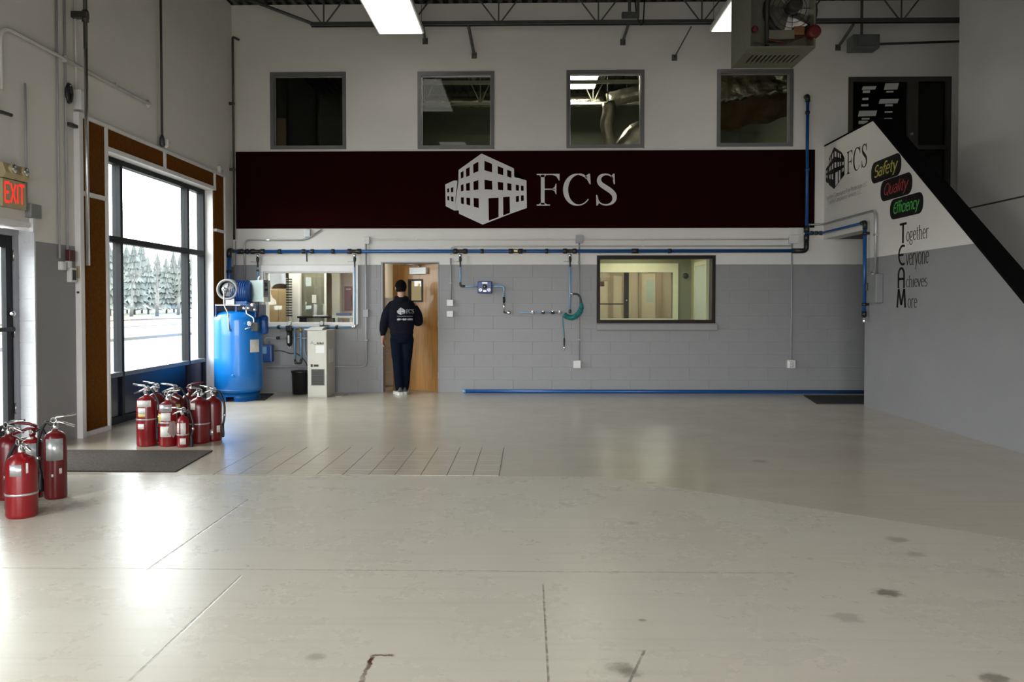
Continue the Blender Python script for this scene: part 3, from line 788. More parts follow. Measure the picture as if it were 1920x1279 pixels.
# ================================================================== WINDOWS AND DOORS OF THE BACK WALL
def sroot(name, loc):
    o = thing(name, '', '', loc); del o['label'], o['category']; o['kind'] = 'structure'; return o
for i, r in enumerate(OP_UP):
    w = sroot('window_%d' % (i + 3), ((r[0] + r[1]) / 2, D, r[2]))
    obj('window_frame', ring_frame(r[0], r[1], r[2], r[3], 0.055, D - 0.015, D + 0.12), M_ALU, w)
    obj('glazing_bead', ring_frame(r[0] + .055, r[1] - .055, r[2] + .055, r[3] - .055, 0.012, D + 0.05, D + 0.075), M_BRUSHED, w)
    obj('pane', BX(r[0] + .055, r[1] - .055, D + .085, D + .091, r[2] + .055, r[3] - .055), M_GLASSD, w)
r = OP_OFF
w = sroot('window_7', ((r[0] + r[1]) / 2, D, r[2]))
ox0, ox1, oz0, oz1 = BR(487, 672, 497.5, 613)
bm = nb()
c_ = 0.05
fnf = lambda u, v, q: (u, D - 0.035 + q, v)
for poly in ([(ox0, oz1), (r[0], r[3]), (r[1], r[3]), (ox1, oz1)], [(ox0, oz0), (ox0, oz1), (r[0], r[3]), (r[0], r[2])],
             [(ox0, oz0), (r[0], r[2]), (r[1], r[2]), (ox1 - c_, oz0)], [(ox1 - c_, oz0), (r[1], r[2]), (r[1], r[3]), (ox1, oz1), (ox1, oz0 + c_)]):
    prism(bm, poly, fnf, 0.034)
obj('window_casing', bm, M_TRIMW, w)
obj('window_frame', ring_frame(r[0], r[1], r[2], r[3], 0.02, D, D + .2), M_TRIMW, w)
xm = B(557.5, 560)[0]
for x0, x1 in ((r[0] + .02, xm - .004), (xm + .004, r[1] - .02)):
    obj('pane', BX(x0, x1, D + .08, D + .086, r[2] + .02, r[3] - .02), M_GLASS, w)
r = OP_HALL
w = sroot('window_8', ((r[0] + r[1]) / 2, D, r[2]))
obj('window_frame', ring_frame(r[0], r[1], r[2], r[3], 0.05, D - .02, D + .2), M_BROWNFR, w)
obj('pane', BX(r[0] + .05, r[1] - .05, D + .08, D + .086, r[2] + .05, r[3] - .05), M_GLASS, w)
obj('window_sill', BX(r[0] - .01, r[1] + .04, D - .05, D - .004, r[2] - .115, r[2] - .005, ch=.02), M_GREY, w)
# door_2: oak door with its frame, standing open into the room behind
r = OP_DOOR
M_DFG = mat('grey_steel_door_frame', (0.27, 0.27, 0.285), 0.4, var=0.04)
dfr = sroot('door_2', ((r[0] + r[1]) / 2, D, 0))
bm = nb(); box(bm, r[0], r[0] + .03, D - .01, D + TW, 0, r[3]); box(bm, r[1] - .012, r[1], D - .01, D + TW, 0, r[3]); box(bm, r[0] + .03, r[1] - .012, D - .01, D + TW, r[3] - .02, r[3])
obj('door_frame', bm, M_DFG, dfr)
leaf_w, leaf_h = r[1] - r[0] - .05, r[3] - .03
hinge = Vector((r[1] - .016, D + .06, 0.008))
TH = radians(25)
def leaf(t, n, z):                              # t along the leaf from the hinge, n out of its near face, z up
    return Vector((hinge.x - t * cos(TH) - n * sin(TH), hinge.y + t * sin(TH) - n * cos(TH), hinge.z + z))
def leaf_box(bm, t0, t1, n0, n1, z0, z1):
    v = [bm.verts.new(leaf(t, n, z)) for z in (z0, z1) for t, n in ((t0, n0), (t1, n0), (t1, n1), (t0, n1))]
    for f in ((0,1,2,3),(4,7,6,5),(0,4,5,1),(1,5,6,2),(2,6,7,3),(3,7,4,0)): bm.faces.new([v[i] for i in f])
    return bm
p0, p1, q0, q1 = .30, .53, 1.41, 1.725
bm = nb(); leaf_box(bm, 0, leaf_w, -.044, 0, 0, q0); leaf_box(bm, 0, leaf_w, -.044, 0, q1, leaf_h); leaf_box(bm, 0, p0, -.044, 0, q0, q1); leaf_box(bm, p1, leaf_w, -.044, 0, q0, q1)
lf = obj('door_leaf', bm, M_WOOD, dfr)
bm = nb(); e = .022
leaf_box(bm, p0 - e, p1 + e, -.05, .01, q1 - .004, q1 + e); leaf_box(bm, p0 - e, p1 + e, -.05, .01, q0 - e, q0 + .004); leaf_box(bm, p0 - e, p0 + .004, -.05, .01, q0, q1); leaf_box(bm, p1 - .004, p1 + e, -.05, .01, q0, q1)
obj('vision_frame', bm, M_BROWNFR, lf)
obj('vision_pane', leaf_box(nb(), p0, p1, -.025, -.019, q0, q1), M_GLASS, lf)
cl = obj('door_closer', leaf_box(nb(), .19, .49, .0, .06, 1.825, 1.925), M_WHITEPL, dfr)
bm = nb(); tube(bm, [leaf(.34, .03, 1.925), leaf(.34, .03, 1.965)], .012, 8); tube(bm, [leaf(.34, .03, 1.965), leaf(.62, .10, 1.975)], .009, 6); tube(bm, [leaf(.62, .10, 1.975), Vector((r[1] - .42, D + .03, r[3] - .035))], .009, 6)
obj('closer_arm', bm, M_BRUSHED, cl)
obj('kick_plate', leaf_box(nb(), .03, leaf_w - .03, 0, .002, .02, .2), M_WOOD, lf)
for z in (.2, 1.0, 1.8): obj('hinge', CY(leaf(-.004, .006, z), leaf(-.004, .006, z + .1), .009, seg=8), M_BRUSHED, dfr)
obj('lever_handle', TU([leaf(leaf_w - .07, 0, 1.0), leaf(leaf_w - .07, .05, 1.0), leaf(leaf_w - .18, .05, 1.0)], .01, 8), M_BRUSHED, dfr)
# door_3: dark glazed screen on the upper landing
r = OP_LAND
M_BRZ = mat('bronze_screen_frame', (0.05, 0.046, 0.038), 0.5, var=0.08)
M_DGL = glass('smoked_glass', (0.55, 0.56, 0.55), 0.5)
d3 = sroot('door_3', ((r[0] + r[1]) / 2, D, ZU))
xa, xb = B(1702, 220)[0], B(1721, 220)[0]; zr = B(1750, 276)[1]
obj('screen_frame', ring_frame(r[0], r[1], r[2], r[3], .07, D - .01, D + .1), M_BRZ, d3)
obj('mullion', BX(xa, xb, D - .012, D + .1, r[2] + .07, r[3] - .07), M_BRZ, d3)
obj('mid_rail', BX(xb, r[1] - .07, D, D + .09, zr - .03, zr + .03), M_BRZ, d3)
obj('pane', BX(r[0] + .07, xa, D + .05, D + .056, r[2] + .07, r[3] - .07), M_DGL, d3)
obj('pane', BX(xb, r[1] - .07, D + .05, D + .056, zr + .03, r[3] - .07), M_DGL, d3)
obj('pane', BX(xb, r[1] - .07, D + .05, D + .056, r[2] + .07, zr - .03), M_DGL, d3)
obj('door_handle', LA([(.015, 0), (.022, .02), (.02, .04)], (xa + .05, D - .012 - .04, B(1708, 252)[1]), axis='Y', seg=12), M_BRUSHED, d3)
# notices stuck on the inside of the smoked glass
notices = [(1618, 160, 1646, 167, 'left column, tilted top sheet'), (1620, 168, 1634, 173, 'left column, narrow slip under the top sheet'), (1619, 182, 1631, 186, 'left column, faint slip'), (1617, 194, 1631, 198, 'left column, bright slip'),
           (1611, 206, 1647, 217, 'left column, widest torn sheet'), (1618, 220, 1633, 223, 'left column, slip below the widest sheet'), (1612, 225, 1630, 231, 'left column, lowest sheet'),
           (1660, 154, 1688, 167, 'right column, large lined top sheet'), (1664, 169, 1678, 172, 'right column, slip under the lined sheet'), (1650, 184, 1688, 193, 'right column, long tilted sheet'), (1662, 194, 1677, 198, 'right column, slip under the long sheet'),
           (1661, 207, 1676, 210, 'right column, middle slip'), (1660, 220, 1675, 223, 'right column, second lowest slip'), (1668, 235, 1686, 242, 'right column, lowest torn sheet')]
for x0, y0, x1, y1, s in notices:
    X0, X1, Z0, Z1 = BR(x0, x1, y0, y1); sh = .02 if (x1 - x0) > 20 else .004
    bm = prism(nb(), [(X0, Z0), (X1 - sh, Z0 + sh * .3), (X1, Z1), (X0 + sh, Z1 - sh * .2)], lambda u, v, q: (u, D + .046 + q, v), .003)
    tag(obj('paper_notice', bm, M_PAPER), 'paper notice on dark upper glass, ' + s, 'paper', 'paper notices on the landing glass')

# ================================================================== ROOMS BEHIND THE BACK WALL
M_OFFW = mat('office_beige_wall', (0.52, 0.43, 0.29), 0.6, var=0.04, scale=1)
M_OFFL = mat('office_pale_wall', (0.62, 0.58, 0.50), 0.6, var=0.03, scale=1)
M_OFFG = mat('office_taupe_panel', (0.26, 0.22, 0.165), 0.5, var=0.08)
M_OLIVE = mat('hall_olive_wall', (0.36, 0.36, 0.19), 0.6, var=0.04, scale=1)
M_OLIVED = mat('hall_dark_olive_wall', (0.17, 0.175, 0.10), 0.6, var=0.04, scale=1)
M_GREENW = mat('upper_green_wall', (0.17, 0.185, 0.13), 0.6, var=0.05, scale=1)
M_TAN = mat('corridor_tan_wall', (0.44, 0.34, 0.22), 0.6, var=0.05, scale=1)
M_OFLOOR = mat('office_carpet', (0.25, 0.20, 0.14), 0.9, var=0.2, scale=40)
Y2 = D + TW
Y3 = D + 5.2
struct('floor_office', BX(XL - .3, XW, D + .25, Y3 + 1.2, -.15, 0), M_OFLOOR)
struct('ceiling_office', BX(XL - .3, XW, Y2, Y3 + 1.2, 2.42, ZU - .25), mat('office_ceiling', (0.6, 0.58, 0.52), 0.7))
def pane_lamp(name, label, x0, x1, y0, y1, z, strength_mat, group):
    t = thing(name, label, 'ceiling light', ((x0 + x1) / 2, (y0 + y1) / 2, z), group)
    obj('housing', BX(x0 - .02, x1 + .02, y0 - .02, y1 + .02, z, z + .03), M_WHITEPL, t)
    obj('diffuser', BX(x0, x1, y0, y1, z - .012, z), strength_mat, t)
    return t
M_OLAMP = mat('office_lamp_diffuser', (1.0, 0.93, 0.78), 0.5, var=0, emit=5.5)
M_HLAMP = mat('hall_lamp_diffuser', (1.0, 0.95, 0.72), 0.5, var=0, emit=4.0)
M_ULAMP = mat('upper_room_lamp_diffuser', (1.0, 0.94, 0.78), 0.5, var=0, emit=13.0)
# office behind the left window
xo0, xo1 = XL, -2.64
struct('wall_office_left', BX(XL - .3, XL, Y2, Y3, 0, ZU), M_OFFW)
struct('wall_office_back', BX(XL, -.85, D + 3.0, D + 3.12, 0, 2.42), M_OFFW)
struct('wall_office_divider', BX(xo1, xo1 + .06, Y2, D + 3.0, 0, 2.42), M_OFFL)
pane_lamp('ceiling_light', 'ceiling light panel in the office behind the left window', -4.1, -3.0, D + .35, D + .8, 2.385, M_OLAMP, 'ceiling lights of the rooms behind')
pane_lamp('ceiling_light', 'ceiling light panel in the room behind the oak door', -2.2, -1.6, D + 1.2, D + 2.0, 2.385, M_OLAMP, 'ceiling lights of the rooms behind')
def OP_(x0, x1, y0, y1, off):              # pixel box on a plane off metres behind the back wall
    xm, ym = (x0 + x1) / 2, (y0 + y1) / 2
    return (B(x0, ym, -off)[0], B(x1, ym, -off)[0], B(xm, y1, -off)[1], B(xm, y0, -off)[1])
# tan cupboard, white post with rungs, glazed partition, doorway with red poster
x0, x1, z0, z1 = OP_(503, 541, 505, 600, .9)
t = thing('storage_cupboard', 'tan cupboard seen through the left end of the office window', 'cupboard', ((x0 + x1) / 2, D + 1.1, 0))
obj('body', BX(x0, x1, D + .92, D + 1.4, 0, 1.62, ch=.01), mat('tan_cupboard', (0.56, 0.43, 0.25), 0.5, var=.06), t)
obj('door', BX(x0 + .02, (x0 + x1) / 2 - .004, D + .9, D + .92, .05, 1.6), mat('tan_cupboard', (0, 0, 0)), t)
obj('door', BX((x0 + x1) / 2 + .004, x1 - .02, D + .9, D + .92, .05, 1.6), mat('tan_cupboard', (0, 0, 0)), t)
x0, x1, z0, z1 = OP_(541, 557, 509, 600, .8)
struct('trim_7', BX(x0, x1 + .04, D + .82, D + .92, 0, 2.42), M_TRIMW)
x0, x1, z0, z1 = OP_(538, 547, 524, 592, .7)
t = thing('letter_rack', 'upright pale rack with dark rungs behind the left office window', 'rack', ((x0 + x1) / 2, D + .7, 0))
bm = nb(); box(bm, x0, x0 + .012, D + .69, D + .71, 0, z1 + .02); box(bm, x1 - .012, x1, D + .69, D + .71, 0, z1 + .02); box(bm, x0 - .06, x1 + .06, D + .62, D + .8, 0, .02)
obj('post', bm, M_TRIMW, t)
for i in range(15):
    z = z0 + (z1 - z0) * i / 14
    obj('rung', BX(x0 - .006, x1 + .006, D + .665, D + .705, z - .008, z + .010), M_BLKPL, t)
x0, x1, z0, z1 = OP_(559, 612, 505, 605, 1.0)
t = thing('glass_partition', 'brownish glazed partition standing in the lit office', 'partition', ((x0 + x1) / 2, D + 1.0, 0))
obj('post', BX(x0, x0 + .03, D + .98, D + 1.03, 0, 2.41), M_TRIMW, t); obj('post', BX(x1 - .03, x1, D + .98, D + 1.03, 0, 2.41), M_TRIMW, t)
obj('taupe_board', BX(x0 + .03, x1 - .03, D + 1.02, D + 1.05, 0, 2.41), M_OFFG, t)
obj('pane', BX(x0 + .03, x1 - .03, D + .99, D + .996, .8, 2.41), M_GLASS, t)
x0, x1, z0, z1 = OP_(585, 593, 553, 568, .97)
tag(obj('paper_sheet', BX(x0, x1, D + .97, D + .974, z0, z1), M_PAPER), 'white paper sheet on the brownish office partition', 'paper')
x0, x1, z0, z1 = OP_(562, 620, 588, 594, .7)
t = thing('office_desk', 'dark desk below the partition inside the left office', 'desk', ((x0 + x1) / 2, D + .75, 0))
obj('desk_top', BX(x0, x1 + .1, D + .55, D + .95, z0 - .02, z0 + .01), M_BROWNFR, t)
for xx in (x0 + .02, x1 + .05): obj('leg', BX(xx, xx + .04, D + .6, D + .9, 0, z0 - .02), M_BROWNFR, t)
zt = z0 + .01
t = thing('laptop', 'open laptop with pale base on the office desk', 'laptop', (B(600, 588, -.7)[0], D + .7, zt))
lx = B(601, 588, -.7)[0]
obj('base', BX(lx - .1, lx + .1, D + .6, D + .78, zt, zt + .015), M_WHITEPL, t); obj('screen', BX(lx - .1, lx - .085, D + .6, D + .8, zt + .015, zt + .2), M_CHROME, t)
x0, x1, z0, z1 = OP_(622, 642, 512, 600, 1.6)
bm = nb(); box(bm, x0, x0 + .14, D + 1.6, D + 1.72, 0, 2.15); box(bm, x0, xo1 - .01, D + 1.6, D + 1.72, 2.1, 2.42); 
struct('wall_office_doorway', bm, M_OFFL)
struct('wall_office_inner', BX(x0 + .02, xo1 - .01, D + 2.2, D + 2.28, 0, 2.42), mat('pinkish_wall', (0.60, 0.46, 0.38), 0.6, var=.03))
x0, x1, z0, z1 = OP_(645, 668, 537, 582, 2.15)
t = thing('red_poster', 'dark red poster with white mark seen in the office doorway', 'poster', ((x0 + x1) / 2, D + 2.15, z0))
obj('poster_sheet', BX(x0, x1, D + 2.18, D + 2.198, z0, z1), mat('red_poster_print', (0.20, 0.012, 0.018), .5, var=.08), t)
obj('white_mark', BX(x0 + .03, x0 + .12, D + 2.174, D + 2.18, z1 - .06, z1 - .04), M_PAPER, t)
obj('dark_picture', BX(x1 - .1, x1 - .01, D + 2.174, D + 2.18, z0 + .06, z0 + .28), M_BLKPL, t)
x0, x1, z0, z1 = OP_(632, 659, 587.5, 592, .55)
t = thing('office_counter', 'narrow counter under the office window on the right', 'counter', ((x0 + x1) / 2, D + .5, 0))
obj('counter_top', BX(x0 - .05, x1 + .1, D + .4, D + .62, z0 - .03, z0), M_OFFL, t); obj('counter_leg', BX(x0, x0 + .04, D + .42, D + .6, 0, z0 - .03), M_OFFL, t); obj('counter_leg', BX(x1, x1 + .04, D + .42, D + .6, 0, z0 - .03), M_OFFL, t)
tag(obj('blue_binder', BX(x0, x1, D + .48, D + .58, z0, z1 + .005, ch=.005), mat('blue_binder', (0.03, 0.05, 0.16), .5)), 'blue binder lying on the counter behind the left window', 'binder')
# room behind the oak door
xa_, xb_, za_, zb_ = OP_(716, 734, 560, 600, 1.0)
t = thing('filing_cabinet', 'tan filing cabinet inside the open doorway', 'cabinet', ((xa_ + xb_) / 2, D + 1.2, 0))
obj('body', BX(xa_ - .11, xb_ + .1, D + 1.02, D + 1.5, 0, .95), M_OFFW, t)
for k in range(3): 
    dwr = obj('drawer', BX(xa_ - .10, xb_ + .09, D + 1.0, D + 1.02, .02 + k * .31, .31 + k * .31), M_OFFW, t)
    obj('handle', BX(xa_ + .0, xb_ - .02, D + .985, D + 1.0, .22 + k * .31, .24 + k * .31), M_BRUSHED, dwr)
t = thing('white_box', 'white upright box on the tan filing cabinet in the doorway', 'box', ((xa_ + xb_) / 2, D + 1.1, .95))
obj('carton', BX(xa_ - .05, xb_ + .05, D + 1.03, D + 1.3, .95, 1.46, ch=.006), M_WHITEPL, t); obj('lid', BX(xa_ - .055, xb_ + .055, D + 1.025, D + 1.305, 1.44, 1.47), M_WHITEPL, t)
struct('wall_entry_right', BX(-.95, -.85, Y2, D + 3.0, 0, 2.42), M_OFFL)
# hall behind the right window
hx0, hx1 = .45, B(1338, 560)[0] + .02
struct('wall_hall_right', BX(hx1, hx1 + .1, Y2, D + 1.9, 0, 2.42), M_OLIVE)
struct('wall_hall_left', BX(hx0 - .1, hx0, Y2, Y3 + 1.1, 0, 2.42), M_OLIVE)
HY = 1.8
io = OP_(1119, 1261, 511, 597, HY)
bm = nb()
for q in rect_minus([(hx0, hx1, 0, 2.42)], [(hx0 + .001, io[1], io[2], io[3])]): box(bm, q[0], q[1], D + HY, D + HY + .12, q[2], q[3])
wh = struct('wall_hall_back', bm, M_OLIVED)
ic = OP_(1119, 1271, 494, 600, HY)
bm = nb()
for q in rect_minus([(hx0, ic[1], ic[2] - .1, ic[3])], [(hx0, io[1], io[2], io[3])]): box(bm, q[0], q[1], D + HY - .03, D + HY, q[2], q[3])
w9 = sroot('window_9', ((hx0 + io[1]) / 2, D + HY, io[2])); obj('window_casing', bm, mat('cream_trim_paint', (0.62, 0.60, 0.42), .5), w9)
obj('pane', BX(hx0 + .01, io[1], D + HY + .05, D + HY + .056, io[2], io[3]), M_GLASS, w9)
# door in the hall's right wall
hy0, hy1 = D + .55, D + 1.35
d6 = sroot('door_6', (hx1, (hy0 + hy1) / 2, 0))
obj('door_leaf', BX(hx1 - .02, hx1 - .001, hy0, hy1, 0, 2.0), mat('pale_green_door', (0.50, 0.55, 0.47), .45, var=.03), d6)
bm = nb(); box(bm, hx1 - .03, hx1 - .001, hy0 - .07, hy0, 0, 2.07); box(bm, hx1 - .03, hx1 - .001, hy1, hy1 + .07, 0, 2.07); box(bm, hx1 - .03, hx1 - .001, hy0, hy1, 2.0, 2.07)
obj('door_frame', bm, mat('cream_trim_paint', (0, 0, 0)), d6)
tag(obj('wall_clock', LA([(.01, 0), (.045, 0), (.05, .015), (.045, .03)], (B(1287, 520, -1.72)[0], D + HY - .032, B(1287, 517, -1.75)[1]), axis='Y', seg=18), M_BLKPL), 'dark round clock on the olive hall wall behind the right window', 'clock')
pane_lamp('ceiling_light', 'ceiling light panel in the olive hall behind the right window', 1.3, 2.2, D + .7, D + 1.3, 2.385, M_HLAMP, 'ceiling lights of the rooms behind')
# corridor beyond the hall
CY_ = D + 4.6
struct('wall_corridor_back', BX(hx0 - 1.5, 5.0, CY_, CY_ + .1, 0, 2.42), M_TAN)
struct('wall_corridor_right', BX(3.9, 4.0, D + HY + .12, CY_, 0, 2.42), M_TAN)
pane_lamp('ceiling_light', 'ceiling light panel in the tan corridor on the left', 1.0, 1.6, D + 3.4, D + 4.0, 2.385, M_OLAMP, 'ceiling lights of the rooms behind')
pane_lamp('ceiling_light', 'ceiling light panel in the tan corridor on the right', 2.3, 2.9, D + 3.4, D + 4.0, 2.385, M_OLAMP, 'ceiling lights of the rooms behind')
q = OP_(1170, 1178.5, 505, 600, 2.4)
t = thing('corridor_post', 'dark brown post beyond the hall window', 'post', ((q[0] + q[1]) / 2, D + 2.4, 0))
obj('post', BX(q[0], q[1], D + 2.36, D + 2.44, 0, 2.41), M_BROWNFR, t); obj('lock', LA([(.012, 0), (.012, .02), (.006, .03)], ((q[0] + q[1]) / 2, D + 2.33, B(1174, 563, -2.4)[1]), axis='Y', seg=10), M_CHROME, t)
tag(obj('handrail', CY((hx0 + .03, D + 2.4, B(1140, 570, -2.4)[1]), (q[0] - .002, D + 2.4, B(1140, 570, -2.4)[1]), .012), M_BROWNFR), 'thin dark rail left of the brown post beyond the hall window', 'rail')
for k, (a0, a1, b0, lab) in enumerate(((1203, 1231, 512, 'window'), (1150, 1166, 516, ''), (1124, 1140, 526, ''))):
    q = OP_(a0, a1, b0, 640, 4.55)
    dd = sroot('door_%d' % (7 + k), ((q[0] + q[1]) / 2, CY_, 0))
    obj('door_leaf', BX(q[0], q[1], CY_ - .04, CY_ - .001, 0, q[3]), mat('tan_door', (0.50, 0.40, 0.26), .45, var=.05), dd)
    bm = nb(); box(bm, q[0] - .06, q[0], CY_ - .06, CY_ - .001, 0, q[3] + .06); box(bm, q[1], q[1] + .06, CY_ - .06, CY_ - .001, 0, q[3] + .06); box(bm, q[0], q[1], CY_ - .06, CY_ - .001, q[3], q[3] + .06)
    obj('door_frame', bm, mat('corridor_trim', (0.30, 0.21, 0.12), .5), dd)
    if lab:
        g = OP_(1213, 1227, 525, 566, 4.5); obj('vision_pane', BX(g[0], g[1], CY_ - .046, CY_ - .04, g[2], g[3]), mat('frosted_pane', (0.38, 0.42, 0.34), .2), dd)
q = OP_(1230, 1241, 505, 640, 4.5)
struct('trim_8', BX(q[0], q[1], CY_ - .08, CY_ - .001, 0, 2.42), mat('corridor_trim', (0, 0, 0)))
q = OP_(1124, 1133, 528, 537, 3.2)
xs_ = thing('hanging_sign', 'small red sign hanging beyond the hall window', 'sign', ((q[0] + q[1]) / 2, D + 3.2, q[2]))  # reddish lampshade, built as a flat face that gives no light
obj('sign_face', BX(q[0], q[1], D + 3.19, D + 3.22, q[2], q[3]), mat('red_sign_face', (0.40, 0.08, 0.04), .5), xs_); obj('hanger', BX((q[0] + q[1]) / 2 - .006, (q[0] + q[1]) / 2 + .006, D + 3.2, D + 3.21, q[3], 2.42), M_BRUSHED, xs_)

# ================================================================== UPPER ROOM
struct('wall_upper_back', BX(XL - .3, XW, Y3, Y3 + .15, ZU, ZC + .06), M_GREENW)
struct('wall_upper_left', BX(XL - .3, XL, Y2, Y3, ZU, ZC), M_GREENW)
struct('wall_upper_right', BX(XR + .1, XR + .2, Y2, Y3, ZU, ZC), M_GREENW)
xdv = B(715, 200, -1)[0]
struct('wall_upper_divider', BX(xdv, xdv + .1, Y2, Y3, ZU, ZC - .0), M_GREENW)
q = OP_(510, 536, 222, 290, 1.4)
tag(obj('leaning_board', BX(q[0], q[1], D + 1.4, D + 1.44, ZU, q[3]), mat('tan_board', (0.45, 0.30, 0.18), .6)), 'tan board standing behind the leftmost upper window', 'board')
def ujoist(Y, zb, label):
    t = thing('steel_joist', label, 'joist', (1.2, Y, zb), 'steel joists in the upper room')
    x0, x1 = xdv + .1, XR + .1
    M_UJ = mat('pale_joist_paint', (0.36, 0.34, 0.28), .5)
    obj('bottom_chord', BX(x0, x1, Y - .045, Y + .045, zb, zb + .05), M_UJ, t)
    x = x0 + .3; k = 0
    while x < x1 - .4:
        obj('web', TU([(x, Y, zb + .03), (x + .3, Y, ZC - .02)], .013, 6), M_UJ, t); obj('web', TU([(x, Y, zb + .03), (x, Y, ZC - .02)], .013, 6), M_UJ, t); obj('web', TU([(x, Y, zb + .03), (x - .3, Y, ZC - .02)], .013, 6), M_UJ, t)
        x += 1.1
ujoist(D + 1.5, B(850, 158, -1.5)[1], 'pale joist across the tops of the middle upper windows')
ujoist(D + 3.4, B(850, 198, -3.4)[1], 'pale joist in front of the silver duct in the upper room')
def foil(name):
    m = mat(name, (0.62, 0.57, 0.47), 0.28, 0.9, var=.15, scale=6, bump=1.0, bscale=16); return m
M_FOIL = foil('crinkled_foil')
def wrinkled_tube(pts, r, seg=18, amp=.12, seed=1):
    rnd = random.Random(seed); bm = nb(); tube(bm, pts, r, seg)
    for v in bm.verts: v.co += Vector((rnd.uniform(-1, 1), rnd.uniform(-1, 1), rnd.uniform(-1, 1))) * r * amp
    return bm
def duct(bm, label, straps):
    t = thing('foil_duct', label, 'duct', (straps[0][0], straps[0][1], straps[0][2])); obj('foil_sleeve', bm, M_FOIL, t)
    for x, y, z in straps: obj('hanger_strap', BX(x - .012, x + .012, y - .004, y + .004, z, ZC), M_JOIST, t)
def line_pts(a, b, n): a, b = Vector(a), Vector(b); return [a.lerp(b, i / n) for i in range(n + 1)]
zd = B(900, 191, -3.8)[1]
duct(wrinkled_tube(line_pts((xdv + .1, D + 3.8, zd), (B(1130, 190, -3.8)[0], D + 3.8, zd), 60), .10, seed=2), 'straight silver foil duct running behind the two middle upper windows', [(-1.2, D + 3.8, zd + .08), (.6, D + 3.8, zd + .08)])
a = B(1140, 203, -2.0); b_ = B(1140, 290, -2.0)
bm = wrinkled_tube([(a[0] + .02 * sin(i), D + 2.0, a[1] + .1 - (a[1] - ZU + .1) * i / 26) for i in range(27)], .115, seed=3)
duct(bm, 'upright silver flex duct in the third upper window', [(a[0], D + 2.0, a[1])])
c0 = B(1205, 235, -1.6)
pts = [(c0[0] - .33 + .0, D + 1.6, ZU + 1.1 * i / 8) for i in range(9)]
zc = ZU + 1.1
pts += [(c0[0] - .33 + .45 * (1 - cos(radians(a_))), D + 1.6, zc + .5 * sin(radians(a_))) for a_ in range(10, 91, 10)]
pts += [(c0[0] + .12 + .2 * i, D + 1.6, zc + .5) for i in range(1, 6)]
duct(wrinkled_tube(pts, .19, 20, .10, 4), 'big bent silver duct on the right of the third upper window', [(c0[0] + .6, D + 1.6, zc + .65)])
a = B(1150, 187, -3.0); b_ = B(1200, 172, -3.0)
duct(wrinkled_tube(line_pts((a[0] - .1, D + 3.0, a[1] - .02), (b_[0] + .3, D + 3.0, b_[1] + .08), 14), .14, seed=6), 'short slanting silver duct above the bent duct upstairs', [((a[0] + b_[0]) / 2, D + 3.0, (a[1] + b_[1]) / 2 + .1)])
# foil blanket with a brown paper skirt in the fourth upper window
bm = nb(); n, mrows = 22, 7; q = OP_(1340, 1490, 140, 200, 1.2); rnd = random.Random(5); g = []
for j in range(mrows + 1):
    g.append([bm.verts.new((q[0] + (q[1] - q[0]) * i / n, D + 1.2 + rnd.uniform(-.06, .06) - .05 * j / mrows, q[3] - .06 * (i / n - 1) - (q[3] - q[2] - .25 * i / n) * j / mrows + rnd.uniform(-.02, .02))) for i in range(n + 1)])
for j in range(mrows):
    for i in range(n): bm.faces.new((g[j][i], g[j][i+1], g[j+1][i+1], g[j+1][i])).smooth = True
bl = thing('insulation_blanket', 'silver insulation with brown paper facing in the fourth upper window', 'insulation', ((q[0] + q[1]) / 2, D + 1.2, q[2]))
bmesh.ops.solidify(bm, geom=bm.faces[:], thickness=.02); obj('foil_face', bm, M_FOIL, bl)
bm = nb(); g = []
for j in range(5):
    g.append([bm.verts.new((q[0] + (q[1] - q[0]) * i / n, D + 1.26 + .04 * sin(i * .9 + j) + .25 * j / 4, q[2] + .05 + .25 * i / n - .42 * j / 4 + .03 * sin(i * .7))) for i in range(n + 1)])
for j in range(4):
    for i in range(n): bm.faces.new((g[j][i], g[j][i+1], g[j+1][i+1], g[j+1][i])).smooth = True
bmesh.ops.solidify(bm, geom=bm.faces[:], thickness=.01); obj('paper_face', bm, mat('kraft_paper', (0.17, 0.10, 0.045), .8, var=.2), bl)
q = OP_(1062, 1119, 140, 173, 2.6)
pane_lamp('ceiling_light', 'bright ceiling light seen in the third upper window', q[0] - .1, q[1], D + 2.2, D + 3.25, ZC - .42, M_ULAMP, 'ceiling lights of the upper room')
# ================================================================== OUTSIDE
M_PAVE = mat('pale_concrete_paving', (0.105, 0.105, 0.105), 0.9, var=.06, scale=.4)
M_ASPH = mat('worn_asphalt', (0.072, 0.073, 0.076), 0.9, var=.1, scale=.3)
M_GRASS = mat('spring_lawn', (0.050, 0.057, 0.030), 0.95, var=.3, scale=.5)
M_MULCH = mat('reddish_mulch', (0.062, 0.040, 0.031), 0.95, var=.2, scale=2)
XO = XL - WT
struct('ground_paving', BX(XO - 11.5, XO, -90, 130, -.4, -.10), M_PAVE)
struct('ground_yard', BX(XO, 60, -90, YR - .25, -.4, -.05), mat('yard_asphalt', (.07, .07, .068), .9, var=.1, scale=.5))
struct('ground_kerb', BX(XO - 11.9, XO - 11.5, -40, 130, -.4, 0.02), mat('kerb_concrete', (.055, .054, .054), .9))
struct('ground_verge', BX(XO - 14.5, XO - 11.9, -40, 130, -.4, -.02), mat('worn_verge', (.060, .060, .050), .95, var=.2, scale=.6))
struct('ground_road', BX(XO - 21.5, XO - 14.5, -40, 160, -.4, -.12), M_ASPH)
struct('ground_far_paving', BX(XO - 31.5, XO - 21.5, -40, 180, -.4, -.08), mat('far_verge_grass', (.060, .066, .042), .95, var=.15, scale=.4))
struct('ground_mulch', BX(XO - 34.5, XO - 31.5, -40, 200, -.4, .03), M_MULCH)
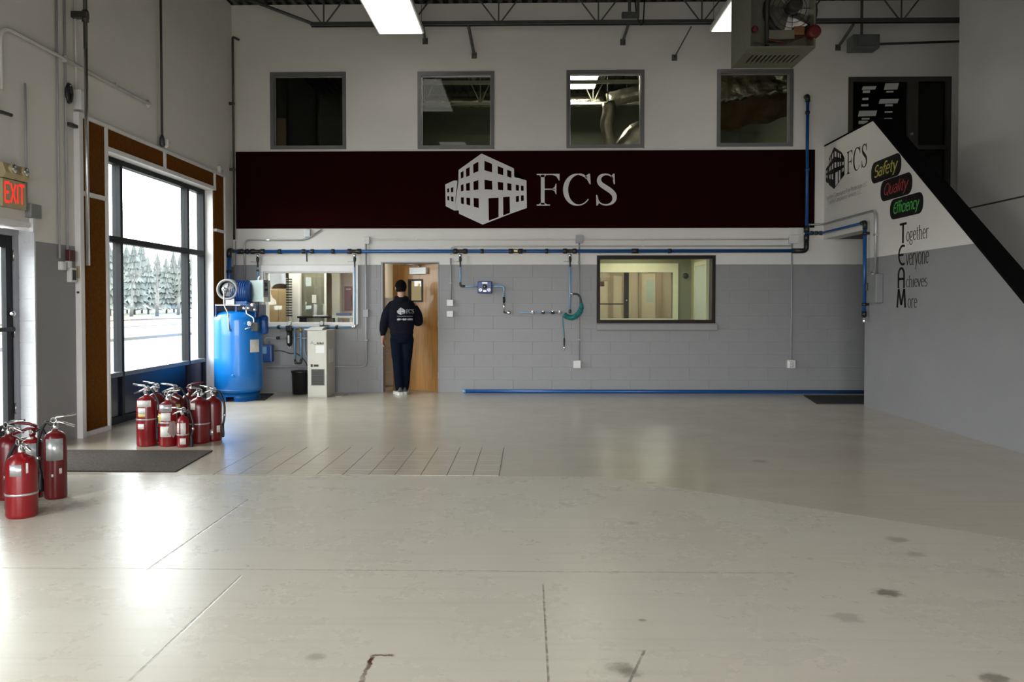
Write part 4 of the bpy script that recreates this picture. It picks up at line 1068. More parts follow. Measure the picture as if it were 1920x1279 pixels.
struct('ground_lawn', BX(XO - 120, XO - 34.5, -60, 320, -.4, .0), M_GRASS)
bm = nb(); rows = []
for j in range(7):
    row = []
    for i in range(40):
        yy = -40 + 380 * i / 39; t = j / 6
        row.append(bm.verts.new((XO - 75 - 60 * t, yy, -.2 + (13 + 2.5 * sin(i * .7) + 1.5 * sin(i * 1.9)) * sin(t * pi / 2))))
    rows.append(row)
for j in range(6):
    for i in range(39): bm.faces.new((rows[j][i], rows[j+1][i], rows[j+1][i+1], rows[j][i+1])).smooth = True
struct('ground_wooded_ridge', bm, mat('bare_wood_ridge', (0.095, 0.097, 0.102), 1, var=.25, scale=.15))  # ridge greyed by haze painted into its colour
M_CONI = mat('conifer_needles', (0.085, 0.098, 0.098), .9, var=.4, scale=1.2)  # distance haze is mixed into this pale grey-green
M_BARK = mat('grey_bark', (0.075, 0.074, 0.074), .9, var=.2)
def conifer(x, y, h, label, seed):
    rnd = random.Random(seed)
    t = thing('conifer_tree', label, 'tree', (x, y, 0), 'evergreen trees across the road')
    obj('trunk', CY((x, y, 0), (x, y, h * .9), .16, .03, 8), M_BARK, t)
    bm = nb(); n = 9
    for k in range(n):
        z = h * (.1 + .86 * k / n); R_ = h * .20 * (1 - k / n) ** .8 + .25; m_ = 13
        top = bm.verts.new((x, y, z + h * .2)); ring = []
        for i in range(m_ * 2):
            a = 2 * pi * i / (m_ * 2) + k * .7; rr = R_ * ((1.0 if i % 2 else .62) + rnd.uniform(-.14, .14))
            ring.append(bm.verts.new((x + rr * cos(a), y + rr * sin(a), z - (.12 * R_ if i % 2 else -.06) + rnd.uniform(-.12, .12))))
        cb = bm.verts.new((x, y, z + .1))
        for i in range(m_ * 2):
            j = (i + 1) % (m_ * 2); bm.faces.new((ring[i], ring[j], top)); bm.faces.new((ring[j], ring[i], cb))
    obj('crown', bm, M_CONI, t)
def bare_tree(x, y, h, label, seed):
    rnd = random.Random(seed)
    t = thing('bare_tree', label, 'tree', (x, y, 0), 'leafless trees across the road')
    bm = nb()
    def grow(p, d, ln, r, lv):
        q = p + d * ln; mid = p + d * ln * .5 + Vector((rnd.uniform(-1, 1), rnd.uniform(-1, 1), 0)) * ln * .06
        tube(bm, [p, mid, q], [r, r * .85, r * .65], 5, caps=False)
        if lv == 0: return
        for k in range(3 if lv > 1 else 4):
            nd = (d + Vector((rnd.uniform(-1, 1), rnd.uniform(-1, 1), rnd.uniform(-.1, .6))) * .75).normalized()
            grow(p + d * ln * rnd.uniform(.6, 1), nd, ln * rnd.uniform(.55, .8), r * .55, lv - 1)
    tr = nb(); tube(tr, [(x, y, 0), (x + .1, y, h * .3)], [.22, .17], 8); obj('trunk', tr, M_BARK, t)
    grow(Vector((x + .1, y, h * .29)), Vector((0, 0, 1)), h * .27, .14, 4)
    obj('branches', bm, M_BARK, t)
tx = XO - 42
for i, (px, X_, h, s) in enumerate(((206, -52, 8.6, 'first in the narrow left pane'), (219, -60, 10.5, 'second in the narrow left pane'), (238, -64, 10.5, 'leftmost in the middle pane'), (252, -54, 9.4, 'second from the left in the middle pane'), (266, -62, 11.0, 'third from the left in the middle pane'),
     (278, -56, 8.2, 'fourth from the left in the middle pane'), (296, -66, 10.0, 'behind the big bare tree'), (312, -58, 8.6, 'just right of the big bare tree'), (326, -64, 10.6, 'second from the right in the middle pane'), (341, -56, 9.6, 'rightmost in the middle pane'),
     (362, -62, 10.8, 'first in the narrow right pane'), (376, -54, 9.2, 'second in the narrow right pane'), (400, -60, 10.0, 'hidden past the right window jamb'), (180, -56, 9.0, 'hidden past the left window jamb'))):
    r_ = ray(px, 560); conifer(X_, r_.y / r_.x * X_, h, 'hazy grey-green evergreen across the road, ' + s, 20 + i)
for i, (px, X_, h, s) in enumerate(((246, -46, 6.5, 'slim leafless tree at the left of the middle pane'), (294, -44, 9.5, 'spreading leafless tree in the middle of the tall window'), (334, -47, 8.0, 'leafless tree at the right of the middle pane'))):
    r_ = ray(px, 560); bare_tree(X_, r_.y / r_.x * X_, h, s, 50 + i)
# ================================================================== LIGHTS IN THE ROOM
def troffer(x0, x1, y0, y1, z, label):
    t = thing('ceiling_light', label, 'ceiling light', ((x0 + x1) / 2, (y0 + y1) / 2, z), 'light panels hung under the roof')
    obj('housing', BX(x0 - .025, x1 + .025, y0 - .025, y1 + .025, z + .004, z + .07, ch=.006), M_WHITEPL, t)
    obj('diffuser', BX(x0, x1, y0, y1, z - .006, z + .004), M_LIGHT, t)
    for y in (y0 + .15, y1 - .15):
        obj('hanger', CY((x0 - .01, y, z + .06), (x0 - .01, y, ZC), .004, seg=6), M_JOIST, t); obj('hanger', CY((x1 + .01, y, z + .06), (x1 + .01, y, ZC), .004, seg=6), M_JOIST, t)
LZ = 5.18
def atz(x, y, z): d = ray(x, y); t = (z - CAM_H) / d.z; return (d.x * t, d.y * t)
la = atz(712, 63, LZ); lb = atz(792, 63, LZ); lc = atz(1333, 61, LZ)
lw = lb[0] - la[0]
troffer(la[0], lb[0], la[1] - 2.44, la[1], LZ, 'bright light panel hung near the back wall on the left')
troffer(lc[0], lc[0] + lw, la[1] - 1.22, la[1], LZ, 'bright light panel half hidden by the hanging heater')
for y1, s in ((5.9, 'middle row'), (.5, 'row above the camera')):
    troffer(la[0], lb[0], y1 - 1.22, y1, LZ, 'left light panel of the ' + s); troffer(lc[0], lc[0] + lw, y1 - 1.22, y1, LZ, 'right light panel of the ' + s)

# braces from the joist back to the wall
def brace(p_a, p_b, r, label):
    a = B(*p_a, .5); b_ = B(*p_b, .02)
    bm = nb(); tube(bm, [(a[0], D - .5, a[1]), (b_[0], D - .02, b_[1])], r, 4); 
    t = thing('wall_brace', label, 'brace', (b_[0], D - .02, b_[1]), 'steel braces between joist and wall'); obj('angle_bar', bm, M_JOIST, t)
    obj('anchor_plate', BX(b_[0] - .04, b_[0] + .04, D - .012, D - .0, b_[1] - .05, b_[1] + .04), M_JOIST, t)
brace((878, 46), (889, 103), .024, 'dark brace right of the left light panel')
brace((1178, 46), (1168, 78), .022, 'short dark brace left of the third upper window top')
brace((1296, 50), (1265, 107), .012, 'thin slanting rod brace left of the hanging heater')
brace((1600, 46), (1572, 88), .026, 'dark brace right of the hanging heater')
brace((793, 46), (797, 76), .020, 'stub brace beside the left light panel corner')
# small junction box with cable on the joist
t = thing('junction_box', 'dark junction box with dropping cables on the joist above the third upper window', 'box', (B(1180, 35, .5)[0], D - .56, _zb))
a = B(1180, 36, .58)
obj('box_body', BX(a[0] - .11, a[0] + .11, D - .62, D - .552, _zb + .06, _zb + .14, ch=.006), M_JOIST, t)
obj('cable', TU(bend([(a[0] + .06, D - .6, ZC), (a[0] + .10, D - .6, _zb + .1), (a[0] + .16, D - .58, _zb - .05), (a[0] + .2, D - .58, _zb - .02), (a[0] + .23, D - .58, ZC)], .08), .009, 6), M_BLKPL, t)
obj('strut', BX(a[0] - .02, a[0] + .02, D - .62, D - .58, _zb + .14, ZC), M_JOIST, t); obj('strut', BX(a[0] + .1, a[0] + .14, D - .62, D - .58, _zb + .06, ZC), M_JOIST, t)

# ================================================================== HANGING UNIT HEATER
hy0, hy1 = 9.0, 9.78
hv = lambda x, y, Y: (ray(x, y) * (Y / ray(x, y).y)) + Vector((0, 0, CAM_H))
pl, pr = hv(1404, 90, hy0), hv(1529, 92, hy0)
hx0_, hx1_, hz0, hz1 = pl.x, pr.x, pl.z, 5.45
M_HEAT = mat('olive_beige_heater_enamel', (0.15, 0.145, 0.10), .45, var=.06)
M_HD = mat('dark_heater_interior', (0.02, 0.02, 0.02), .6)
ht = thing('unit_heater', 'olive-beige gas unit heater hanging under the roof with fan and louvres', 'heater', ((hx0_ + hx1_) / 2, (hy0 + hy1) / 2, hz0))
th_ = .02
bm = nb()
box(bm, hx0_, hx0_ + th_, hy0, hy1, hz0, hz1); box(bm, hx1_ - th_, hx1_, hy0, hy1, hz0, hz1); box(bm, hx0_ + th_, hx1_ - th_, hy0 + .3, hy1, hz1 - th_, hz1)
box(bm, hx0_ + th_, hx1_ - th_, hy1 - th_, hy1, hz0 + th_, hz1 - th_)
box(bm, hx0_ + th_, hx1_ - th_, hy0 + .22, hy0 + .24, hz0 + th_, hz1 - th_)            # recessed back panel
hb = obj('cabinet', bm, M_HEAT, ht)
# bottom with real slots
bm = nb(); nsl = 11; sw = (hx1_ - hx0_ - .16) / nsl
box(bm, hx0_ + th_, hx1_ - th_, hy0, hy0 + .26, hz0, hz0 + th_); box(bm, hx0_ + th_, hx1_ - th_, hy1 - .22, hy1 - th_, hz0, hz0 + th_)
box(bm, hx0_ + th_, hx0_ + .08, hy0 + .26, hy1 - .22, hz0, hz0 + th_); box(bm, hx1_ - .08, hx1_ - th_, hy0 + .26, hy1 - .22, hz0, hz0 + th_)
obj('bottom_panel', bm, M_HEAT, ht)
for i in range(nsl):
    x = hx0_ + .08 + i * sw
    obj('louvre', prism(nb(), [(x + .0, hz0 + .001), (x + sw * .55, hz0 + .001), (x + sw * .75, hz0 + .03), (x + sw * .2, hz0 + .03)], lambda u, v, w: (u, hy0 + .26 + w, v), hy1 - hy0 - .48), M_HEAT, ht)
obj('heat_exchanger', BX(hx0_ + .05, hx1_ - .05, hy0 + .26, hy1 - .05, hz0 + .06, hz1 - .05), M_HD, ht)
fc = hv(1487, 14, hy0 + .1)
# fan with venturi ring, blades, motor and wire guard
bm = nb(); R_ = .27; n = 36
for i in range(n):
    a0, a1 = 2*pi*i/n, 2*pi*(i+1)/n
    for (ra, ya), (rb, yb) in (((R_ + .04, hy0 + .20), (R_ + .01, hy0 + .14)), ((R_ + .01, hy0 + .14), (R_ - .02, hy0 + .16)), ((R_ - .02, hy0 + .16), (R_ - .02, hy0 + .22))):
        f = bm.faces.new([bm.verts.new(p) for p in ((fc.x + ra*cos(a0), ya, fc.z + ra*sin(a0)), (fc.x + ra*cos(a1), ya, fc.z + ra*sin(a1)), (fc.x + rb*cos(a1), yb, fc.z + rb*sin(a1)), (fc.x + rb*cos(a0), yb, fc.z + rb*sin(a0)))]); f.smooth = True
bmesh.ops.remove_doubles(bm, verts=bm.verts, dist=1e-5)
obj('fan_ring', bm, M_HD, ht)
for k in range(4):
    a = radians(-75 + 90 * k); bm = nb(); u = Vector((cos(a), 0, sin(a))); v = Vector((-sin(a), 0, cos(a))); c = Vector((fc.x, hy0 + .17, fc.z))
    pts = [c + u * .05 + v * .04, c + u * .22 + v * .13 + Vector((0, -.03, 0)), c + u * .245 - v * .02, c + u * .2 - v * .12 + Vector((0, .03, 0)), c + u * .05 - v * .04]
    f = bm.faces.new([bm.verts.new(p) for p in pts]); bmesh.ops.solidify(bm, geom=[f], thickness=.004); obj('fan_blade', bm, M_BRUSHED, ht)
obj('fan_motor', LA([(.05, -.04), (.075, -.03), (.075, .10), (.03, .12)], (fc.x, hy0 + .02, fc.z), axis='Y', seg=18), M_HD, ht)
bm = nb()
for rr in (.1, .16, .22, .27):
    tube(bm, [(fc.x + rr * cos(2*pi*i/24), hy0 + .12, fc.z + rr * sin(2*pi*i/24)) for i in range(25)], .0035, 5)
for k in range(8): tube(bm, [(fc.x, hy0 + .115, fc.z), (fc.x + .28 * cos(k*pi/4), hy0 + .13, fc.z + .28 * sin(k*pi/4))], .0035, 5)
obj('fan_guard', bm, M_HD, ht)
M_REDK = mat('red_knob', (.10, .004, .004), .5)
p = hv(1526, 60, hy0 + .02); obj('red_motor', LA([(.045, 0), (.072, .01), (.072, .10), (.05, .12)], (p.x, hy0 - .02, p.z), axis='Y', seg=18), M_REDK, ht)
p = hv(1415, 55, hy0 + .05); obj('red_valve', LA([(.02, 0), (.035, .01), (.035, .04), (.015, .05)], (p.x, hy0 + .02, p.z), axis='Y', seg=12), M_REDK, ht)
a, b_ = hv(1440, 58, hy0 + .1), hv(1488, 75, hy0 + .1)
obj('gas_valve', BX(a.x, b_.x, hy0 + .06, hy0 + .215, b_.z, a.z, ch=.01), M_HEAT, ht)
a, b_ = hv(1488, 50, hy0 + .1), hv(1508, 66, hy0 + .1)
obj('copper_fitting', BX(a.x, b_.x, hy0 + .08, hy0 + .215, b_.z, a.z, ch=.008), mat('copper', (.30, .14, .06), .4, .6), ht)
p, q = hv(1437, -20, hy0 + .08), hv(1438, 86, hy0 + .08); obj('gas_pipe', TU([(p.x, hy0 + .08, 5.4), (q.x, hy0 + .08, q.z)], .022, 10), M_HD, ht)
p0_, p1_, p2_, p3_ = hv(1412, 78, hy0 + .02), hv(1428, 82, hy0), hv(1470, 82, hy0 - .02), hv(1505, 70, hy0)
obj('wire', TU(bend([p0_, p1_, p2_, p3_], .05), .006, 6), M_HD, ht)
p0_, p1_ = hv(1440, 74, hy0 + .02), hv(1512, 68, hy0 + .02); obj('wire', TU(bend([p0_, (p0_ + p1_) / 2 - Vector((0, 0, .06)), p1_], .08), .006, 6), mat('red_wire', (.18, .02, .015), .5), ht)
for x in (hx0_ + .05, hx1_ - .05):
    for y in (hy0 + .33, hy1 - .05): obj('hanger_rod', CY((x, y, hz1), (x, y, ZC), .007, seg=6), M_JOIST, ht)
# flue / small motor box to its right with rod
a, b_ = BR(1592, 1642, 68, 97)[0:2]; za, zb_ = B(1615, 96, .35)[1], B(1615, 70, .35)[1]
mb = thing('operator_box', 'small dim grey motor box under the roof right of the heater', 'motor box', ((a + b_) / 2, D - .4, za))
obj('box_body', BX(B(1592, 80, .35)[0], B(1642, 80, .35)[0], D - .5, D - .25, za, zb_, ch=.015), mat('dim_grey_enamel', (.10, .105, .11), .5), mb)
obj('cover_cap', BX(B(1600, 80, .35)[0], B(1634, 80, .35)[0], D - .53, D - .5, za + .03, zb_ - .02, ch=.01), mat('dim_grey_enamel', (0, 0, 0)), mb)
obj('drive_rod', CY((B(1640, 83, .35)[0], D - .35, B(1640, 83, .35)[1]), (XW - .01, D - .35, B(1784, 77, .35)[1]), .018, seg=8), M_HD, mb)
obj('hanger_strap', BX(B(1615, 80, .35)[0] - .02, B(1615, 80, .35)[0] + .02, D - .36, D - .355, zb_, ZC), M_JOIST, mb)

# ================================================================== PIPES AND CONDUITS ON THE BACK WALL
PO = 0.085
def PB(x, y, off=PO): q = B(x, y, off); return Vector((q[0], D - off, q[1]))
def tee(parent, x0, x1, y, r=.040, nm='tee_fitting'):
    a, b_ = PB(x0, y), PB(x1, y); l = b_.x - a.x
    return obj(nm, LA([(r*.7, 0), (r, .012), (r, l*.28), (r*.72, l*.34), (r*.72, l*.66), (r, l*.72), (r, l - .012), (r*.7, l)], (a.x, a.y, a.z), axis='X', seg=14), M_BLKPL, parent)
def clip(parent, x, y, w=.045, r=.036):
    p = PB(x, y); bm = nb(); cyl(bm, (p.x - w/2, p.y, p.z), (p.x + w/2, p.y, p.z), r, seg=12); box(bm, p.x - w*.35, p.x + w*.35, p.y, D - .005, p.z - .03, p.z + .03)
    return obj('pipe_clip', bm, M_BLKPL, parent)
ym = 471.0
am = thing('air_main_pipe', 'long blue compressed-air pipe with black fittings along the back wall', 'pipe', (0, D - PO, B(960, ym)[1]))
zmain = PB(960, ym).z
PBm = lambda x: Vector((PB(x, ym).x, D - PO, zmain))
def mainfit(x0, x1, nm='tee_fitting', r=.040):
    a, b_ = PBm(x0), PBm(x1); l = b_.x - a.x
    return obj(nm, LA([(r*.7, 0), (r, .012), (r, l*.28), (r*.72, l*.34), (r*.72, l*.66), (r, l*.72), (r, l - .012), (r*.7, l)], (a.x, a.y, a.z), axis='X', seg=14), M_BLKPL, am)
def mainclip(x, w=.045):
    p = PBm(x); bm = nb(); cyl(bm, (p.x - w/2, p.y, p.z), (p.x + w/2, p.y, p.z), .036, seg=12); box(bm, p.x - w*.35, p.x + w*.35, p.y, D - .001, p.z - .03, p.z + .03)
    return obj('pipe_clip', bm, M_BLKPL, am)
x_up = PBm(1512)
obj('pipe', TU([PBm(462), PBm(1497)], .027, 12), M_PIPEB, am)
lf_ = Vector((XL + .085, (XL + .085) * ray(430, 500).y / ray(430, 500).x, 0))
cn_ = Vector((XL + .085, D - PO, zmain))
obj('corner_pipe', TU(bend([PBm(462), cn_, Vector((lf_.x, lf_.y + .06, zmain))], .06), .027, 12), M_PIPEB, am)
obj('elbow', TU(bend([Vector((lf_.x, lf_.y + .10, zmain)), Vector((lf_.x, lf_.y, zmain)), Vector((lf_.x, lf_.y, zmain - .11))], .05), .037, 12), M_BLKPL, am)
obj('coupling', CY(PBm(444), PBm(452), .036), M_BLKPL, am)
obj('pipe', TU([(lf_.x, lf_.y, zmain - .1), (lf_.x, lf_.y, 1.45)], .03, 12), M_PIPEB, am)
p = PB(430, 511); bm = nb(); cyl(bm, (lf_.x, lf_.y, p.z - .02), (lf_.x, lf_.y, p.z + .02), .038, seg=12); box(bm, XL + .025, lf_.x, lf_.y - .015, lf_.y + .015, p.z - .02, p.z + .02); obj('pipe_clip', bm, M_BLKPL, am)
for x0, x1 in ((450, 467), (469, 497), (651, 678), (849, 877), (1055, 1082)): mainfit(x0, x1)
v1 = mainfit(565, 590, 'shutoff_valve', .036); p = PBm(577); obj('valve_handle', TU(bend([p + Vector((0, -.035, .0)), p + Vector((0, -.06, -.01)), p + Vector((.005, -.062, -.16))], .02), .010, 8), M_BLKPL, v1)
v2 = mainfit(953, 981, 'shutoff_valve', .038); p = PBm(967); obj('valve_badge', BX(p.x - .03, p.x + .03, p.y - .042, p.y - .03, p.z - .012, p.z + .012, ch=.003), mat('brass', (.45, .33, .12), .35, .8), v2); obj('valve_handle', TU([p + Vector((.05, -.035, 0)), p + Vector((.16, -.04, 0))], .010, 8), M_BLKPL, v2)
for x in (524.5, 624.5, 904, 1025, 1256): mainclip(x)
mainclip(1191, .10)
obj('elbow', TU(bend([PBm(1485), x_up, x_up + Vector((0, 0, .14))], .06), [.037] * 8, 12), M_BLKPL, am)
obj('riser_pipe', TU([x_up + Vector((0, 0, .13)), Vector((x_up.x, x_up.y, PB(1513, 187).z))], .025, 12), M_PIPEB, am)
for y0, y1, r in ((452, 440, .040), (436, 424, .042)):
    obj('coupling', CY((x_up.x, x_up.y, PB(1512, y0).z), (x_up.x, x_up.y, PB(1512, y1).z), r), M_BLKPL, am)
pt = PB(1513, 186); obj('top_elbow', TU(bend([(x_up.x, x_up.y, pt.z - .04), (x_up.x, x_up.y, pt.z + .05), (x_up.x, D - .004, pt.z + .05)], .04), .036, 12), M_BLKPL, am)
for y in (211, 318): p = PB(1513, y); obj('pipe_clip', (lambda bm: (cyl(bm, (x_up.x, x_up.y, p.z - .02), (x_up.x, x_up.y, p.z + .02), .034, seg=12), box(bm, x_up.x - .012, x_up.x + .012, x_up.y, D - .02, p.z - .015, p.z + .015), bm)[-1])(nb()), M_PIPEB if y > 300 else M_BLKPL, am)
# branch round the corner onto the stair wall
SOF = .06
zb1 = PB(1520, 437).z
ys_e, zs_e = S(1622, 417, SOF)
cor = Vector((XR - SOF, D - PO, zb1))
br = thing('air_branch_pipe', 'blue air pipe turning from the riser onto the stair wall and down to a drain', 'pipe', (XR - SOF, ys_e, 1.0))
end = Vector((XR - SOF, ys_e, zb1 + .0))
obj('pipe', TU(bend([(x_up.x, D - PO, zb1), cor, end], .05), .017, 10), M_PIPEB, br)
for k in range(3):
    a = Vector((x_up.x + .06 + k * .065, D - PO, zb1)); obj('coupling', CY(a, a + Vector((.045, 0, 0)), .03), M_BLKPL, br)
obj('coupling', CY(end + Vector((0, .12, 0)), end + Vector((0, .06, 0)), .028), M_BLKPL, br)
obj('elbow', TU(bend([end + Vector((0, .05, 0)), end, end - Vector((0, 0, .09))], .04), .032, 10), M_BLKPL, br)
zlow = S(1625, 590, SOF)[1]
obj('down_pipe', TU([end - Vector((0, 0, .08)), Vector((end.x, end.y, zlow))], .024, 10), M_PIPEB, br)
for y in (437, 571):
    z = S(1624, y, SOF)[1]; bm = nb(); cyl(bm, (end.x, end.y, z - .02), (end.x, end.y, z + .02), .032, seg=10); box(bm, end.x, XR - .001, end.y - .012, end.y + .012, z - .018, z + .018); obj('pipe_clip', bm, M_BLKPL, br)
obj('drain_coupling', CY((end.x, end.y, zlow + .04), (end.x, end.y, zlow - .03), .032), M_BLKPL, br)
obj('drain_cock', LA([(.014, -.11), (.02, -.10), (.02, -.06), (.012, -.05), (.018, -.03)], (end.x, end.y, zlow), seg=10), M_CHROME, br)
# blue pipe lying along the foot of the wall
a, b_ = F(868, 739.5), F(1611, 739)
fp = thing('floor_air_pipe', 'long blue pipe lying on the floor along the foot of the back wall', 'pipe', ((a[0] + b_[0]) / 2, D - .06, 0))
obj('pipe', CY((a[0], D - .06, .028), (XR + .6, D - .06, .028), .027), M_PIPEB, fp)
obj('end_cap', CY((a[0] - .02, D - .06, .028), (a[0] + .03, D - .06, .028), .0285), M_PIPELB, fp)

# drops
def drop_head(t, x, y0, y1):
    """ball valve and nipple under a tee of the main"""
    p = PBm(x); q = PB(x, y1)
    obj('brass_nipple', LA([(.016, 0), (.026, .008), (.026, .03), (.016, .04)], (p.x, p.y, p.z - .085), seg=10), M_CHROME, t)
    obj('ball_valve', LA([(.012, 0), (.02, .01), (.024, .05), (.016, .075)], (p.x, p.y, p.z - .16), seg=10), M_BLKPL, t)
    obj('valve_lever', TU([(p.x, p.y - .02, p.z - .155), (p.x - .10, p.y - .03, p.z - .158)], .005, 6), M_BRUSHED, t)
    obj('nipple', CY((p.x, p.y, p.z - .16), (p.x, p.y, p.z - .25), .012), M_DARKPIPE, t)
    return Vector((p.x, p.y, p.z - .24))
t = thing('air_drop', 'short air drop beside the compressor control box', 'pipe', (PBm(483).x, D - PO, 1.9)); p = drop_head(t, 483, 478, 500)
obj('tube', TU([p, (p.x, p.y, 1.30)], .016, 8), M_PIPELB, t); obj('fitting', LA([(.01, 0), (.02, .01), (.02, .03), (.01, .04)], (p.x, p.y, p.z - .07), seg=10), M_DARKPIPE, t)
t = thing('air_drop', 'pale blue air drop along the right casing of the left office window', 'pipe', (PBm(665).x, D - PO, 1.0)); p = drop_head(t, 665, 478, 500)
zl_ = PB(600, 613.5).z; xl_ = PB(492, 613).x
obj('tube', TU([p, (p.x, p.y, zl_ + .03)], .013, 8), M_PIPELB, t)
obj('elbow_fitting', TU(bend([(p.x, p.y, zl_ + .05), (p.x, p.y, zl_), (p.x - .06, p.y, zl_)], .03), .016, 8), M_BRUSHED, t)
obj('lower_tube', TU([(p.x - .05, p.y, zl_), (xl_, p.y, zl_)], .013, 8), M_PIPELB, t)
for x in (522, 631):
    q = PB(x, 613); obj('tube_clip', (lambda bm: (cyl(bm, (q.x - .02, q.y, zl_), (q.x + .02, q.y, zl_), .02, seg=10), box(bm, q.x - .012, q.x + .012, q.y, D - .005, zl_ - .03, zl_ + .03), bm)[-1])(nb()), M_BLKPL, t)
t = thing('air_drop', 'pale blue air drop feeding the blue regulator box', 'pipe', (PBm(863).x, D - PO, 1.65)); p = drop_head(t, 863, 478, 500)
zr_ = PB(880, 537).z
obj('tube', TU([p, (p.x, p.y, zr_ + .03)], .013, 8), M_PIPELB, t)
obj('elbow_fitting', TU(bend([(p.x, p.y, zr_ + .06), (p.x, p.y, zr_), (p.x + .07, p.y, zr_)], .04), .017, 8), M_DARKPIPE, t)
xa, xb = PB(898, 537).x, PB(922, 537).x; xe = PB(945, 537).x
obj('tube', TU([(p.x + .06, p.y, zr_), (xa, p.y, zr_)], .010, 8), M_PIPELB, t)
obj('outlet_tube', TU(bend([(xb, p.y, zr_), (xe, p.y, zr_), (xe, p.y, PB(945, 558).z)], .04), .014, 8), M_PIPELB, t)
zq = PB(945, 584).z
obj('black_coupling', CY((xe, p.y, PB(945, 567).z), (xe, p.y, PB(945, 557).z), .02), M_BLKPL, t)
obj('nipple', CY((xe, p.y, zq), (xe, p.y, PB(945, 566).z), .012), M_CHROME, t)
obj('outlet_cock', TU(bend([(xe, p.y, zq + .02), (xe, p.y, zq - .02), (xe + .05, p.y - .01, zq - .02), (xe + .08, p.y - .02, zq - .02)], .02), .012, 8), M_DARKPIPE, t)
q = PB(954, 586); obj('cock_disc', LA([(.008, 0), (.03, .008), (.03, .016), (.008, .03)], (q.x, q.y - .05, q.z), axis='Y', seg=14), M_CHROME, t)
# regulator box
a = BR(896.5, 923, 528, 550)
M_REGB = mat('regulator_blue', (.006, .035, .20), .35)
rg = thing('regulator_box', 'dark blue air regulator box with two gauges on the grey wall', 'regulator', ((a[0] + a[1]) / 2, D - .06, a[2]))
obj('housing', BX(a[0], a[1], D - .12, D - .005, a[2], a[3], ch=.012), M_REGB, rg)
xm_ = (a[0] + a[1]) / 2; zm = (a[2] + a[3]) / 2
kn = obj('dial', LA([(.012, -.02), (.03, -.016), (.034, 0)], (xm_, D - .12, zm + .01), axis='Y', seg=18), M_BLKPL, rg)
obj('dial_cap', LA([(.004, -.006), (.014, 0)], (xm_, D - .14, zm + .01), axis='Y', seg=14), mat('dial_yellow', (.5, .45, .2), .4), kn)
for s in (-1, 1):
    g = obj('gauge', LA([(.022, -.014), (.028, -.01), (.028, 0)], (xm_ + s * .065, D - .12, a[2] + .05), axis='Y', seg=18), M_CHROME, rg); obj('gauge_face', LA([(.021, -.002), (.021, 0)], (xm_ + s * .065, D - .1345, a[2] + .05), axis='Y', seg=18), M_WHITEPL, g)
obj('name_plate', BX(xm_ - .04, xm_ + .04, D - .1235, D - .12, a[3] - .035, a[3] - .012), M_LABELG, rg)
obj('lower_latch', BX(xm_ - .022, xm_ + .022, D - .13, D - .12, a[2] + .02, a[2] + .045, ch=.004), M_CHROME, rg)
# manifold with spare couplings
zmf = PB(1000, 586.5, .05).z
mf = thing('air_manifold', 'thin pale tube with small couplings in a row on the grey wall', 'manifold', (PB(1010, 586).x, D - .05, zmf))
obj('tube', CY((PB(974, 586, .05).x, D - .05, zmf), (PB(1052, 586, .05).x, D - .05, zmf), .008, seg=8), M_PIPELB, mf)
for x, w, mm in ((998, .05, M_CHROME), (1018, .05, M_DARKPIPE), (1036, .06, M_DARKPIPE), (1049, .045, M_BRUSHED)):
    c = PB(x, 586.5, .05); l = w
    obj('coupling', LA([(.010, -l/2), (.018, -l*.4), (.018, -l*.1), (.012, 0), (.022, l*.1), (.022, l*.4), (.010, l/2)], (c.x, D - .05, zmf), axis='X', seg=12), mm, mf)
    obj('wall_clip', BX(c.x - .01, c.x + .01, D - .05, D - .003, zmf - .012, zmf + .03), M_BRUSHED, mf)
# drop with teal coil hose
t = thing('air_drop', 'pale blue air drop behind the teal coiled hose', 'pipe', (PBm(1069).x, D - PO, 1.25)); p = drop_head(t, 1069, 478, 500)
ze = PB(1068, 584).z
obj('tube', TU([p, (p.x, p.y, ze)], .014, 8), M_PIPELB, t); obj('outlet', LA([(.01, -.03), (.02, -.02), (.02, .02), (.014, .03)], (p.x, p.y, ze), seg=10), M_DARKPIPE, t)
zs = PB(1069, 551).z; obj('side_fitting', CY((p.x, p.y - .01, zs), (p.x + .06, p.y - .02, zs), .014), M_CHROME, t)
ch = thing('coil_hose', 'teal coiled air hose hanging on the air drop with a black blow gun end', 'hose', (p.x + .1, D - .12, .9))
M_TEAL = mat('teal_hose', (.01, .20, .20), .4)
path = [PB(1075, 551, .11), PB(1083, 552, .11), PB(1088, 558, .11), PB(1090, 568, .11), PB(1090, 578, .12), PB(1085, 588, .12), PB(1076, 595, .12), PB(1066, 595, .12), PB(1057, 590, .12), PB(1055, 598, .12), PB(1057, 620, .12), PB(1058, 634, .12)]
def spline(pts, n=8):
    out = []; P = [Vector(q) for q in pts]
    for i in range(len(P) - 1):
        p0, p1, p2, p3 = P[max(i-1, 0)], P[i], P[i+1], P[min(i+2, len(P)-1)]
        for k in range(n):
            s = k / n; out.append(.5*((2*p1) + (-p0+p2)*s + (2*p0-5*p1+4*p2-p3)*s*s + (-p0+3*p1-3*p2+p3)*s**3))
    out.append(P[-1]); return out
obj('black_lead', TU(spline(path[:4]), .013, 8), M_BLKPL, ch)
cs = spline(path[3:9], 40); coil = []
for i, c in enumerate(cs):
    d = (cs[min(i+1, len(cs)-1)] - cs[max(i-1, 0)]).normalized(); a_, b2 = frame_of(d); ang = i / 8 * 2 * pi
    rr = .034 if i > 40 else .012 + .022 * i / 40
    coil.append(c + a_ * cos(ang) * rr + b2 * sin(ang) * rr)
obj('coil', TU(coil, .008, 6), M_TEAL, ch)
obj('tail', TU(spline(path[8:]), .008, 8), M_TEAL, ch)
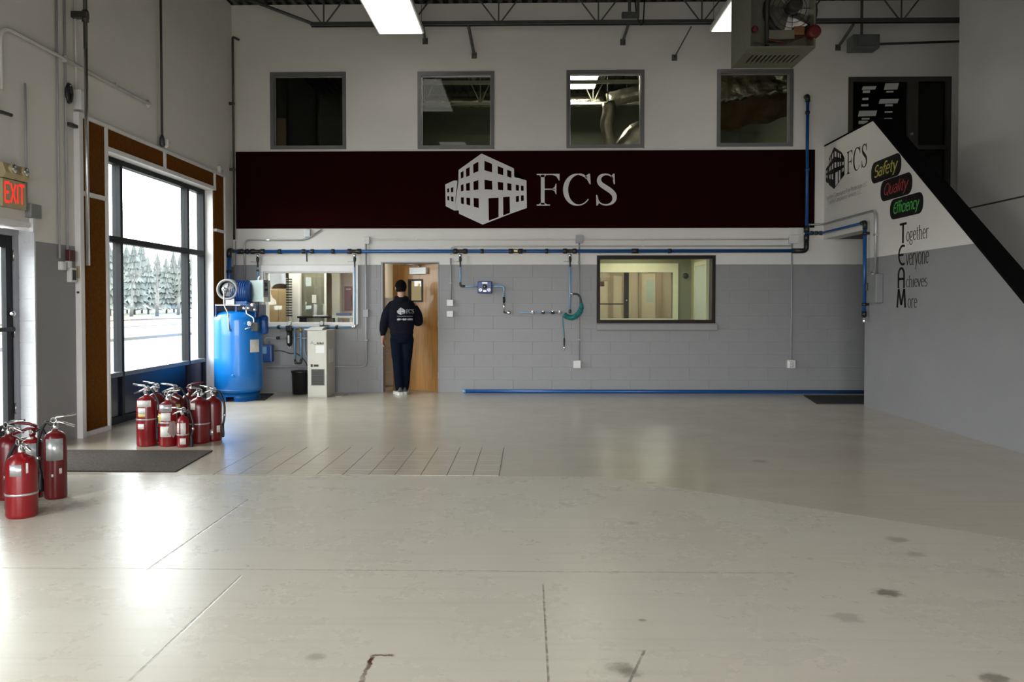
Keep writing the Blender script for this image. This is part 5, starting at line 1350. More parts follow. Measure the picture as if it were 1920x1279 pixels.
e_ = path[-1]; obj('blow_gun', LA([(.008, -.12), (.012, -.10), (.014, -.04), (.010, 0)], e_, seg=10), M_BLKPL, ch); obj('gun_tip', LA([(.004, -.19), (.008, -.17), (.016, -.15), (.012, -.12)], e_, seg=10), M_CHROME, ch)

# ------------------------------------------------------------------ conduits and boxes
def PC(x, y, off=.02): q = B(x, y, off); return Vector((q[0], D - off, q[1]))
def conduit(label, pts, r, m, boxes=(), straps=(), off=.02, grp=None):
    P = [PC(x, y, off) for x, y in pts]
    for i in range(len(P) - 1):                            # keep runs plumb and level
        a, b_ = pts[i], pts[i+1]
        if abs(a[0] - b_[0]) < 5: P[i+1].x = P[i].x
        elif abs(a[1] - b_[1]) < 5: P[i+1].z = P[i].z
    t = thing('electrical_conduit', label, 'conduit', (P[0].x, D, min(p.z for p in P)), grp)
    obj('tube', TU(bend(P, .09), r, 8), m, t)
    for x, y in straps:
        c = PC(x, y, off); obj('strap', BX(c.x - r * 1.8, c.x + r * 1.8, D - off - r * 1.3, D - .003, c.z - .012, c.z + .012), m, t)
    for x0, x1, y0, y1, dep, bmx in boxes:
        q = BR(x0, x1, y0, y1); bo = obj('box', BX(q[0], q[1], D - dep, D - .003, q[2], q[3], ch=.006), bmx, t)
        obj('cover_plate', BX(q[0] + .004, q[1] - .004, D - dep - .004, D - dep, q[2] + .004, q[3] - .004, ch=.0015), bmx, bo)
    return t
conduit('grey conduit bending up over the left office window to the sign board', [(459, 540), (459, 450), (573, 450), (603, 430.5)], .013, M_CONDUIT, straps=((503, 450),), off=.03)
conduit('grey conduit right of the left office window with a mid-height box', [(686, 458), (687, 688), (498, 688)], .015, M_CONDG, boxes=((682, 692, 580, 595, .06, M_CONDG),), straps=((687, 638),), off=.045)
conduit('upper pale conduit running level above the blue air main', [(690, 450), (1487, 450)], .010, M_CONDW, boxes=((1079.5, 1093, 441, 456, .06, M_CONDG),), straps=((1205, 450), (780, 450)), off=.02)
conduit('lower pale conduit running level just above the blue air main', [(845, 478), (845, 462), (1487, 461)], .010, M_CONDW, straps=((1205, 461), (950, 461)), off=.022)
conduit('grey conduit right of the oak door ending in two stacked boxes', [(845, 484), (845, 570)], .012, M_CONDG, boxes=((838.5, 850.5, 562, 574, .07, M_WHITEPL), (838.5, 850.5, 583, 594.5, .07, M_WHITEPL)), straps=((845, 531),))
conduit('tall pale conduit from under the sign board to a white outlet box in the middle', [(1086, 456), (1086, 677)], .011, M_CONDG, boxes=((1075, 1088.5, 675.5, 690, .07, M_WHITEPL),), straps=((1086, 637), (1086, 492)), off=.018)
conduit('pale conduit right of the dark framed window ending in a socket box', [(1485, 455), (1485, 678)], .011, M_CONDG, boxes=((1475, 1489, 675, 690, .06, M_WHITEPL),), straps=())
q = BR(1478, 1484, 677, 688)
skt = thing('socket_plate', 'chrome twin socket plate on the box right of the dark framed window', 'socket', ((q[0] + q[1]) / 2, D - .07, q[2]))
obj('plate', BX(q[0] - .01, q[1] + .01, D - .070, D - .0645, q[2], q[3], ch=.002), M_BRUSHED, skt)
for z in (.03, .075): obj('outlet', LA([(.013, -.003), (.013, 0)], ((q[0] + q[1]) / 2, D - .07, q[2] + z - .005), axis='Y', seg=12), M_WHITEPL, skt)
conduit('thin pipe dropping in the left corner behind the compressor', [(441.5, 452), (441.5, 560)], .008, M_CONDG, off=.015)
# stub and white junction boxes under the sign board
q = BR(572, 583, 430, 445); t = thing('junction_box', 'small grey stub box under the sign board above the left office window', 'box', ((q[0] + q[1]) / 2, D, q[2])); obj('box_body', BX(q[0], q[1], D - .05, D, q[2], q[3], ch=.006), M_CONDUIT, t); obj('cover', BX(q[0] + .005, q[1] - .005, D - .054, D - .05, q[2] + .005, q[3] - .005), M_CONDUIT, t)
q = BR(684, 694, 444, 458); t = thing('junction_box', 'white wedge-shaped junction box at the top of the grey conduit', 'box', ((q[0] + q[1]) / 2, D, q[2])); obj('box_body', BX(q[0], q[1], D - .05, D, q[2], q[3], ch=.006), M_CONDW, t); obj('cover', BX(q[0] + .005, q[1] - .005, D - .054, D - .05, q[2] + .005, q[3] - .005), M_CONDW, t)
q = BR(1478, 1496, 441, 457); t = thing('junction_box', 'white junction box at the right end of the pale conduits', 'box', ((q[0] + q[1]) / 2, D, q[2])); obj('box_body', BX(q[0], q[1], D - .06, D, q[2], q[3], ch=.006), M_CONDW, t); obj('cover', BX(q[0] + .005, q[1] - .005, D - .064, D - .06, q[2] + .005, q[3] - .005), M_CONDW, t)
# conduit on the stair wall
def PS(x, y, off): q = S(x, y, off); return Vector((XR - off, q[0], q[1]))
a, b_ = PS(1634, 396, .03), PS(1640, 512, .03)
zt_ = a.z - .0
t = thing('electrical_conduit', 'bright conduit bending down the stair wall to a grey switch box', 'conduit', (XR - .03, b_.y, 1.5))
yb_ = PS(1642, 450, .03).y
obj('tube', TU(bend([(XR - .25, D - .03, zt_), (XR - .03, D - .03, zt_), (XR - .03, yb_, zt_), (XR - .03, yb_, b_.z)], .12), .016, 10), M_CONDUIT, t)
obj('strap', BX(XR - .05, XR - .001, yb_ - .03, yb_ + .03, PS(1642, 440, .03).z - .015, PS(1642, 440, .03).z + .015), M_CONDUIT, t)
obj('elbow_body', LA([(.02, -.06), (.03, -.05), (.03, 0), (.02, .02)], (XR - .05, yb_ + .02, b_.z), seg=12), M_CHROME, t)
y0_, y1_ = S(1641, 540, .0)[0], S(1656, 540, .0)[0]; z0_, z1_ = S(1648, 568, 0)[1], S(1648, 514, 0)[1]
sb = thing('switch_box', 'grey switch box on the stair wall at the end of the conduit', 'switch box', (XR, (y0_ + y1_) / 2, z0_))
M_SWB = mat('switch_box_grey', (.20, .205, .205), .45)
obj('box_body', BX(XR - .09, XR - .001, y1_ , y0_, z0_, z1_, ch=.008), M_SWB, sb); obj('cover', BX(XR - .096, XR - .09, y1_ + .008, y0_ - .008, z0_ + .01, z1_ - .01, ch=.002), M_SWB, sb)
obj('lever', BX(XR - .12, XR - .09, y0_ - .012, y0_ + .008, z0_ + .16, z0_ + .26, ch=.004), M_DARKPIPE, sb)

# ------------------------------------------------------------------ graphics on the stair wall
def stair_map(x0, x1, y0, y1):
    """pixel box on the stair wall -> map from the unit box to the wall, u running towards the camera"""
    Y0, Y1 = S(x0, 400)[0], S(x1, 400)[0]; ym_ = (y0 + y1) / 2
    xm = (x0 + x1) / 2
    Z0, Z1 = S(xm, y1)[1], S(xm, y0)[1]
    return lambda u, v, w: (XR - w, Y0 + (Y1 - Y0) * u, Z0 + (Z1 - Z0) * v)
g = thing('wall_graphic', 'black building logo with letters FCS and small grey lines on the stair wall', 'wall graphic', (XR, S(1590, 320)[0], S(1590, 385)[1]))
f1 = stair_map(1548, 1583, 275, 354); logo_parts(f1, M_BLACKV, M_TRIMW, g)
f2 = stair_map(1587, 1625, 277, 320)
for k in range(3): obj('letter', big_fcs(nb(), lambda u, v, w: f2(u / FCSW, v, w), k), M_BLACKV, g)
M_GREYV = mat('grey_vinyl', (.28, .27, .26), .5)
for s, bx in (('Facilities Compliance Fire Protection LLC', (1548, 1626, 353, 362)), ('Facility Compliance Services LLC', (1553, 1615, 364, 373))):
    f3 = stair_map(*bx); wt = text_width(s)
    bm, _ = text_mesh(s, lambda u, v, w: f3(u / wt, v / .8, w), .10, .05); obj('small_line', bm, M_GREYV, g, kind='stuff')
def pill(x0, x1, y0, y1, label, s, col, shear, thick):
    f = stair_map(x0, x1, y0, y1)
    o_ = f(0, 0, 0); e_ = f(1, 1, 0); wdt, hgt = abs(e_[1] - o_[1]), e_[2] - o_[2]
    t = thing('slogan_badge', label, 'badge', (XR, (o_[1] + e_[1]) / 2, o_[2]), 'slogan badges on the stair wall')
    rr = .42 * min(wdt, hgt); pts = []
    for cx, cy, a0 in ((wdt - rr, hgt - rr, 0), (rr, hgt - rr, 90), (rr, rr, 180), (wdt - rr, rr, 270)):
        pts += [(cx + rr * cos(radians(a0 + 90 * k / 6)), cy + rr * sin(radians(a0 + 90 * k / 6))) for k in range(7)]
    obj('badge_plate', prism(nb(), pts, lambda u, v, w: (XR - w, o_[1] - u, o_[2] + v), .003), M_BLACKV, t)
    wt = text_width(s, -.02) + shear * .5
    ff = lambda u, v, w: (XR - .003 - w, o_[1] - wdt * (.10 + .80 * u / wt), o_[2] + hgt * (.28 + .52 * v / .7))
    bm, _ = text_mesh(s, ff, thick, thick * .8, shear=shear, track=-.02); obj('lettering', bm, mat('badge_' + s.lower(), col, .45, var=.25, scale=20), t)
pill(1633, 1689, 296, 337, 'black rounded badge with yellow word Safety on the stair wall', 'Safety', (.52, .46, .10), .22, .10)
pill(1651, 1710, 331, 371, 'black rounded badge with red word Quality on the stair wall', 'Quality', (.50, .06, .07), .30, .075)
pill(1669, 1731, 367, 406, 'black rounded badge with green word Efficiency on the stair wall', 'Efficiency', (.08, .46, .09), .25, .11)
tm = thing('wall_graphic', 'black words Together Everyone Achieves More down the stair wall', 'wall graphic', (XR, S(1710, 500)[0], S(1710, 578)[1]))
M_WORD = mat('dark_grey_vinyl', (.022, .021, .021), .5)
for cap, rest, cb, rb in (('T', 'ogether', (1687, 1701, 420, 456), (1700, 1742, 422.5, 449)), ('E', 'veryone', (1685, 1697, 461, 496), (1700, 1743, 474, 495)), ('A', 'chieves', (1685, 1698, 503, 540), (1700, 1741, 515, 537.5)), ('M', 'ore', (1683, 1701, 542, 577), (1704, 1722, 560, 577))):
    f = stair_map(*cb); wd = G[cap][0]
    bm, _ = text_mesh(cap, lambda u, v, w: f(u / wd, v / .7, w), .12, .085); obj('capital_letter', bm, M_BLACKV, tm)
    f4 = stair_map(*rb); wt = text_width(rest); hh = .75 if cap in 'TA' else .5
    bm, _ = text_mesh(rest, lambda u, v, w: f4(u / wt, v / hh, w), .095, .035, serif=True); obj('word', bm, M_WORD, tm)
# ================================================================== LEFT WALL FITTINGS
def PL(x, y, off=.03): q = L(x, y, off); return Vector((XL + off, q[0], q[1]))
# exit sign with emergency lamp head
y0_, y1_ = L(-8, 360, .0)[0], L(37, 360)[0]
zb0, zm0, zt0 = PL(20, 389, .05).z, PL(20, 337, .05).z, PL(20, 308, .05).z
M_EXB = mat('aged_beige_plastic', (.42, .34, .19), .5, var=.05)
ex = thing('exit_sign', 'beige exit sign with red letters above the glass entrance door', 'exit sign', (XL, (y0_ + y1_) / 2, zb0))
obj('housing', BX(XL + .001, XL + .06, y0_, y1_, zb0, zm0, ch=.006), M_EXB, ex)
obj('lamp_housing', prism(nb(), [(0, zm0 + .006), (.07, zm0 + .006), (.09, zm0 + .05), (.06, zt0), (0, zt0)], lambda u, v, w: (XL + .001 + u, y0_ + w, v), y1_ - y0_), M_EXB, ex)
obj('seam', BX(XL + .001, XL + .055, y0_ + .003, y1_ - .003, zm0, zm0 + .006), M_BLKPL, ex)
M_EXR = mat('exit_red', (.85, .03, .02), .5, var=0, emit=.35)
ew = y1_ - y0_; eh = zm0 - zb0; wt = text_width('ZXIT') 
bm, _ = text_mesh('ZXIT', lambda u, v, w: (XL + .06 + w, y0_ + ew * (.06 + .86 * u / wt), zb0 + eh * (.18 + .68 * v / .7)), .12, .10)
obj('letters', bm, M_EXR, ex)
for yy in (y0_ + .08, y1_ - .08):
    c = PL(5, 320, .09); hd = obj('lamp_head', LA([(.02, -.02), (.038, -.012), (.042, .03)], (XL + .085, yy, (zm0 + zt0) / 2 + .02), axis='X', seg=16), M_EXB, ex)
    obj('lens', LA([(.036, .0), (.034, .006), (.01, .012)], (XL + .115, yy, (zm0 + zt0) / 2 + .02), axis='X', seg=16), M_CHROME, hd)
# door contact box with conduit above it
def lconduit(label, pts, r, m, off=.03, nm='electrical_conduit', cat='conduit', straps=(), rad=.1):
    P = [PL(x, y, off) for x, y in pts]
    for i in range(len(P) - 1):
        if abs(pts[i][0] - pts[i+1][0]) < 16: P[i+1].y = P[i].y
    t = thing(nm, label, cat, (XL, P[0].y, min(p.z for p in P))); obj('tube', TU(bend(P, rad), r, 8), m, t)
    for x, y in straps:
        c = PL(x, y, off); obj('strap', BX(XL + .001, XL + off + r * 1.4, P[-1].y - r * 2.2, P[-1].y + r * 2.2, c.z - .012, c.z + .012), m, t)
    return t
t = lconduit('thin conduit dropping to the dark box right of the exit sign', [(47, 156), (50, 388)], .010, M_CONDG, .02)
y0_, y1_ = L(46, 390)[0], L(66, 390)[0]; z0_, z1_ = PL(55, 407, .05).z, PL(55, 381, .05).z
t = thing('junction_box', 'dark grey box right of the exit sign above the door edge', 'box', (XL, (y0_ + y1_) / 2, z0_)); obj('box_body', BX(XL + .001, XL + .06, y0_, y1_, z0_, z1_, ch=.006), M_SWB, t); obj('cover', BX(XL + .06, XL + .064, y0_ + .008, y1_ - .008, z0_ + .008, z1_ - .008), M_SWB, t)
obj('sensor_stub', BX(XL + .002, XL + .04, (y0_ + y1_) / 2 - .02, (y0_ + y1_) / 2 + .02, z0_ - .13, z0_, ch=.004), M_WHITEPL, t)
struct('trim_9', BX(XL - .02, XL + .02, DOOR_Y[0], DOOR_Y[1] + .0, DOOR_Z - .012, DOOR_Z + .03), M_TRIMW)
# long painted conduit across the wall
a, b_ = PL(3, 45), PL(281, 197)
t = thing('electrical_conduit', 'white conduit running level across the upper left wall', 'conduit', (XL, a.y, a.z))
zz = (a.z + b_.z) / 2
obj('tube', TU(bend([(XL + .03, a.y - .02, zz - .55), (XL + .03, a.y - .02, zz), (XL + .03, b_.y, zz)], .16), .018, 8), M_CONDW, t)
obj('wall_flange', LA([(.05, 0), (.05, .012), (.025, .02), (.022, .04)], (XL + .001, b_.y, zz), axis='X', seg=14), M_CONDW, t)
for f_ in (.35, .7): yy = a.y + (b_.y - a.y) * f_; obj('strap', BX(XL + .001, XL + .05, yy - .012, yy + .012, zz - .03, zz + .03), M_CONDW, t)
lconduit('left of two thin conduits rising above the wall switch', [(105, -60), (110, 484)], .011, M_CONDG, .016)
lconduit('right of two thin conduits rising above the wall switch', [(120, -60), (124, 488)], .011, M_CONDG, .016)
lconduit('thin conduit dropping into the white control box', [(140, -60), (141, 172)], .011, M_CONDW, .016)
# tall dark pipe in front of the brown boards, with bracket
P0, P1 = PL(154, -70, .12), PL(165.5, 498, .12)
t = thing('vertical_pipe', 'tall dark steel pipe hanging in front of the left brown boards', 'pipe', (P1.x, P1.y, P1.z))
obj('pipe', TU([(P1.x, P1.y, ZC), (P1.x, P1.y, PL(157, 90, .12).z)], .020, 10), M_DARKPIPE, t)
obj('lower_pipe', TU([(P1.x, P1.y, PL(157, 90, .12).z), (P1.x, P1.y, P1.z)], .019, 10), M_BRUSHED, t)
zb_ = PL(150, 25, .12).z; bm = nb(); box(bm, XL + .001, P1.x + .03, P1.y - .05, P1.y + .02, zb_ - .02, zb_ + .04); cyl(bm, (P1.x, P1.y, zb_ - .05), (P1.x, P1.y, zb_ + .06), .032, seg=10); obj('wall_bracket', bm, M_DARKPIPE, t)
P0, P1 = PL(299, -70, .05), PL(304, 272, .05)
t = thing('vertical_pipe', 'dark pipe coming down to the top of the window boards', 'pipe', (P1.x, P1.y, P1.z))
obj('pipe', TU([(P1.x, P1.y, ZC), (P1.x, P1.y, P1.z)], .015, 10), M_DARKPIPE, t)
obj('foot_fitting', LA([(.02, -.02), (.035, 0), (.03, .08), (.018, .12)], P1, seg=10), M_DARKPIPE, t)
obj('sensor', LA([(.01, 0), (.03, .02), (.03, .1), (.012, .12)], (P1.x + .01, P1.y + .09, P1.z - .02), seg=12), M_WHITEPL, t)
obj('sensor_arm', TU([(P1.x, P1.y, P1.z + .09), (P1.x + .01, P1.y + .2, P1.z + .07)], .010, 6), M_WHITEPL, t)
P1 = PL(436, 470, .05); zt = PL(434, 68, .05).z
t = thing('vertical_pipe', 'dark thin pipe in the far left corner with a hooked top', 'pipe', (XL + .05, D - .10, 2.0))
obj('pipe', TU(bend([(XL + .16, D - .12, zt - .05), (XL + .06, D - .12, zt), (XL + .06, D - .12, 2.35)], .03), .018, 8), M_DARKPIPE, t)
obj('clip', BX(XL + .001, XL + .08, D - .14, D - .10, 3.4, 3.44), M_DARKPIPE, t); obj('clip', BX(XL + .001, XL + .08, D - .14, D - .10, 4.4, 4.44), M_DARKPIPE, t)
# boxes beside the brown boards
def lbox(name, label, cat, x0, x1, y0, y1, dep, m, m2=None):
    Y0, Y1 = L(x0, 400)[0], L(x1, 400)[0]; xm = (x0 + x1) / 2; Z0, Z1 = PL(xm, y1, .02).z, PL(xm, y0, .02).z
    t = thing(name, label, cat, (XL, (Y0 + Y1) / 2, Z0))
    obj('box_body', BX(XL + .001, XL + dep, Y0, Y1, Z0, Z1, ch=.006), m, t)
    obj('face', BX(XL + dep, XL + dep + .004, Y0 + (Y1 - Y0) * .2, Y1 - (Y1 - Y0) * .2, Z0 + (Z1 - Z0) * .15, Z1 - (Z1 - Z0) * .15), m2 or m, t)
    return t, (Y0, Y1, Z0, Z1)
lbox('control_box', 'white control box on the upper left wall above the brown boards', 'control box', 140, 153, 170, 207, .08, M_WHITEPL)
P = PL(131, 175, .04); t = thing('cable_coil', 'black cable loop hung beside the white control box', 'cable', (P.x, P.y, P.z - .1))
obj('loop', TU([(XL + .03 + .004 * i / 40, P.y + .035 * cos(2*pi*i/20), P.z + .085 * sin(2*pi*i/20)) for i in range(41)], .020, 6), M_BLKPL, t); obj('hook', BX(XL + .001, XL + .05, P.y - .012, P.y + .012, P.z + .07, P.z + .09), M_BRUSHED, t)
P = PL(135, 200, .03); tag(obj('bracket', BX(XL + .001, XL + .05, P.y - .08, P.y + .08, P.z - .2, P.z - .17), M_DARKPIPE), 'small dark bracket below the cable loop', 'bracket')
lbox('pull_switch', 'white switch with black slot on the grey wall by the window boards', 'switch', 123, 133.5, 502, 529, .05, M_WHITEPL, M_BLKPL)
lbox('wall_plug', 'left small white plug box on the grey wall', 'plug box', 107, 115, 490, 506, .045, M_WHITEPL)
lbox('wall_plug', 'small white plug box above the slotted switch', 'plug box', 120, 126, 489, 502, .045, M_WHITEPL)
lbox('fire_alarm_pull', 'dark red alarm box on the grey wall by the window boards', 'alarm box', 121, 131, 468, 489, .05, mat('alarm_red', (.075, .012, .012), .4))
# tan strike plate and bell on the white post
yy = sy0; 
bm = nb(); zz = PL(140, 510, .05).z; box(bm, XL + .005, XL + .05, yy - .014, yy, zz - .06, zz + .06); t = thing('strike_plate', 'tan plate on the edge of the white window post', 'plate', (XL, yy, zz)); obj('plate', bm, M_EXB, t)
zz2 = PL(141, 548, .05).z; obj('button', LA([(.012, 0), (.012, -.012)][::-1], (XL + .03, yy - .0, zz2), axis='Y', seg=10), mat('alarm_red', (0, 0, 0)), t)
# small hook at the far left and the sliver of pipe above it
P = PL(6, 212, .05); t = thing('wall_hook', 'dark hook at the left edge of the picture under a thin rod', 'hook', (XL, P.y, P.z)); obj('hook', TU(bend([(XL + .001, P.y - .05, P.z), (XL + .06, P.y - .05, P.z), (XL + .07, P.y + .08, P.z)], .03), .016, 8), M_DARKPIPE, t); obj('rod', CY((XL + .03, P.y - .03, P.z), (XL + .03, P.y - .03, P.z + .32), .009, seg=8), M_DARKPIPE, t)
P = PL(414, 325, .03); t = thing('camera_bracket', 'small white sensor above the right end of the window boards', 'sensor', (XL, P.y, P.z)); obj('body', BX(XL + .001, XL + .05, P.y - .06, P.y + .06, P.z - .02, P.z + .10, ch=.008), M_CONDW, t); obj('lens', LA([(.014, 0), (.01, .012)], (XL + .05, P.y, P.z + .04), axis='X', seg=12), M_CONDG, t)

# ================================================================== MATS
def floor_quad(name, pts, h, m, label):
    bm = nb(); A = [bm.verts.new((p[0], p[1], 0.0)) for p in pts]; C = [bm.verts.new((p[0], p[1], h)) for p in pts]
    bm.faces.new(C); bm.faces.new(A[::-1])
    for i in range(4): bm.faces.new((A[i], A[(i+1) % 4], C[(i+1) % 4], C[i]))
    es = [e for e in bm.edges if all(v.co.z > h / 2 for v in e.verts)]; bmesh.ops.bevel(bm, geom=es, offset=h * .45, segments=1, affect='EDGES')
    return tag(obj(name, bm, m), label, 'mat')
a, b_ = F(399, 846), F(330, 885.5)
floor_quad('floor_mat', [(XL + .12, b_[1] + .0), (b_[0], b_[1]), (a[0], a[1]), (XL + .12, a[1])], .010, M_MATB, 'brown bristly entrance mat by the tall window')
q = [F(1531, 757.5), F(1622, 758), F(1622, 742.5), F(1510, 742.5)]
floor_quad('floor_mat', [(q[0][0], q[0][1]), (XR + .55, q[0][1]), (XR + .55, q[2][1]), (q[3][0] - .02, q[2][1])], .012, M_MATK, 'black rubber mat at the opening beside the stair wall')
a, b_ = F(486, 751), F(513, 739)
floor_quad('floor_mat', [(a[0] - .25, a[1]), (a[0] + .08, a[1]), (b_[0], b_[1]), (a[0] - .25, b_[1])], .012, M_MATK, 'black mat piece on the floor beside the compressor tank')
a, b_ = F(628, 744), F(652, 739)
floor_quad('cardboard_piece', [(a[0], a[1]), (b_[0] - .02, a[1] + .04), (b_[0], b_[1]), (a[0], b_[1])], .008, mat('pale_cardboard', (.50, .47, .40), .8), 'pale flat cardboard on the floor right of the dryer cabinet')

# ================================================================== COMPRESSOR
CYc = 11.32
cx = (ray(447, 650).x / ray(447, 650).y) * CYc
sc = lambda y: CAM_H + (ray(447, y).z / ray(447, y).y) * CYc
sx = lambda x, Y=CYc: (ray(x, 600).x / ray(x, 600).y) * Y
rad = (sx(490) - sx(404)) / 2
cp = thing('air_compressor', 'blue upright air compressor tank with motor, belt guard and control box', 'compressor', (cx, CYc, 0))
z1, z2 = sc(600), sc(728)
prof = [(rad * .80, sc(733) - .035), (rad * .93, sc(731)), (rad, z2)] + [(rad, z2 + (z1 - z2) * k / 4) for k in range(1, 5)] + [(rad * .985, z1 + .03), (rad * .93, z1 + .07), (rad * .80, z1 + .105), (rad * .55, z1 + .128), (rad * .2, z1 + .137)]
tank = obj('tank', LA(prof, (cx, CYc, 0), seg=48), M_TANK, cp)
zs1 = sc(735)
bm = nb(); n = 48; r0 = rad * .90
ring = [[bm.verts.new((cx + r0 * cos(2*pi*i/n), CYc + r0 * sin(2*pi*i/n), z)) for i in range(n)] for z in (0.0, .07, zs1)]
for i in range(n):
    j = (i + 1) % n; ang = (i + .5) / n * 360
    hole = abs(((ang - 268 + 180) % 360) - 180) < 13
    for k in (0, 1):
        if k == 0 and hole: continue
        bm.faces.new((ring[k][i], ring[k][j], ring[k+1][j], ring[k+1][i])).smooth = True
bmesh.ops.solidify(bm, geom=bm.faces[:], thickness=.008); obj('skirt', bm, M_TANK, cp)
bm = nb()
for k in range(3): a = radians(30 + 120 * k - 90); box(bm, cx + r0 * cos(a) - .05, cx + r0 * cos(a) + .05, CYc + r0 * sin(a) - .03, CYc + r0 * sin(a) + .03, 0, .012)
obj('foot_plates', bm, M_MOTOR, cp)
obj('weld_band', LA([(rad + .001, z2 - .006), (rad + .005, z2), (rad + .001, z2 + .006)], (cx, CYc, 0), seg=48), M_TANK, tank)
fr_ = CYc - rad
for (x, y, r_) in ((436, 705, .035), (431.5, 619, .030)):
    p = (sx(x, fr_), fr_ + .04, CAM_H + ray(x, y).z / ray(x, y).y * fr_)
    obj('port', LA([(r_, .03), (r_, -.03), (r_ * .7, -.032), (r_ * .6, -.05), (r_ * .2, -.052)][::-1], p, axis='Y', seg=16), M_TANK if y > 650 else M_MOTOR, tank)
# platform
px0, px1 = sx(409, CYc - .12), sx(484, CYc - .12); pz = CAM_H + ray(430, 573).z / ray(430, 573).y * (CYc - .2)
bm = nb(); box(bm, px0, px1, CYc - .22, CYc + .22, pz, pz + .012); box(bm, px0, px0 + .012, CYc - .22, CYc + .22, z1 + .04, pz); box(bm, px1 - .012, px1, CYc - .22, CYc + .22, z1 + .04, pz); box(bm, (px0 + px1) / 2 - .01, (px0 + px1) / 2 + .01, CYc - .2, CYc + .2, z1 + .10, pz)
obj('platform', bm, M_MOTOR, cp)
obj('platform_edge', BX(px0, sx(452, CYc - .2), CYc - .228, CYc - .22, pz - .004, pz + .016), M_CONDG, cp)
# motor: blue finned cylinder, axis across
mz = CAM_H + ray(450, 548).z / ray(450, 548).y * CYc
m0, m1 = sx(432), sx(473)
mt = obj('motor', LA([(.10, 0), (.15, .01), (.165, .04), (.165, m1 - m0 - .05), (.14, m1 - m0 - .01), (.08, m1 - m0)], (m0, CYc, mz), axis='X', seg=28), M_MOTOR, cp)
for k in range(7):
    x = m0 + .06 + k * (m1 - m0 - .13) / 6; obj('cooling_fin', LA([(.160, 0), (.178, .002), (.178, .008), (.160, .010)], (x, CYc, mz), axis='X', seg=24), M_MOTOR, mt)
obj('motor_feet', BX(m0 + .03, m1 - .03, CYc - .13, CYc + .13, pz + .012, mz - .13), M_MOTOR, cp)
# belt guard with pulley facing the camera, dark gap behind
gc = Vector((sx(426, CYc - .17), CYc - .17, CAM_H + ray(426, 543).z / ray(426, 543).y * (CYc - .17)))
gr = .150
bm = nb(); n = 36
for i in range(n):
    a0, a1 = 2*pi*i/n, 2*pi*(i+1)/n
    for (ra, ya), (rb, yb) in (((gr, .09), (gr, 0)), ((gr, 0), (gr - .022, -.012)), ((gr - .022, -.012), (gr - .034, .02))):
        f = bm.faces.new([bm.verts.new((gc.x + r_ * cos(a_), gc.y + y_, gc.z + r_ * sin(a_))) for r_, y_, a_ in ((ra, ya, a0), (ra, ya, a1), (rb, yb, a1), (rb, yb, a0))]); f.smooth = True
bmesh.ops.remove_doubles(bm, verts=bm.verts, dist=1e-5); obj('belt_guard', bm, mat('light_grey_enamel', (.26, .26, .255), .45), cp)
pu = obj('pulley', LA([(.03, -.01), (.095, 0), (.10, .02), (.10, .05), (.06, .06)], gc + Vector((.015, .01, 0)), axis='Y', seg=28), mat('mid_grey_metal', (.22, .22, .23), .4, .3), cp)
obj('hub', LA([(.012, -.07), (.03, -.065), (.032, -.03), (.02, 0)], gc + Vector((-.02, .0, 0)), axis='Y', seg=16), M_CHROME, pu)
for k in range(5): a = k * 2 * pi / 5 + .3; obj('spoke', TU([gc + Vector((.015 + .03 * cos(a), -.002, .03 * sin(a))), gc + Vector((.015 + .088 * cos(a), -.002, .088 * sin(a)))], .009, 6), mat('mid_grey_metal', (0, 0, 0)), pu)
obj('guard_backing', LA([(gr - .004, 0), (gr - .004, .004)], gc + Vector((0, .086, 0)), axis='Y', seg=30), M_BLKPL, cp)
pb = Vector((sx(433, CYc - .1), CYc - .1, pz)); obj('pump_stand', BX(pb.x - .05, pb.x + .07, CYc - .16, CYc - .02, pz + .012, pz + .10, ch=.006), M_CONDUIT, cp)
# discharge tube
v = lambda x, y, Y: Vector((ray(x, y).x / ray(x, y).y * Y, Y, CAM_H + ray(x, y).z / ray(x, y).y * Y))
obj('discharge_tube', TU(bend([v(416, 541, CYc - .26), v(420, 545, CYc - .27), v(420, 573, CYc - .29), v(428, 588, CYc - .31), v(429, 618, fr_ - .02), v(432, 620, fr_ + .0)], .05), .009, 8), M_CONDUIT, cp)
# control box, swung towards the right
bz0, bz1 = v(486, 566, CYc - .2).z, v(486, 525, CYc - .2).z
cb0, cb1, cb2 = v(468, 545, CYc + .02), v(493.5, 545, CYc - .24), v(502, 545, CYc - .14)
poly = [(cb0.x, cb0.y), (cb1.x, cb1.y), (cb2.x, cb2.y), (cb2.x - .06, cb2.y + .30)]
cbx = obj('control_box', prism(nb(), poly, lambda u, v_, w: (u, v_, bz0 + w), bz1 - bz0), M_GREYGR, cp)
e1 = Vector((cb2.x - cb1.x, cb2.y - cb1.y, 0)); nn = Vector((e1.y, -e1.x, 0)).normalized()
def onface(s0, s1, z0, z1, th, m, nm, par):
    a, b_ = Vector((cb1.x, cb1.y, 0)) + e1 * s0, Vector((cb1.x, cb1.y, 0)) + e1 * s1
    bm = nb(); vs = [bm.verts.new(p + Vector((0, 0, z))) for z in (z0, z1) for p in (a, b_, b_ + nn * th, a + nn * th)]
    for f in ((0,1,2,3),(4,7,6,5),(0,4,5,1),(1,5,6,2),(2,6,7,3),(3,7,4,0)): bm.faces.new([vs[i] for i in f])
    return obj(nm, bm, m, par)
H_ = bz1 - bz0
onface(0, 1, bz0 + H_ * .30, bz1, .004, mat('grey_panel', (.16, .16, .17), .4), 'switch_panel', cbx)
onface(.3, .75, bz0 + H_ * .70, bz0 + H_ * .88, .012, M_BLKPL, 'display', cbx); onface(.3, .5, bz0 + H_ * .5, bz0 + H_ * .6, .016, M_BLKPL, 'button', cbx); onface(.6, .8, bz0 + H_ * .5, bz0 + H_ * .6, .016, M_BLKPL, 'button', cbx)
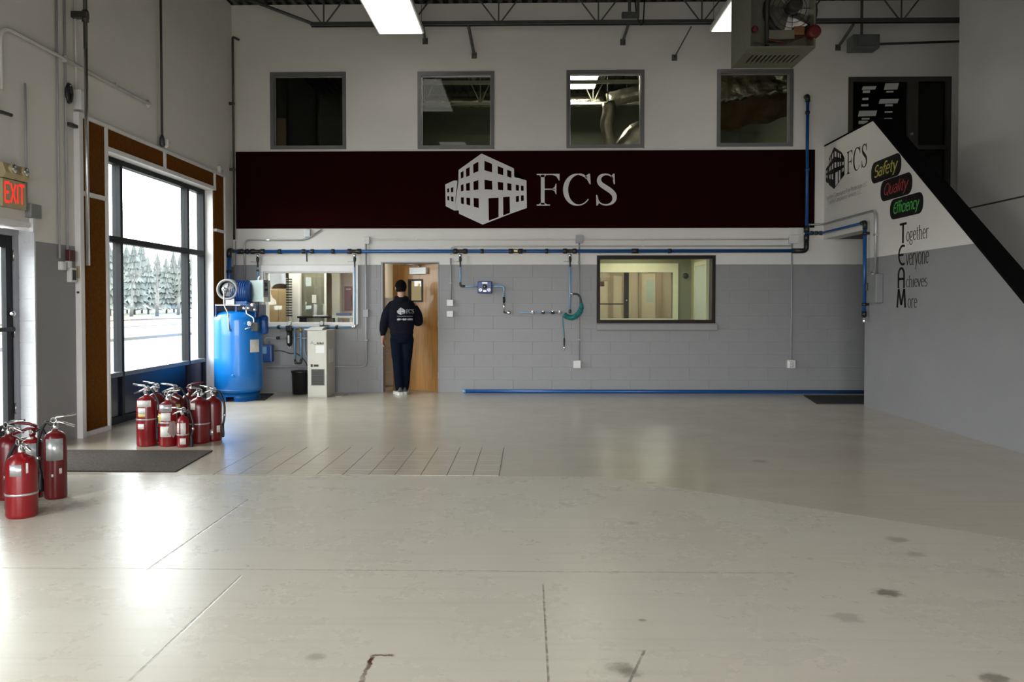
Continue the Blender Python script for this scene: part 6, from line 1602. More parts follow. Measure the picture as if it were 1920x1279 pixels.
onface(0, 1, bz0 - .005, bz0 + H_ * .22, .005, M_WHITEPL, 'white_plate', cbx)
obj('cable_entry', TU(bend([v(485, 526, CYc - .1), v(485, 521, CYc - .1), v(488, 519, CYc - .1)], .02), .014, 8), M_WHITEPL, cbx)
obj('box_bracket', TU([(cb0.x + .04, cb0.y - .02, bz0 + .05), (m1 - .06, CYc, mz - .05)], .018, 6), M_MOTOR, cp)
obj('cable', TU(bend([v(484, 566, CYc - .16), v(485, 585, CYc - .16), v(481, 600, CYc - .14)], .05), .010, 8), M_BLKPL, cp)
# valves, gauge and safety fittings at the tank shoulder
obj('valve_pipe', TU(bend([v(462, 572, CYc - .2), v(462, 588, CYc - .2), v(476, 596, CYc - .22), v(476, 615, CYc - .24)], .03), .012, 8), M_BRUSHED, cp)
for x, y, r_, mm in ((462, 567, .022, M_MOTOR), (458, 578, .026, M_CHROME), (466, 578, .024, M_CHROME), (474, 572, .03, M_BRUSHED), (478, 581, .022, M_CHROME)):
    p = v(x, y, CYc - .21); obj('fitting', LA([(r_ * .4, -r_), (r_, -r_ * .6), (r_, r_ * .5), (r_ * .5, r_)], p, axis='Y', seg=12), mm, cp)
p = v(472, 613, CYc - .30); gg = obj('pressure_switch', BX(p.x - .0, p.x + .09, p.y - .02, p.y + .07, p.z - .06, p.z + .06, ch=.008), M_BLKPL, cp); obj('pressure_gauge', LA([(.03, -.02), (.036, -.01), (.036, .01), (.02, .02)], v(468, 607, CYc - .32), axis='Y', seg=16), M_CHROME, cp)
obj('drain_cock', TU(bend([v(472, 614, CYc - .33), v(462, 616, CYc - .35), v(460, 618, CYc - .36)], .01), .008, 6), M_CHROME, cp)
p = v(486, 606, CYc - .1); obj('blue_canister', LA([(.03, -.16), (.05, -.14), (.055, .08), (.03, .11)], (cx + rad + .055, CYc - .02, p.z), seg=18), M_MOTOR, cp)
p = v(484, 649, CYc - .2); bm = patch(rad, v(484, 661, CYc - .2).z, v(484, 637, CYc - .2).z, -42, -14, .003, 8, (cx, CYc, 0)); obj('data_plate', bm, M_LABEL, tank)

# ================================================================== DRYER, BIN, FILTERS
Y0d, Y1d = 11.57, 12.06
dx0, dx1 = sx(576, Y0d), sx(612.5, Y0d); zt_ = CAM_H + ray(594, 619).z / ray(594, 619).y * Y0d
dz = lambda y: CAM_H + ray(594, y).z / ray(594, y).y * Y0d
dy_ = thing('air_dryer', 'tall beige air dryer cabinet with dark grille against the grey wall', 'dryer', ((dx0 + dx1) / 2, (Y0d + Y1d) / 2, 0))
body = obj('cabinet', BX(dx0, dx1, Y0d, Y1d, 0.0, zt_, ch=.008), M_BEIGE, dy_)
fp_ = obj('front_panel', BX(dx0 + .008, dx1 - .008, Y0d - .006, Y0d, .02, zt_ - .015, ch=.002), M_BEIGE, dy_)
gx0, gx1 = sx(583, Y0d), sx(608, Y0d); gz0, gz1 = dz(723), dz(692)
gl = obj('grille_frame', ring_frame(gx0, gx1, gz0, gz1, .008, Y0d - .012, Y0d - .006), M_SWB, fp_)
obj('grille_screen', BX(gx0 + .008, gx1 - .008, Y0d - .009, Y0d - .006, gz0 + .008, gz1 - .008), mat('dark_mesh', (.035, .035, .033), .6), fp_)
for k in range(9):
    z = gz0 + .02 + (gz1 - gz0 - .04) * k / 8; obj('grille_bar', BX(gx0 + .008, gx1 - .008, Y0d - .013, Y0d - .009, z - .003, z + .003), mat('mesh_bar', (.07, .07, .065), .5), fp_)
obj('switch', BX(sx(582.5, Y0d), sx(586, Y0d), Y0d - .014, Y0d - .006, dz(688), dz(683), ch=.002), M_BLKPL, fp_)
obj('display', BX(sx(588, Y0d), sx(597, Y0d), Y0d - .012, Y0d - .006, dz(687.5), dz(683.5), ch=.002), M_BLKPL, fp_)
obj('label_plate', BX(sx(592, Y0d), sx(608, Y0d), Y0d - .009, Y0d - .006, dz(662), dz(648)), M_WHITEPL, fp_)
lx_ = sx(585, Y0d); bm = nb(); z = dz(645); flat_poly(bm, [(lx_ - .03, Y0d - .0075, z), (lx_ + .03, Y0d - .0075, z), (lx_, Y0d - .0075, z + .05)]); obj('triangle_mark', bm, M_CONDG, fp_)
bm = nb()
for k, (a, h) in enumerate(((0, 1), (.022, .8), (.042, 1), (.064, .7), (.085, 1))): box(bm, sx(594, Y0d) + a, sx(594, Y0d) + a + .014, Y0d - .008, Y0d - .006, dz(645), dz(645) + .026 * h)
box(bm, sx(588, Y0d), sx(607, Y0d), Y0d - .008, Y0d - .006, dz(645) - .006, dz(645) - .001)
obj('maker_mark', bm, M_BLKPL, fp_)
obj('side_label', BX(dx1 + .0, dx1 + .002, Y0d + .12, Y0d + .38, .50, .70), M_WHITEPL, dy_)
t = thing('folded_paper', 'pale folded sheets lying on top of the dryer cabinet', 'paper', (dx0, Y0d + .2, zt_)); obj('sheet', BX(dx0 - .04, dx1 - .06, Y0d - .02, Y0d + .22, zt_, zt_ + .018), M_PAPER, t); obj('sheet', prism(nb(), [(dx0 + .0, zt_ + .018), (dx1 - .07, zt_ + .018), (dx1 - .03, zt_ + .045), (dx0 + .06, zt_ + .045)], lambda u, v_, w: (u, Y0d + .02 + w, v_), .2), M_PAPER, t)
bx_ = thing('waste_bin', 'black plastic bin beside the dryer cabinet', 'bin', (sx(562, 12.05), 12.05, 0))
bxr = .125; bh = CAM_H + ray(562, 695).z / ray(562, 695).y * 12.05
bm = nb(); n = 28; prof = [(.10, .0), (.112, .004), (bxr, bh - .02), (bxr + .006, bh - .015), (bxr + .006, bh), (bxr - .004, bh), (.106, .02), (.02, .02)]
obj('bucket', LA(prof, (sx(562, 12.05), 12.05, 0), seg=28), M_BLKPL, bx_); obj('rim', LA([(bxr + .002, bh - .03), (bxr + .010, bh - .025), (bxr + .010, bh - .008), (bxr + .004, bh - .003)], (sx(562, 12.05), 12.05, 0), seg=28), M_BLKPL, bx_)
# blue drain box on the wall
q = BR(493, 514.5, 646, 678)
wb = thing('drain_box', 'blue wall box with pale label between compressor and dryer', 'wall box', ((q[0] + q[1]) / 2, D, q[2]))
obj('housing', BX(q[0], q[1], D - .13, D - .003, q[2], q[3], ch=.02), mat('drain_box_blue', (.008, .07, .28), .35), wb); obj('label_plate', BX(q[0] + .02, q[0] + .10, D - .133, D - .13, q[2] + .13, q[3] - .03), M_PIPELB, wb); obj('lid_seam', BX(q[0] - .002, q[1] + .002, D - .132, D - .003, q[2] + .05, q[2] + .056), M_MOTOR, wb)
zf = PB(520, 634, .08).z
obj('inlet_tube', TU(bend([((q[0] + q[1]) / 2 - .03, D - .07, q[3] - .01), ((q[0] + q[1]) / 2 - .03, D - .07, zf), (PB(540, 634, .08).x, D - .07, zf)], .04), .011, 8), M_CONDUIT, wb); c = PB(521, 634, .08); obj('inlet_valve', LA([(.012, -.03), (.024, -.02), (.024, .02), (.012, .03)], (c.x, D - .07, zf), axis='X', seg=12), M_BLKPL, wb)
# filter with sight bowl, and a second gauge
p = PB(542.5, 625, .08)
ft = thing('air_filter', 'dark air filter with clear bowl and gauge under the left office window', 'filter', (p.x, D - .08, p.z - .2))
zt2 = PB(542.5, 612, .08).z
obj('filter_head', BX(p.x - .045, p.x + .045, D - .13, D - .03, zt2 - .07, zt2 + .01, ch=.008), M_BLKPL, ft)
zbw = PB(542.5, 647, .08).z
bowl = obj('filter_bowl', LA([(.012, zbw - .02), (.034, zbw), (.042, zbw + .03), (.042, zt2 - .07)], (p.x, D - .08, 0), seg=18), M_BLKPL, ft); obj('sight_glass', BX(p.x - .014, p.x + .014, D - .126, D - .118, zbw + .03, zbw + .15, ch=.005), M_WHITEPL, bowl)
obj('drain_ring', TU([(p.x + .02 * cos(k * pi / 8), D - .08, zbw - .03 + .02 * sin(k * pi / 8)) for k in range(17)], .005, 5), M_BRUSHED, ft)
g_ = PB(542.5, 606.5, .13); ga = obj('gauge', LA([(.026, -.016), (.034, -.01), (.034, .02)], (g_.x, D - .12, g_.z), axis='Y', seg=18), M_BRUSHED, ft); obj('gauge_face', LA([(.027, -.002), (.027, 0)], (g_.x, D - .1365, g_.z), axis='Y', seg=18), M_WHITEPL, ga)
obj('gauge_stem', CY((g_.x, D - .10, g_.z - .03), (g_.x, D - .09, zt2 + .005), .010, seg=8), M_BRUSHED, ft)
g_ = PB(603, 606.5, .13)
f2_ = thing('air_filter', 'dark air filter with gauge above the dryer cabinet', 'filter', (g_.x, D - .1, g_.z - .1)); ga = obj('gauge', LA([(.026, -.016), (.034, -.01), (.034, .02)], (g_.x, D - .12, g_.z), axis='Y', seg=18), M_BRUSHED, f2_); obj('gauge_face', LA([(.027, -.002), (.027, 0)], (g_.x, D - .1365, g_.z), axis='Y', seg=18), M_WHITEPL, ga); obj('filter_head', BX(g_.x - .03, g_.x + .10, D - .14, D - .03, zl_ - .045, zl_ + .03, ch=.008), M_BLKPL, f2_)
# looped pale tubes to the dryer
ul = thing('dryer_tubes', 'pale blue tubes looping down between filter and dryer', 'tube', (PB(560, 650).x, D - .06, .5))
a0, a1_, a2 = PB(552.5, 616, .07), PB(564, 616, .07), PB(574, 640, .07); zlo = PB(558, 680, .07).z
obj('tube', TU([(a0.x, D - .07, zl_ - .01), (a0.x, D - .07, zlo + .03)], .014, 8), M_PIPELB, ul); obj('tube', TU([(a1_.x, D - .07, zl_ - .05), (a1_.x, D - .07, zlo + .04)], .014, 8), M_PIPELB, ul)
obj('bottom_bend', TU(bend([(a0.x, D - .07, zlo + .05), (a0.x, D - .07, zlo - .01), (a1_.x, D - .07, zlo - .01), (a1_.x, D - .07, zlo + .06)], .05), .017, 8), M_DARKPIPE, ul)
obj('top_bend', TU(bend([(a0.x + .02, D - .07, zl_ - .02), (a1_.x, D - .07, zl_ - .02), (a1_.x, D - .07, zl_ - .08)], .03), .017, 8), mat('brass', (0, 0, 0)), ul)
obj('far_tube', TU(bend([(PB(571, 618, .04).x, D - .04, zl_ - .02), (PB(571, 618, .04).x, D - .04, .6), (PB(580, 690, .04).x, D - .04, .5)], .08), .010, 8), M_PIPELB, ul)
obj('cross_tube', CY((PB(548, 634, .07).x, D - .05, zf), (PB(582, 634, .07).x, D - .05, zf), .010, seg=8), M_CONDUIT, ul)
t = thing('black_cable', 'thin dark cable sagging along the wall behind the filter', 'cable', (PB(520, 660).x, D - .02, .6)); obj('cable', TU(spline([PB(515, 658, .02), PB(528, 658, .02), PB(545, 663, .02), PB(556, 663, .02), PB(570, 675, .02), PB(578, 690, .02)]), .007, 6), M_BLKPL, t)
# ================================================================== FIRE EXTINGUISHERS
def extinguisher(px, py, r, h, label, rot=0, m=M_RED, labels=(), band=None, hose=1, lever=1, gauge=True, tagc=None, top=.12, head=M_CHROME, group='fire extinguishers by the tall window', horn=False):
    """stands at floor pixel px, py (its front foot); r radius, h body height; rot turns the handle"""
    fx, fy = F(px, py)
    t = thing('fire_extinguisher', label, 'fire extinguisher', (0, 0, 0), group)
    prof = [(r * .90, 0), (r * .97, .006), (r, .02), (r, h - r * .95), (r * .96, h - r * .62), (r * .82, h - r * .30), (r * .55, h - r * .08), (r * .30, h), (r * .26, h + .012)]
    cy_ = obj('cylinder', LA(prof, seg=28), m, t)
    for z0, z1, a0, a1, mm in labels: obj('label', patch(r, z0 * h, z1 * h, a0, a1), mm, cy_)
    if band: obj('strap', LA([(r + .001, band * h), (r + .003, band * h + .002), (r + .003, band * h + .012), (r + .001, band * h + .014)], seg=28), M_LABELG, cy_)
    zn = h + .012; k = top / .12
    obj('valve', LA([(r * .26, 0), (.022 * k, .004), (.022 * k, .03 * k), (.015 * k, .036 * k), (.015 * k, .055 * k)], (0, 0, zn), seg=14), head, t)
    zz = zn + .05 * k
    def R_(x, y, z): a = radians(rot); return (x * cos(a) - y * sin(a), x * sin(a) + y * cos(a), z)
    bm = nb(); tube(bm, [R_(.035 * k, 0, zz - .005), R_(-.03 * k, 0, zz + .0), R_(-.12 * k, 0, zz - .035 * k)], [.011, .012, .009], 6); obj('carry_handle', bm, head, t)
    if lever: bm = nb(); tube(bm, [R_(.03 * k, 0, zz + .012), R_(-.02 * k, 0, zz + .035 * k), R_(-.13 * k, 0, zz + .05 * k)], [.010, .011, .009], 6); obj('lever', bm, head, t)
    obj('safety_pin', TU([R_(.005 + .018 * cos(i * pi / 6), .02, zz + .015 + .018 * sin(i * pi / 6)) for i in range(13)], .003, 5), M_BRUSHED, t)
    if gauge: 
        g = obj('gauge', LA([(.013, -.010), (.017, -.006), (.017, .006)], R_(.0, -.028, zn + .028 * k), axis='Y', seg=14), M_CHROME, t)
    if hose:
        s = hose; e = zn + .03 * k
        pts = spline([R_(.02, 0, e), R_(.06, .0, e + .015), R_(r + .035, -.02 * s, h * .86), R_(r + .04, -.03 * s, h * .55), R_(r + .025, -.03 * s, h * .36)], 6)
        hs = obj('hose', TU(pts, .011, 8), M_RUBBER, t)
        p = Vector(pts[-1]); obj('nozzle', LA([(.012 if not horn else .028, -.12), (.016 if not horn else .030, -.10), (.013, -.02), (.012, .015)], p, seg=10), M_RUBBER, hs)
        q = Vector(pts[-8]); obj('hose_clip', CY(q + Vector((0, 0, .012)), q - Vector((0, 0, .012)), .0135, seg=10), M_BRUSHED, hs)
    if tagc:
        p = R_(-.02, 0, 0); a = radians(-60 if tagc is M_LABEL else -40); bm = nb(); c = Vector((cos(a) * (r + .004), sin(a) * (r + .004), h * .36)); u = Vector((-sin(a), cos(a), 0))
        f = bm.faces.new([bm.verts.new(c + u * x + Vector((0, 0, z))) for x, z in ((-.02, .09), (.02, .09), (.06, .0), (.01, -.07), (-.05, -.01))]); bmesh.ops.solidify(bm, geom=[f], thickness=.0015); obj('inspection_tag', bm, tagc, t)
    place(t, (fx, fy + r, 0.0))
    return t
W, SV, YL = M_LABEL, M_LABELG, M_YELL
M_PINK = mat('faded_pink_tag', (.62, .50, .46), .6)
def px_r(w, y): return w / 2 / ((y - 572) / CAM_H)
extinguisher(267, 838.5, .092, .475, 'tall red extinguisher with green pin, leftmost of the group by the tall window', 0, labels=((.80, .93, -125, -40, W), (.66, .78, -118, -72, W), (.60, .66, -118, -72, YL), (.36, .46, -120, -80, W)), band=.53, hose=1)
extinguisher(286, 829.5, .082, .475, 'dark red extinguisher tucked behind the leftmost one', 0, m=M_DRED, labels=((.66, .78, -60, -20, W),), band=.5, hose=0, lever=1)
extinguisher(308, 838.5, .083, .425, 'red extinguisher with silver, yellow and white labels behind the small one', 170, labels=((.78, .95, -128, -40, SV), (.56, .74, -150, -112, YL), (.58, .76, -112, -50, W), (.22, .46, -118, -48, W)), band=.52, hose=0, tagc=M_PINK)
extinguisher(322, 826, .082, .45, 'red extinguisher showing its chrome lever between its neighbours', 20, m=M_DRED, labels=((.6, .8, -60, -30, YL),), hose=1)
extinguisher(338.5, 839.5, .055, .29, 'smallest extinguisher standing in front of the group', 15, labels=((.46, .80, -130, -102, W), (.42, .80, -88, -40, W), (.10, .30, -96, -40, W)), band=.385, hose=1, top=.09)
extinguisher(367, 833, .096, .44, 'wide red extinguisher with upright lever right of the small one', 75, m=M_DRED, labels=((.76, .9, -125, -92, W),), band=.42, hose=0)
extinguisher(393.5, 828, .085, .43, 'rightmost extinguisher with black hose in the group by the tall window', 0, m=M_DRED, labels=((.14, .28, -110, -70, SV), (.2, .36, -45, -20, W)), hose=1)
extinguisher(351, 820.5, .08, .44, 'dark extinguisher half hidden at the back of the group', 200, m=M_DRED, hose=0, head=M_DRED)
G2 = 'fire extinguishers at the left edge'
extinguisher(24, 975, .092, .40, 'nearest big red extinguisher with silver label at the left edge', 150, m=M_RED, labels=((.68, .86, -100, -58, SV), (.72, .88, -42, -34, W)), band=.36, hose=-1, group=G2)
extinguisher(51, 936, .068, .42, 'red extinguisher with grey label behind the nearest one', 20, m=M_RED, labels=((.66, .92, -130, -40, SV),), hose=1, head=M_DRED, group=G2)
extinguisher(93.5, 938, .072, .47, 'tall extinguisher with big silver label and black horn, right of the left-edge group', 200, m=M_DRED, labels=((.58, .90, -110, -20, SV), (.38, .46, -42, -28, W), (.34, .38, -80, -70, W)), hose=1, horn=True, group=G2)
extinguisher(4, 940, .08, .44, 'dark red extinguisher at the very left edge of the picture', 170, m=M_DRED, hose=1, group=G2)

# ================================================================== PERSON
M_SKIN = mat('skin', (.42, .235, .165), .55, var=.05)
M_HOOD = mat('dark_navy_hoodie', (.0065, .0065, .012), .95, spec=.1, var=.15, scale=20, bump=.2, bscale=60)
M_PANT = mat('navy_trousers', (.0025, .005, .014), .9, spec=.1, var=.15, scale=20)
M_CAP = mat('black_cap', (.003, .003, .0035), .95, spec=.1)
def join_bm(a, b):
    me = bpy.data.meshes.new('t'); b.to_mesh(me); b.free(); a.from_mesh(me); bpy.data.meshes.remove(me); return a
def remesh(bm, vox, smooth=2):
    me = bpy.data.meshes.new('t'); bm.to_mesh(me); bm.free(); ob = bpy.data.objects.new('t', me); COL.objects.link(ob)
    md = ob.modifiers.new('r', 'REMESH'); md.mode = 'VOXEL'; md.voxel_size = vox; md.use_smooth_shade = True
    if smooth: s = ob.modifiers.new('s', 'SMOOTH'); s.iterations = smooth; s.factor = .5
    dg = bpy.context.evaluated_depsgraph_get(); dg.update(); m2 = bpy.data.meshes.new_from_object(ob.evaluated_get(dg))
    o = nb(); o.from_mesh(m2); bpy.data.objects.remove(ob, do_unlink=True); bpy.data.meshes.remove(me); bpy.data.meshes.remove(m2)
    for f in o.faces: f.smooth = True
    return o
def limb(path, seg=16):
    """closed tapering tube through (x, y, z, r), rounded at both ends"""
    P = [Vector(p[:3]) for p in path]; R_ = [p[3] for p in path]
    n = 5; Q, W = [], []
    for i in range(len(P) - 1):
        p0, p1, p2, p3 = P[max(i-1, 0)], P[i], P[i+1], P[min(i+2, len(P)-1)]
        for k in range(n):
            s = k / n; Q.append(.5*((2*p1) + (-p0+p2)*s + (2*p0-5*p1+4*p2-p3)*s*s + (-p0+3*p1-3*p2+p3)*s**3)); W.append(R_[i] + (R_[i+1] - R_[i]) * (s * s * (3 - 2 * s)))
    Q.append(P[-1]); W.append(R_[-1])
    bm = tube(nb(), Q, W, seg)
    for c, r_ in ((P[0], R_[0]), (P[-1], R_[-1])):
        bmesh.ops.create_icosphere(bm, subdivisions=2, radius=r_ * .98, matrix=Matrix.Translation(c))
    return bm
def trunk(rows, seg=28):
    """lofted torso of level ellipses (cx, cy, z, rx, ry)"""
    bm = nb(); rg = []
    for cx_, cy_2, z, rx, ry in rows:
        rg.append([bm.verts.new((cx_ + rx * abs(cos(t)) ** .85 * (1 if cos(t) >= 0 else -1), cy_2 + ry * abs(sin(t)) ** .85 * (1 if sin(t) >= 0 else -1), z)) for t in [2 * pi * i / seg for i in range(seg)]])
    for a, b in zip(rg, rg[1:]):
        for i in range(seg): bm.faces.new((a[i], a[(i+1) % seg], b[(i+1) % seg], b[i]))
    bm.faces.new(rg[0][::-1]); bm.faces.new(rg[-1]); return bm
def union(parts, vox, smooth):
    o = parts[0]
    for p in parts[1:]: o = join_bm(o, p)
    return remesh(o, vox, smooth)
# own space: faces +Y (away from the camera), left arm at -X
HIP, WA, CH_, NK = (0, 0, .90), (0, .01, 1.08), (.0, .0, 1.32), (-.005, .02, 1.44)
LSH, LEL, LWR = (-.17, 0, 1.345), (-.255, -.02, 1.085), (-.285, .0, .86)
RSH, REL, RWR = (.165, .03, 1.345), (.235, .12, 1.10), (.10, .36, 1.12)
LH, LK, LA_ = (-.075, 0, .86), (-.06, -.005, .47), (-.035, -.02, .085)
RH, RK, RA = (.08, .02, .86), (.055, .06, .47), (.035, .06, .085)
def w4(p, r_): return (p[0], p[1], p[2], r_)
body = union([trunk([(0, 0, .80, .10, .07), (0, 0, .86, .15, .10), (0, 0, .95, .155, .105), (0, .01, 1.08, .135, .095), (0, 0, 1.22, .155, .105), (0, 0, 1.33, .165, .10), (0, .01, 1.40, .12, .075), (-.004, .02, 1.45, .06, .058)]),
    limb([(-.004, .02, 1.40, .062), (-.012, .035, 1.55, .056)]),
    limb([w4(LSH, .062), w4(LEL, .042), w4(LWR, .028)]), limb([w4(RSH, .062), w4(REL, .042), w4(RWR, .028)]),
    limb([w4(LH, .088), (-.07, 0, .66, .070), w4(LK, .054), (-.048, -.02, .33, .053), w4(LA_, .036)]), limb([w4(RH, .088), (.068, .04, .66, .070), w4(RK, .054), (.045, .05, .33, .053), w4(RA, .036)]),
    limb([(LA_[0], LA_[1] - .02, .05, .036), (-.06, .06, .04, .034), (-.07, .11, .032, .024)]), limb([(RA[0], RA[1] - .02, .05, .036), (.03, .14, .04, .034), (.03, .19, .032, .024)])], .01, 3)
# head turned a little to the left, with jaw, nose, ears, brow
hc = Vector((-.018, .045, 1.612)); turn = Matrix.Rotation(radians(22), 3, 'Z')
hd = nb(); bmesh.ops.create_icosphere(hd, subdivisions=3, radius=1.0)
for v_ in hd.verts:
    x, y, z = v_.co; zf_ = z
    wx = .076 * (1 - .22 * max(0, -z) ** 1.5) ; wy = .096 * (1 - .12 * max(0, -z)); wz = .113
    p = Vector((x * wx, y * wy + (.012 * max(0, -z) if y > 0 else 0), z * wz)); v_.co = turn @ p + hc
def blob(c, rx, ry, rz, sub=2):
    b = nb(); bmesh.ops.create_icosphere(b, subdivisions=sub, radius=1.0)
    for v_ in b.verts: v_.co = turn @ (Vector((v_.co.x * rx, v_.co.y * ry, v_.co.z * rz)) + Vector(c)) + hc
    return b
for c, rx, ry, rz in (((0, .102, -.012), .012, .018, .020), ((0, .094, .012), .008, .010, .026), ((-.077, -.004, -.005), .010, .020, .032), ((.077, -.004, -.005), .010, .020, .032), ((0, .078, -.088), .032, .025, .018), ((0, .088, -.052), .022, .012, .006), ((-.03, .083, .022), .022, .012, .007), ((.03, .083, .022), .022, .012, .007)):
    hd = join_bm(hd, blob(c, rx, ry, rz))
body = join_bm(body, hd)
def hand(wr, d, palm_n, side):
    """relaxed hand: wr wrist, d pointing direction, palm_n palm normal, side thumb direction"""
    wr, d, n_, s = Vector(wr), Vector(d).normalized(), Vector(palm_n).normalized(), Vector(side).normalized()
    P = lambda a, b_, c: tuple(wr + d * a + s * b_ + n_ * c)
    out = limb([P(-.03, 0, 0) + (.027,), P(.02, .004, 0) + (.026,)])
    for off in (.024, .008, -.008, -.024): out = join_bm(out, limb([P(.015, off * .8, 0) + (.015,), P(.075, off, .002) + (.0125,)], 10))
    for off, ln in ((.028, .070), (.010, .080), (-.009, .075), (-.027, .058)):
        out = join_bm(out, limb([P(.07, off, 0) + (.0095,), P(.07 + ln * .45, off * 1.08, .004) + (.0088,), P(.07 + ln * .8, off * 1.1, .018) + (.008,), P(.07 + ln, off * 1.1, .034) + (.007,)], 10))
    return join_bm(out, limb([P(.010, .020, .004) + (.015,), P(.040, .042, .012) + (.011,), P(.072, .052, .022) + (.0092,), P(.094, .050, .030) + (.0078,)], 10))
body = join_bm(body, hand(LWR, (-.05, .06, -1), (.9, .2, 0), (.1, .95, 0)))
body = join_bm(body, hand(RWR, (-.25, .9, .25), (-.1, .3, -.9), (-.9, -.2, 0)))
body = remesh(body, .0062, 1)
PX, PYY = F(752, 741)[0], 12.0
person = tag(obj('person', body, M_SKIN), 'person in dark hooded sweatshirt and cap walking out through the oak door, seen from behind', 'person')
# hooded sweatshirt
hood = [trunk([(0, 0, .90, .160, .125), (0, 0, .925, .178, .138), (0, 0, .96, .172, .132), (0, 0, 1.02, .188, .142), (0, 0, 1.15, .186, .140), (0, 0, 1.28, .195, .138), (0, .0, 1.36, .185, .12), (-.002, .005, 1.42, .125, .095), (-.004, .01, 1.455, .08, .075)]),
    limb([(LSH[0] + .03, LSH[1], LSH[2] - .01, .085), (-.215, -.005, 1.22, .080), w4(LEL, .071), (-.275, -.01, .985, .060), (-.282, -.004, .925, .044)]), limb([(-.282, -.004, .93, .046), (-.284, 0, .905, .040)]),
    limb([(RSH[0] - .03, RSH[1], RSH[2] - .01, .085), (.212, .08, 1.22, .080), w4(REL, .073), (.16, .27, 1.11, .060), (.112, .34, 1.118, .044)])]
# folded-down hood behind the neck
for c, r_ in (((-.005, -.045, 1.425), (.105, .06, .045)), ((-.005, -.06, 1.39), (.085, .055, .05)), ((.06, .0, 1.45), (.045, .06, .04)), ((-.07, .0, 1.45), (.045, .06, .04))):
    b = nb(); bmesh.ops.create_icosphere(b, subdivisions=3, radius=1.0)
    for v_ in b.verts: v_.co = Vector((v_.co.x * r_[0] + c[0], v_.co.y * r_[1] + c[1], v_.co.z * r_[2] + c[2]))
    hood.append(b)
hood = union(hood, .011, 4)
hood_tree = BVHTree.FromBMesh(hood)
ho = obj('hoodie', hood, M_HOOD, None); 
pants = union([trunk([(0, 0, .78, .12, .10), (0, 0, .84, .165, .128), (0, 0, .92, .168, .130), (0, 0, .97, .155, .12)]),
    limb([(-.078, 0, .84, .10), (-.070, -.002, .62, .087), w4(LK, .076), (-.046, -.014, .25, .070), (-.037, -.02, .12, .064)]), limb([(-.037, -.02, .13, .064), (-.036, -.018, .10, .062)]),
    limb([(.082, .02, .84, .10), (.070, .04, .62, .087), w4(RK, .076), (.047, .058, .25, .070), (.037, .06, .12, .064)]), limb([(.037, .06, .13, .064), (.036, .06, .10, .062)])], .012, 3)
pa = obj('trousers', pants, M_PANT, None)
def cap_part():
    b = nb(); bmesh.ops.create_icosphere(b, subdivisions=3, radius=1.0)
    for v_ in b.verts:
        x, y, z = v_.co; z2_ = max(z, -.25); v_.co = turn @ Vector((x * .086, y * .104, .018 + z2_ * .104)) + hc
    return b
cpn = cap_part(); ca = obj('cap', cpn, M_CAP)
bm = nb(); A = []
for i in range(13):
    a = radians(20 + 140 * i / 12); A.append(((.082 * cos(a), .095 * sin(a)), (.085 * cos(a), .095 * sin(a) + .075 * sin(a) ** 1.2)))
top_ = []
for th_2 in (0, -.005):
    top_.append([[bm.verts.new(turn @ Vector((p[0], p[1], .012 + th_2 - (.016 if k else 0)))  + hc) for k, p in enumerate(pr_)] for pr_ in A])
for i in range(12):
    for L_ in top_: bm.faces.new((L_[i][0], L_[i+1][0], L_[i+1][1], L_[i][1]))
    bm.faces.new((top_[0][i][1], top_[0][i+1][1], top_[1][i+1][1], top_[1][i][1]))
cb_ = obj('cap_brim', bm, M_CAP)
b = nb(); bmesh.ops.create_icosphere(b, subdivisions=3, radius=1.0)
for v_ in b.verts:
    x, y, z = v_.co; y2 = min(y, .15); v_.co = turn @ Vector((x * .0805, y2 * .101, -.012 + z * .075)) + hc
hr = obj('hair', b, mat('dark_hair', (.005, .004, .0035), .9, spec=.1))
def shoe(an, toe):
    an, toe = Vector(an), Vector(toe); d = (toe - an); d.z = 0; d.normalize(); s = Vector((-d.y, d.x, 0)); g0 = Vector((an.x, an.y, 0))
    up = nb(); rows = []
    for t_, hw, hh in ((-.075, .030, .06), (-.06, .038, .10), (0, .040, .105), (.05, .042, .085), (.10, .046, .062), (.15, .044, .050), (.185, .032, .040), (.20, .012, .030)):
        rows.append([up.verts.new(g0 + d * t_ + s * (hw * cos(a)) + Vector((0, 0, .022 + hh * max(0, sin(a))))) for a in [pi * k / 8 for k in range(9)]])
    for r0_, r1_ in zip(rows, rows[1:]):
        for k in range(8): up.faces.new((r0_[k], r0_[k+1], r1_[k+1], r1_[k])).smooth = True
    up.faces.new(rows[0]); up.faces.new(rows[-1][::-1])
    for r0_, r1_ in zip(rows, rows[1:]): up.faces.new((r0_[0], r1_[0], r1_[8], r0_[8]))
    so = nb(); pl_ = [(-.08, .028), (-.06, .042), (.05, .046), (.10, .050), (.16, .047), (.20, .028), (.212, 0)]; pts = [(a, b_) for a, b_ in pl_] + [(a, -b_) for a, b_ in pl_[-2::-1]]
    prism(so, pts, lambda u, v_, w: tuple(g0 + d * u + s * v_ + Vector((0, 0, w))), .045)
    return up, so
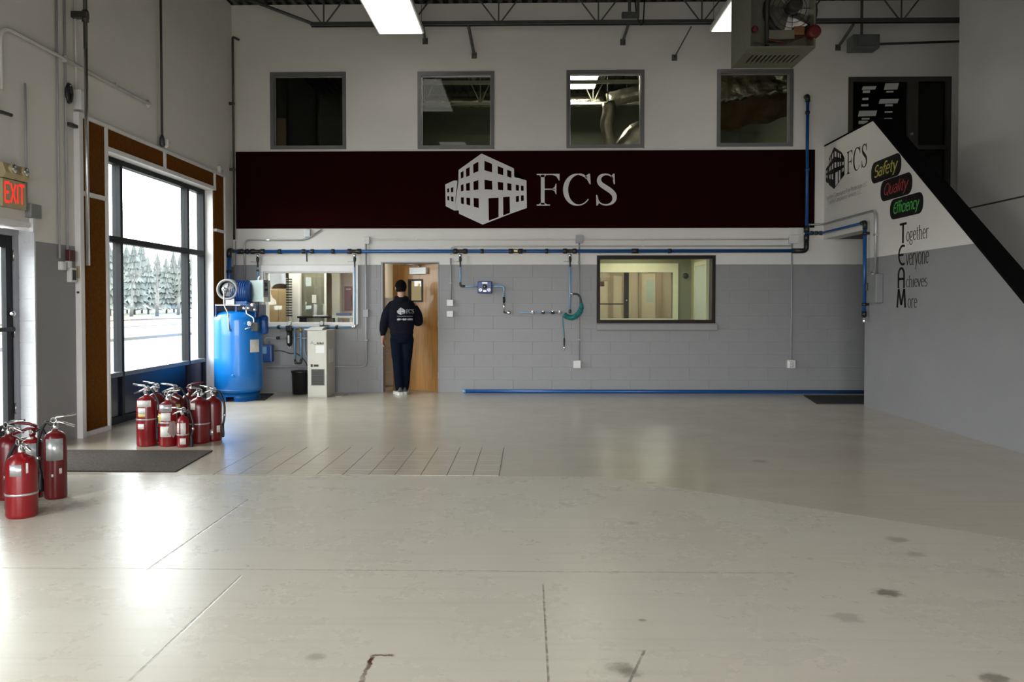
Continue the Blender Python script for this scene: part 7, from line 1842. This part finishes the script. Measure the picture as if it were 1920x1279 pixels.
M_SHOE = mat('black_shoe_upper', (.05, .05, .05), .6); M_SOLE = mat('white_shoe_sole', (.62, .61, .58), .5)
kids = [ho, pa, ca, cb_, hr]
for an, toe in ((LA_, (-.09, .09, 0)), (RA, (.03, .2, 0))):
    u_, s_ = shoe(an, toe); o1 = obj('shoe', u_, M_SHOE); o2 = obj('shoe_sole', s_, M_SOLE, o1); kids.append(o1)
# print on the back of the sweatshirt, laid on the cloth
def drape(bm, off):
    for v_ in bm.verts:
        hit = hood_tree.ray_cast(Vector((v_.co.x, -.6, v_.co.z)), Vector((0, 1, 0)))
        if hit[0] is not None: v_.co = hit[0] + Vector((0, -off, 0))
    return bm
M_PRINT = mat('white_print', (.55, .55, .56), .7)
fb = lambda x0, x1, z0, z1: (lambda u, v_, w: (x0 + (x1 - x0) * u, 0, z0 + (z1 - z0) * v_))
a, b_ = logo_meshes(fb(-.045, .075, 1.205, 1.31))
bmesh.ops.subdivide_edges(a, edges=a.edges[:], cuts=2)
kids.append(obj('back_logo', drape(a, .003), M_PRINT)); kids.append(obj('back_logo_windows', drape(b_, .0045), M_HOOD))
ff = fb(.09, .19, 1.225, 1.285)
kids.append(obj('back_letters', drape(big_fcs(nb(), lambda u, v_, w: ff(u / FCSW, v_, w)), .003), M_PRINT))
bm = nb()
for i in range(13):
    x = -.045 + .225 * i / 13; 
    if i in (3, 4, 8): z0_, z1_, wd_ = 1.135, 1.142, .012
    else: z0_, z1_, wd_ = 1.122, 1.122 + .030 * (1 if i % 3 else .85), .012
    flat_poly(bm, [(x, 0, z0_), (x + wd_, 0, z0_), (x + wd_, 0, z1_), (x, 0, z1_)])
kids.append(obj('back_line', drape(bm, .003), M_PRINT))
bm = nb()
for i in range(10): x = -.045 + .225 * i / 10; flat_poly(bm, [(x, 0, 1.180), (x + .018, 0, 1.180), (x + .018, 0, 1.185), (x, 0, 1.185)])
kids.append(obj('back_thin_line', drape(bm, .003), M_PRINT))
c0 = WL[person.name].copy()
for o in kids:
    o.parent = person; o.location = WL[o.name] - c0
person.location = Vector((PX, PYY, 0)) + c0
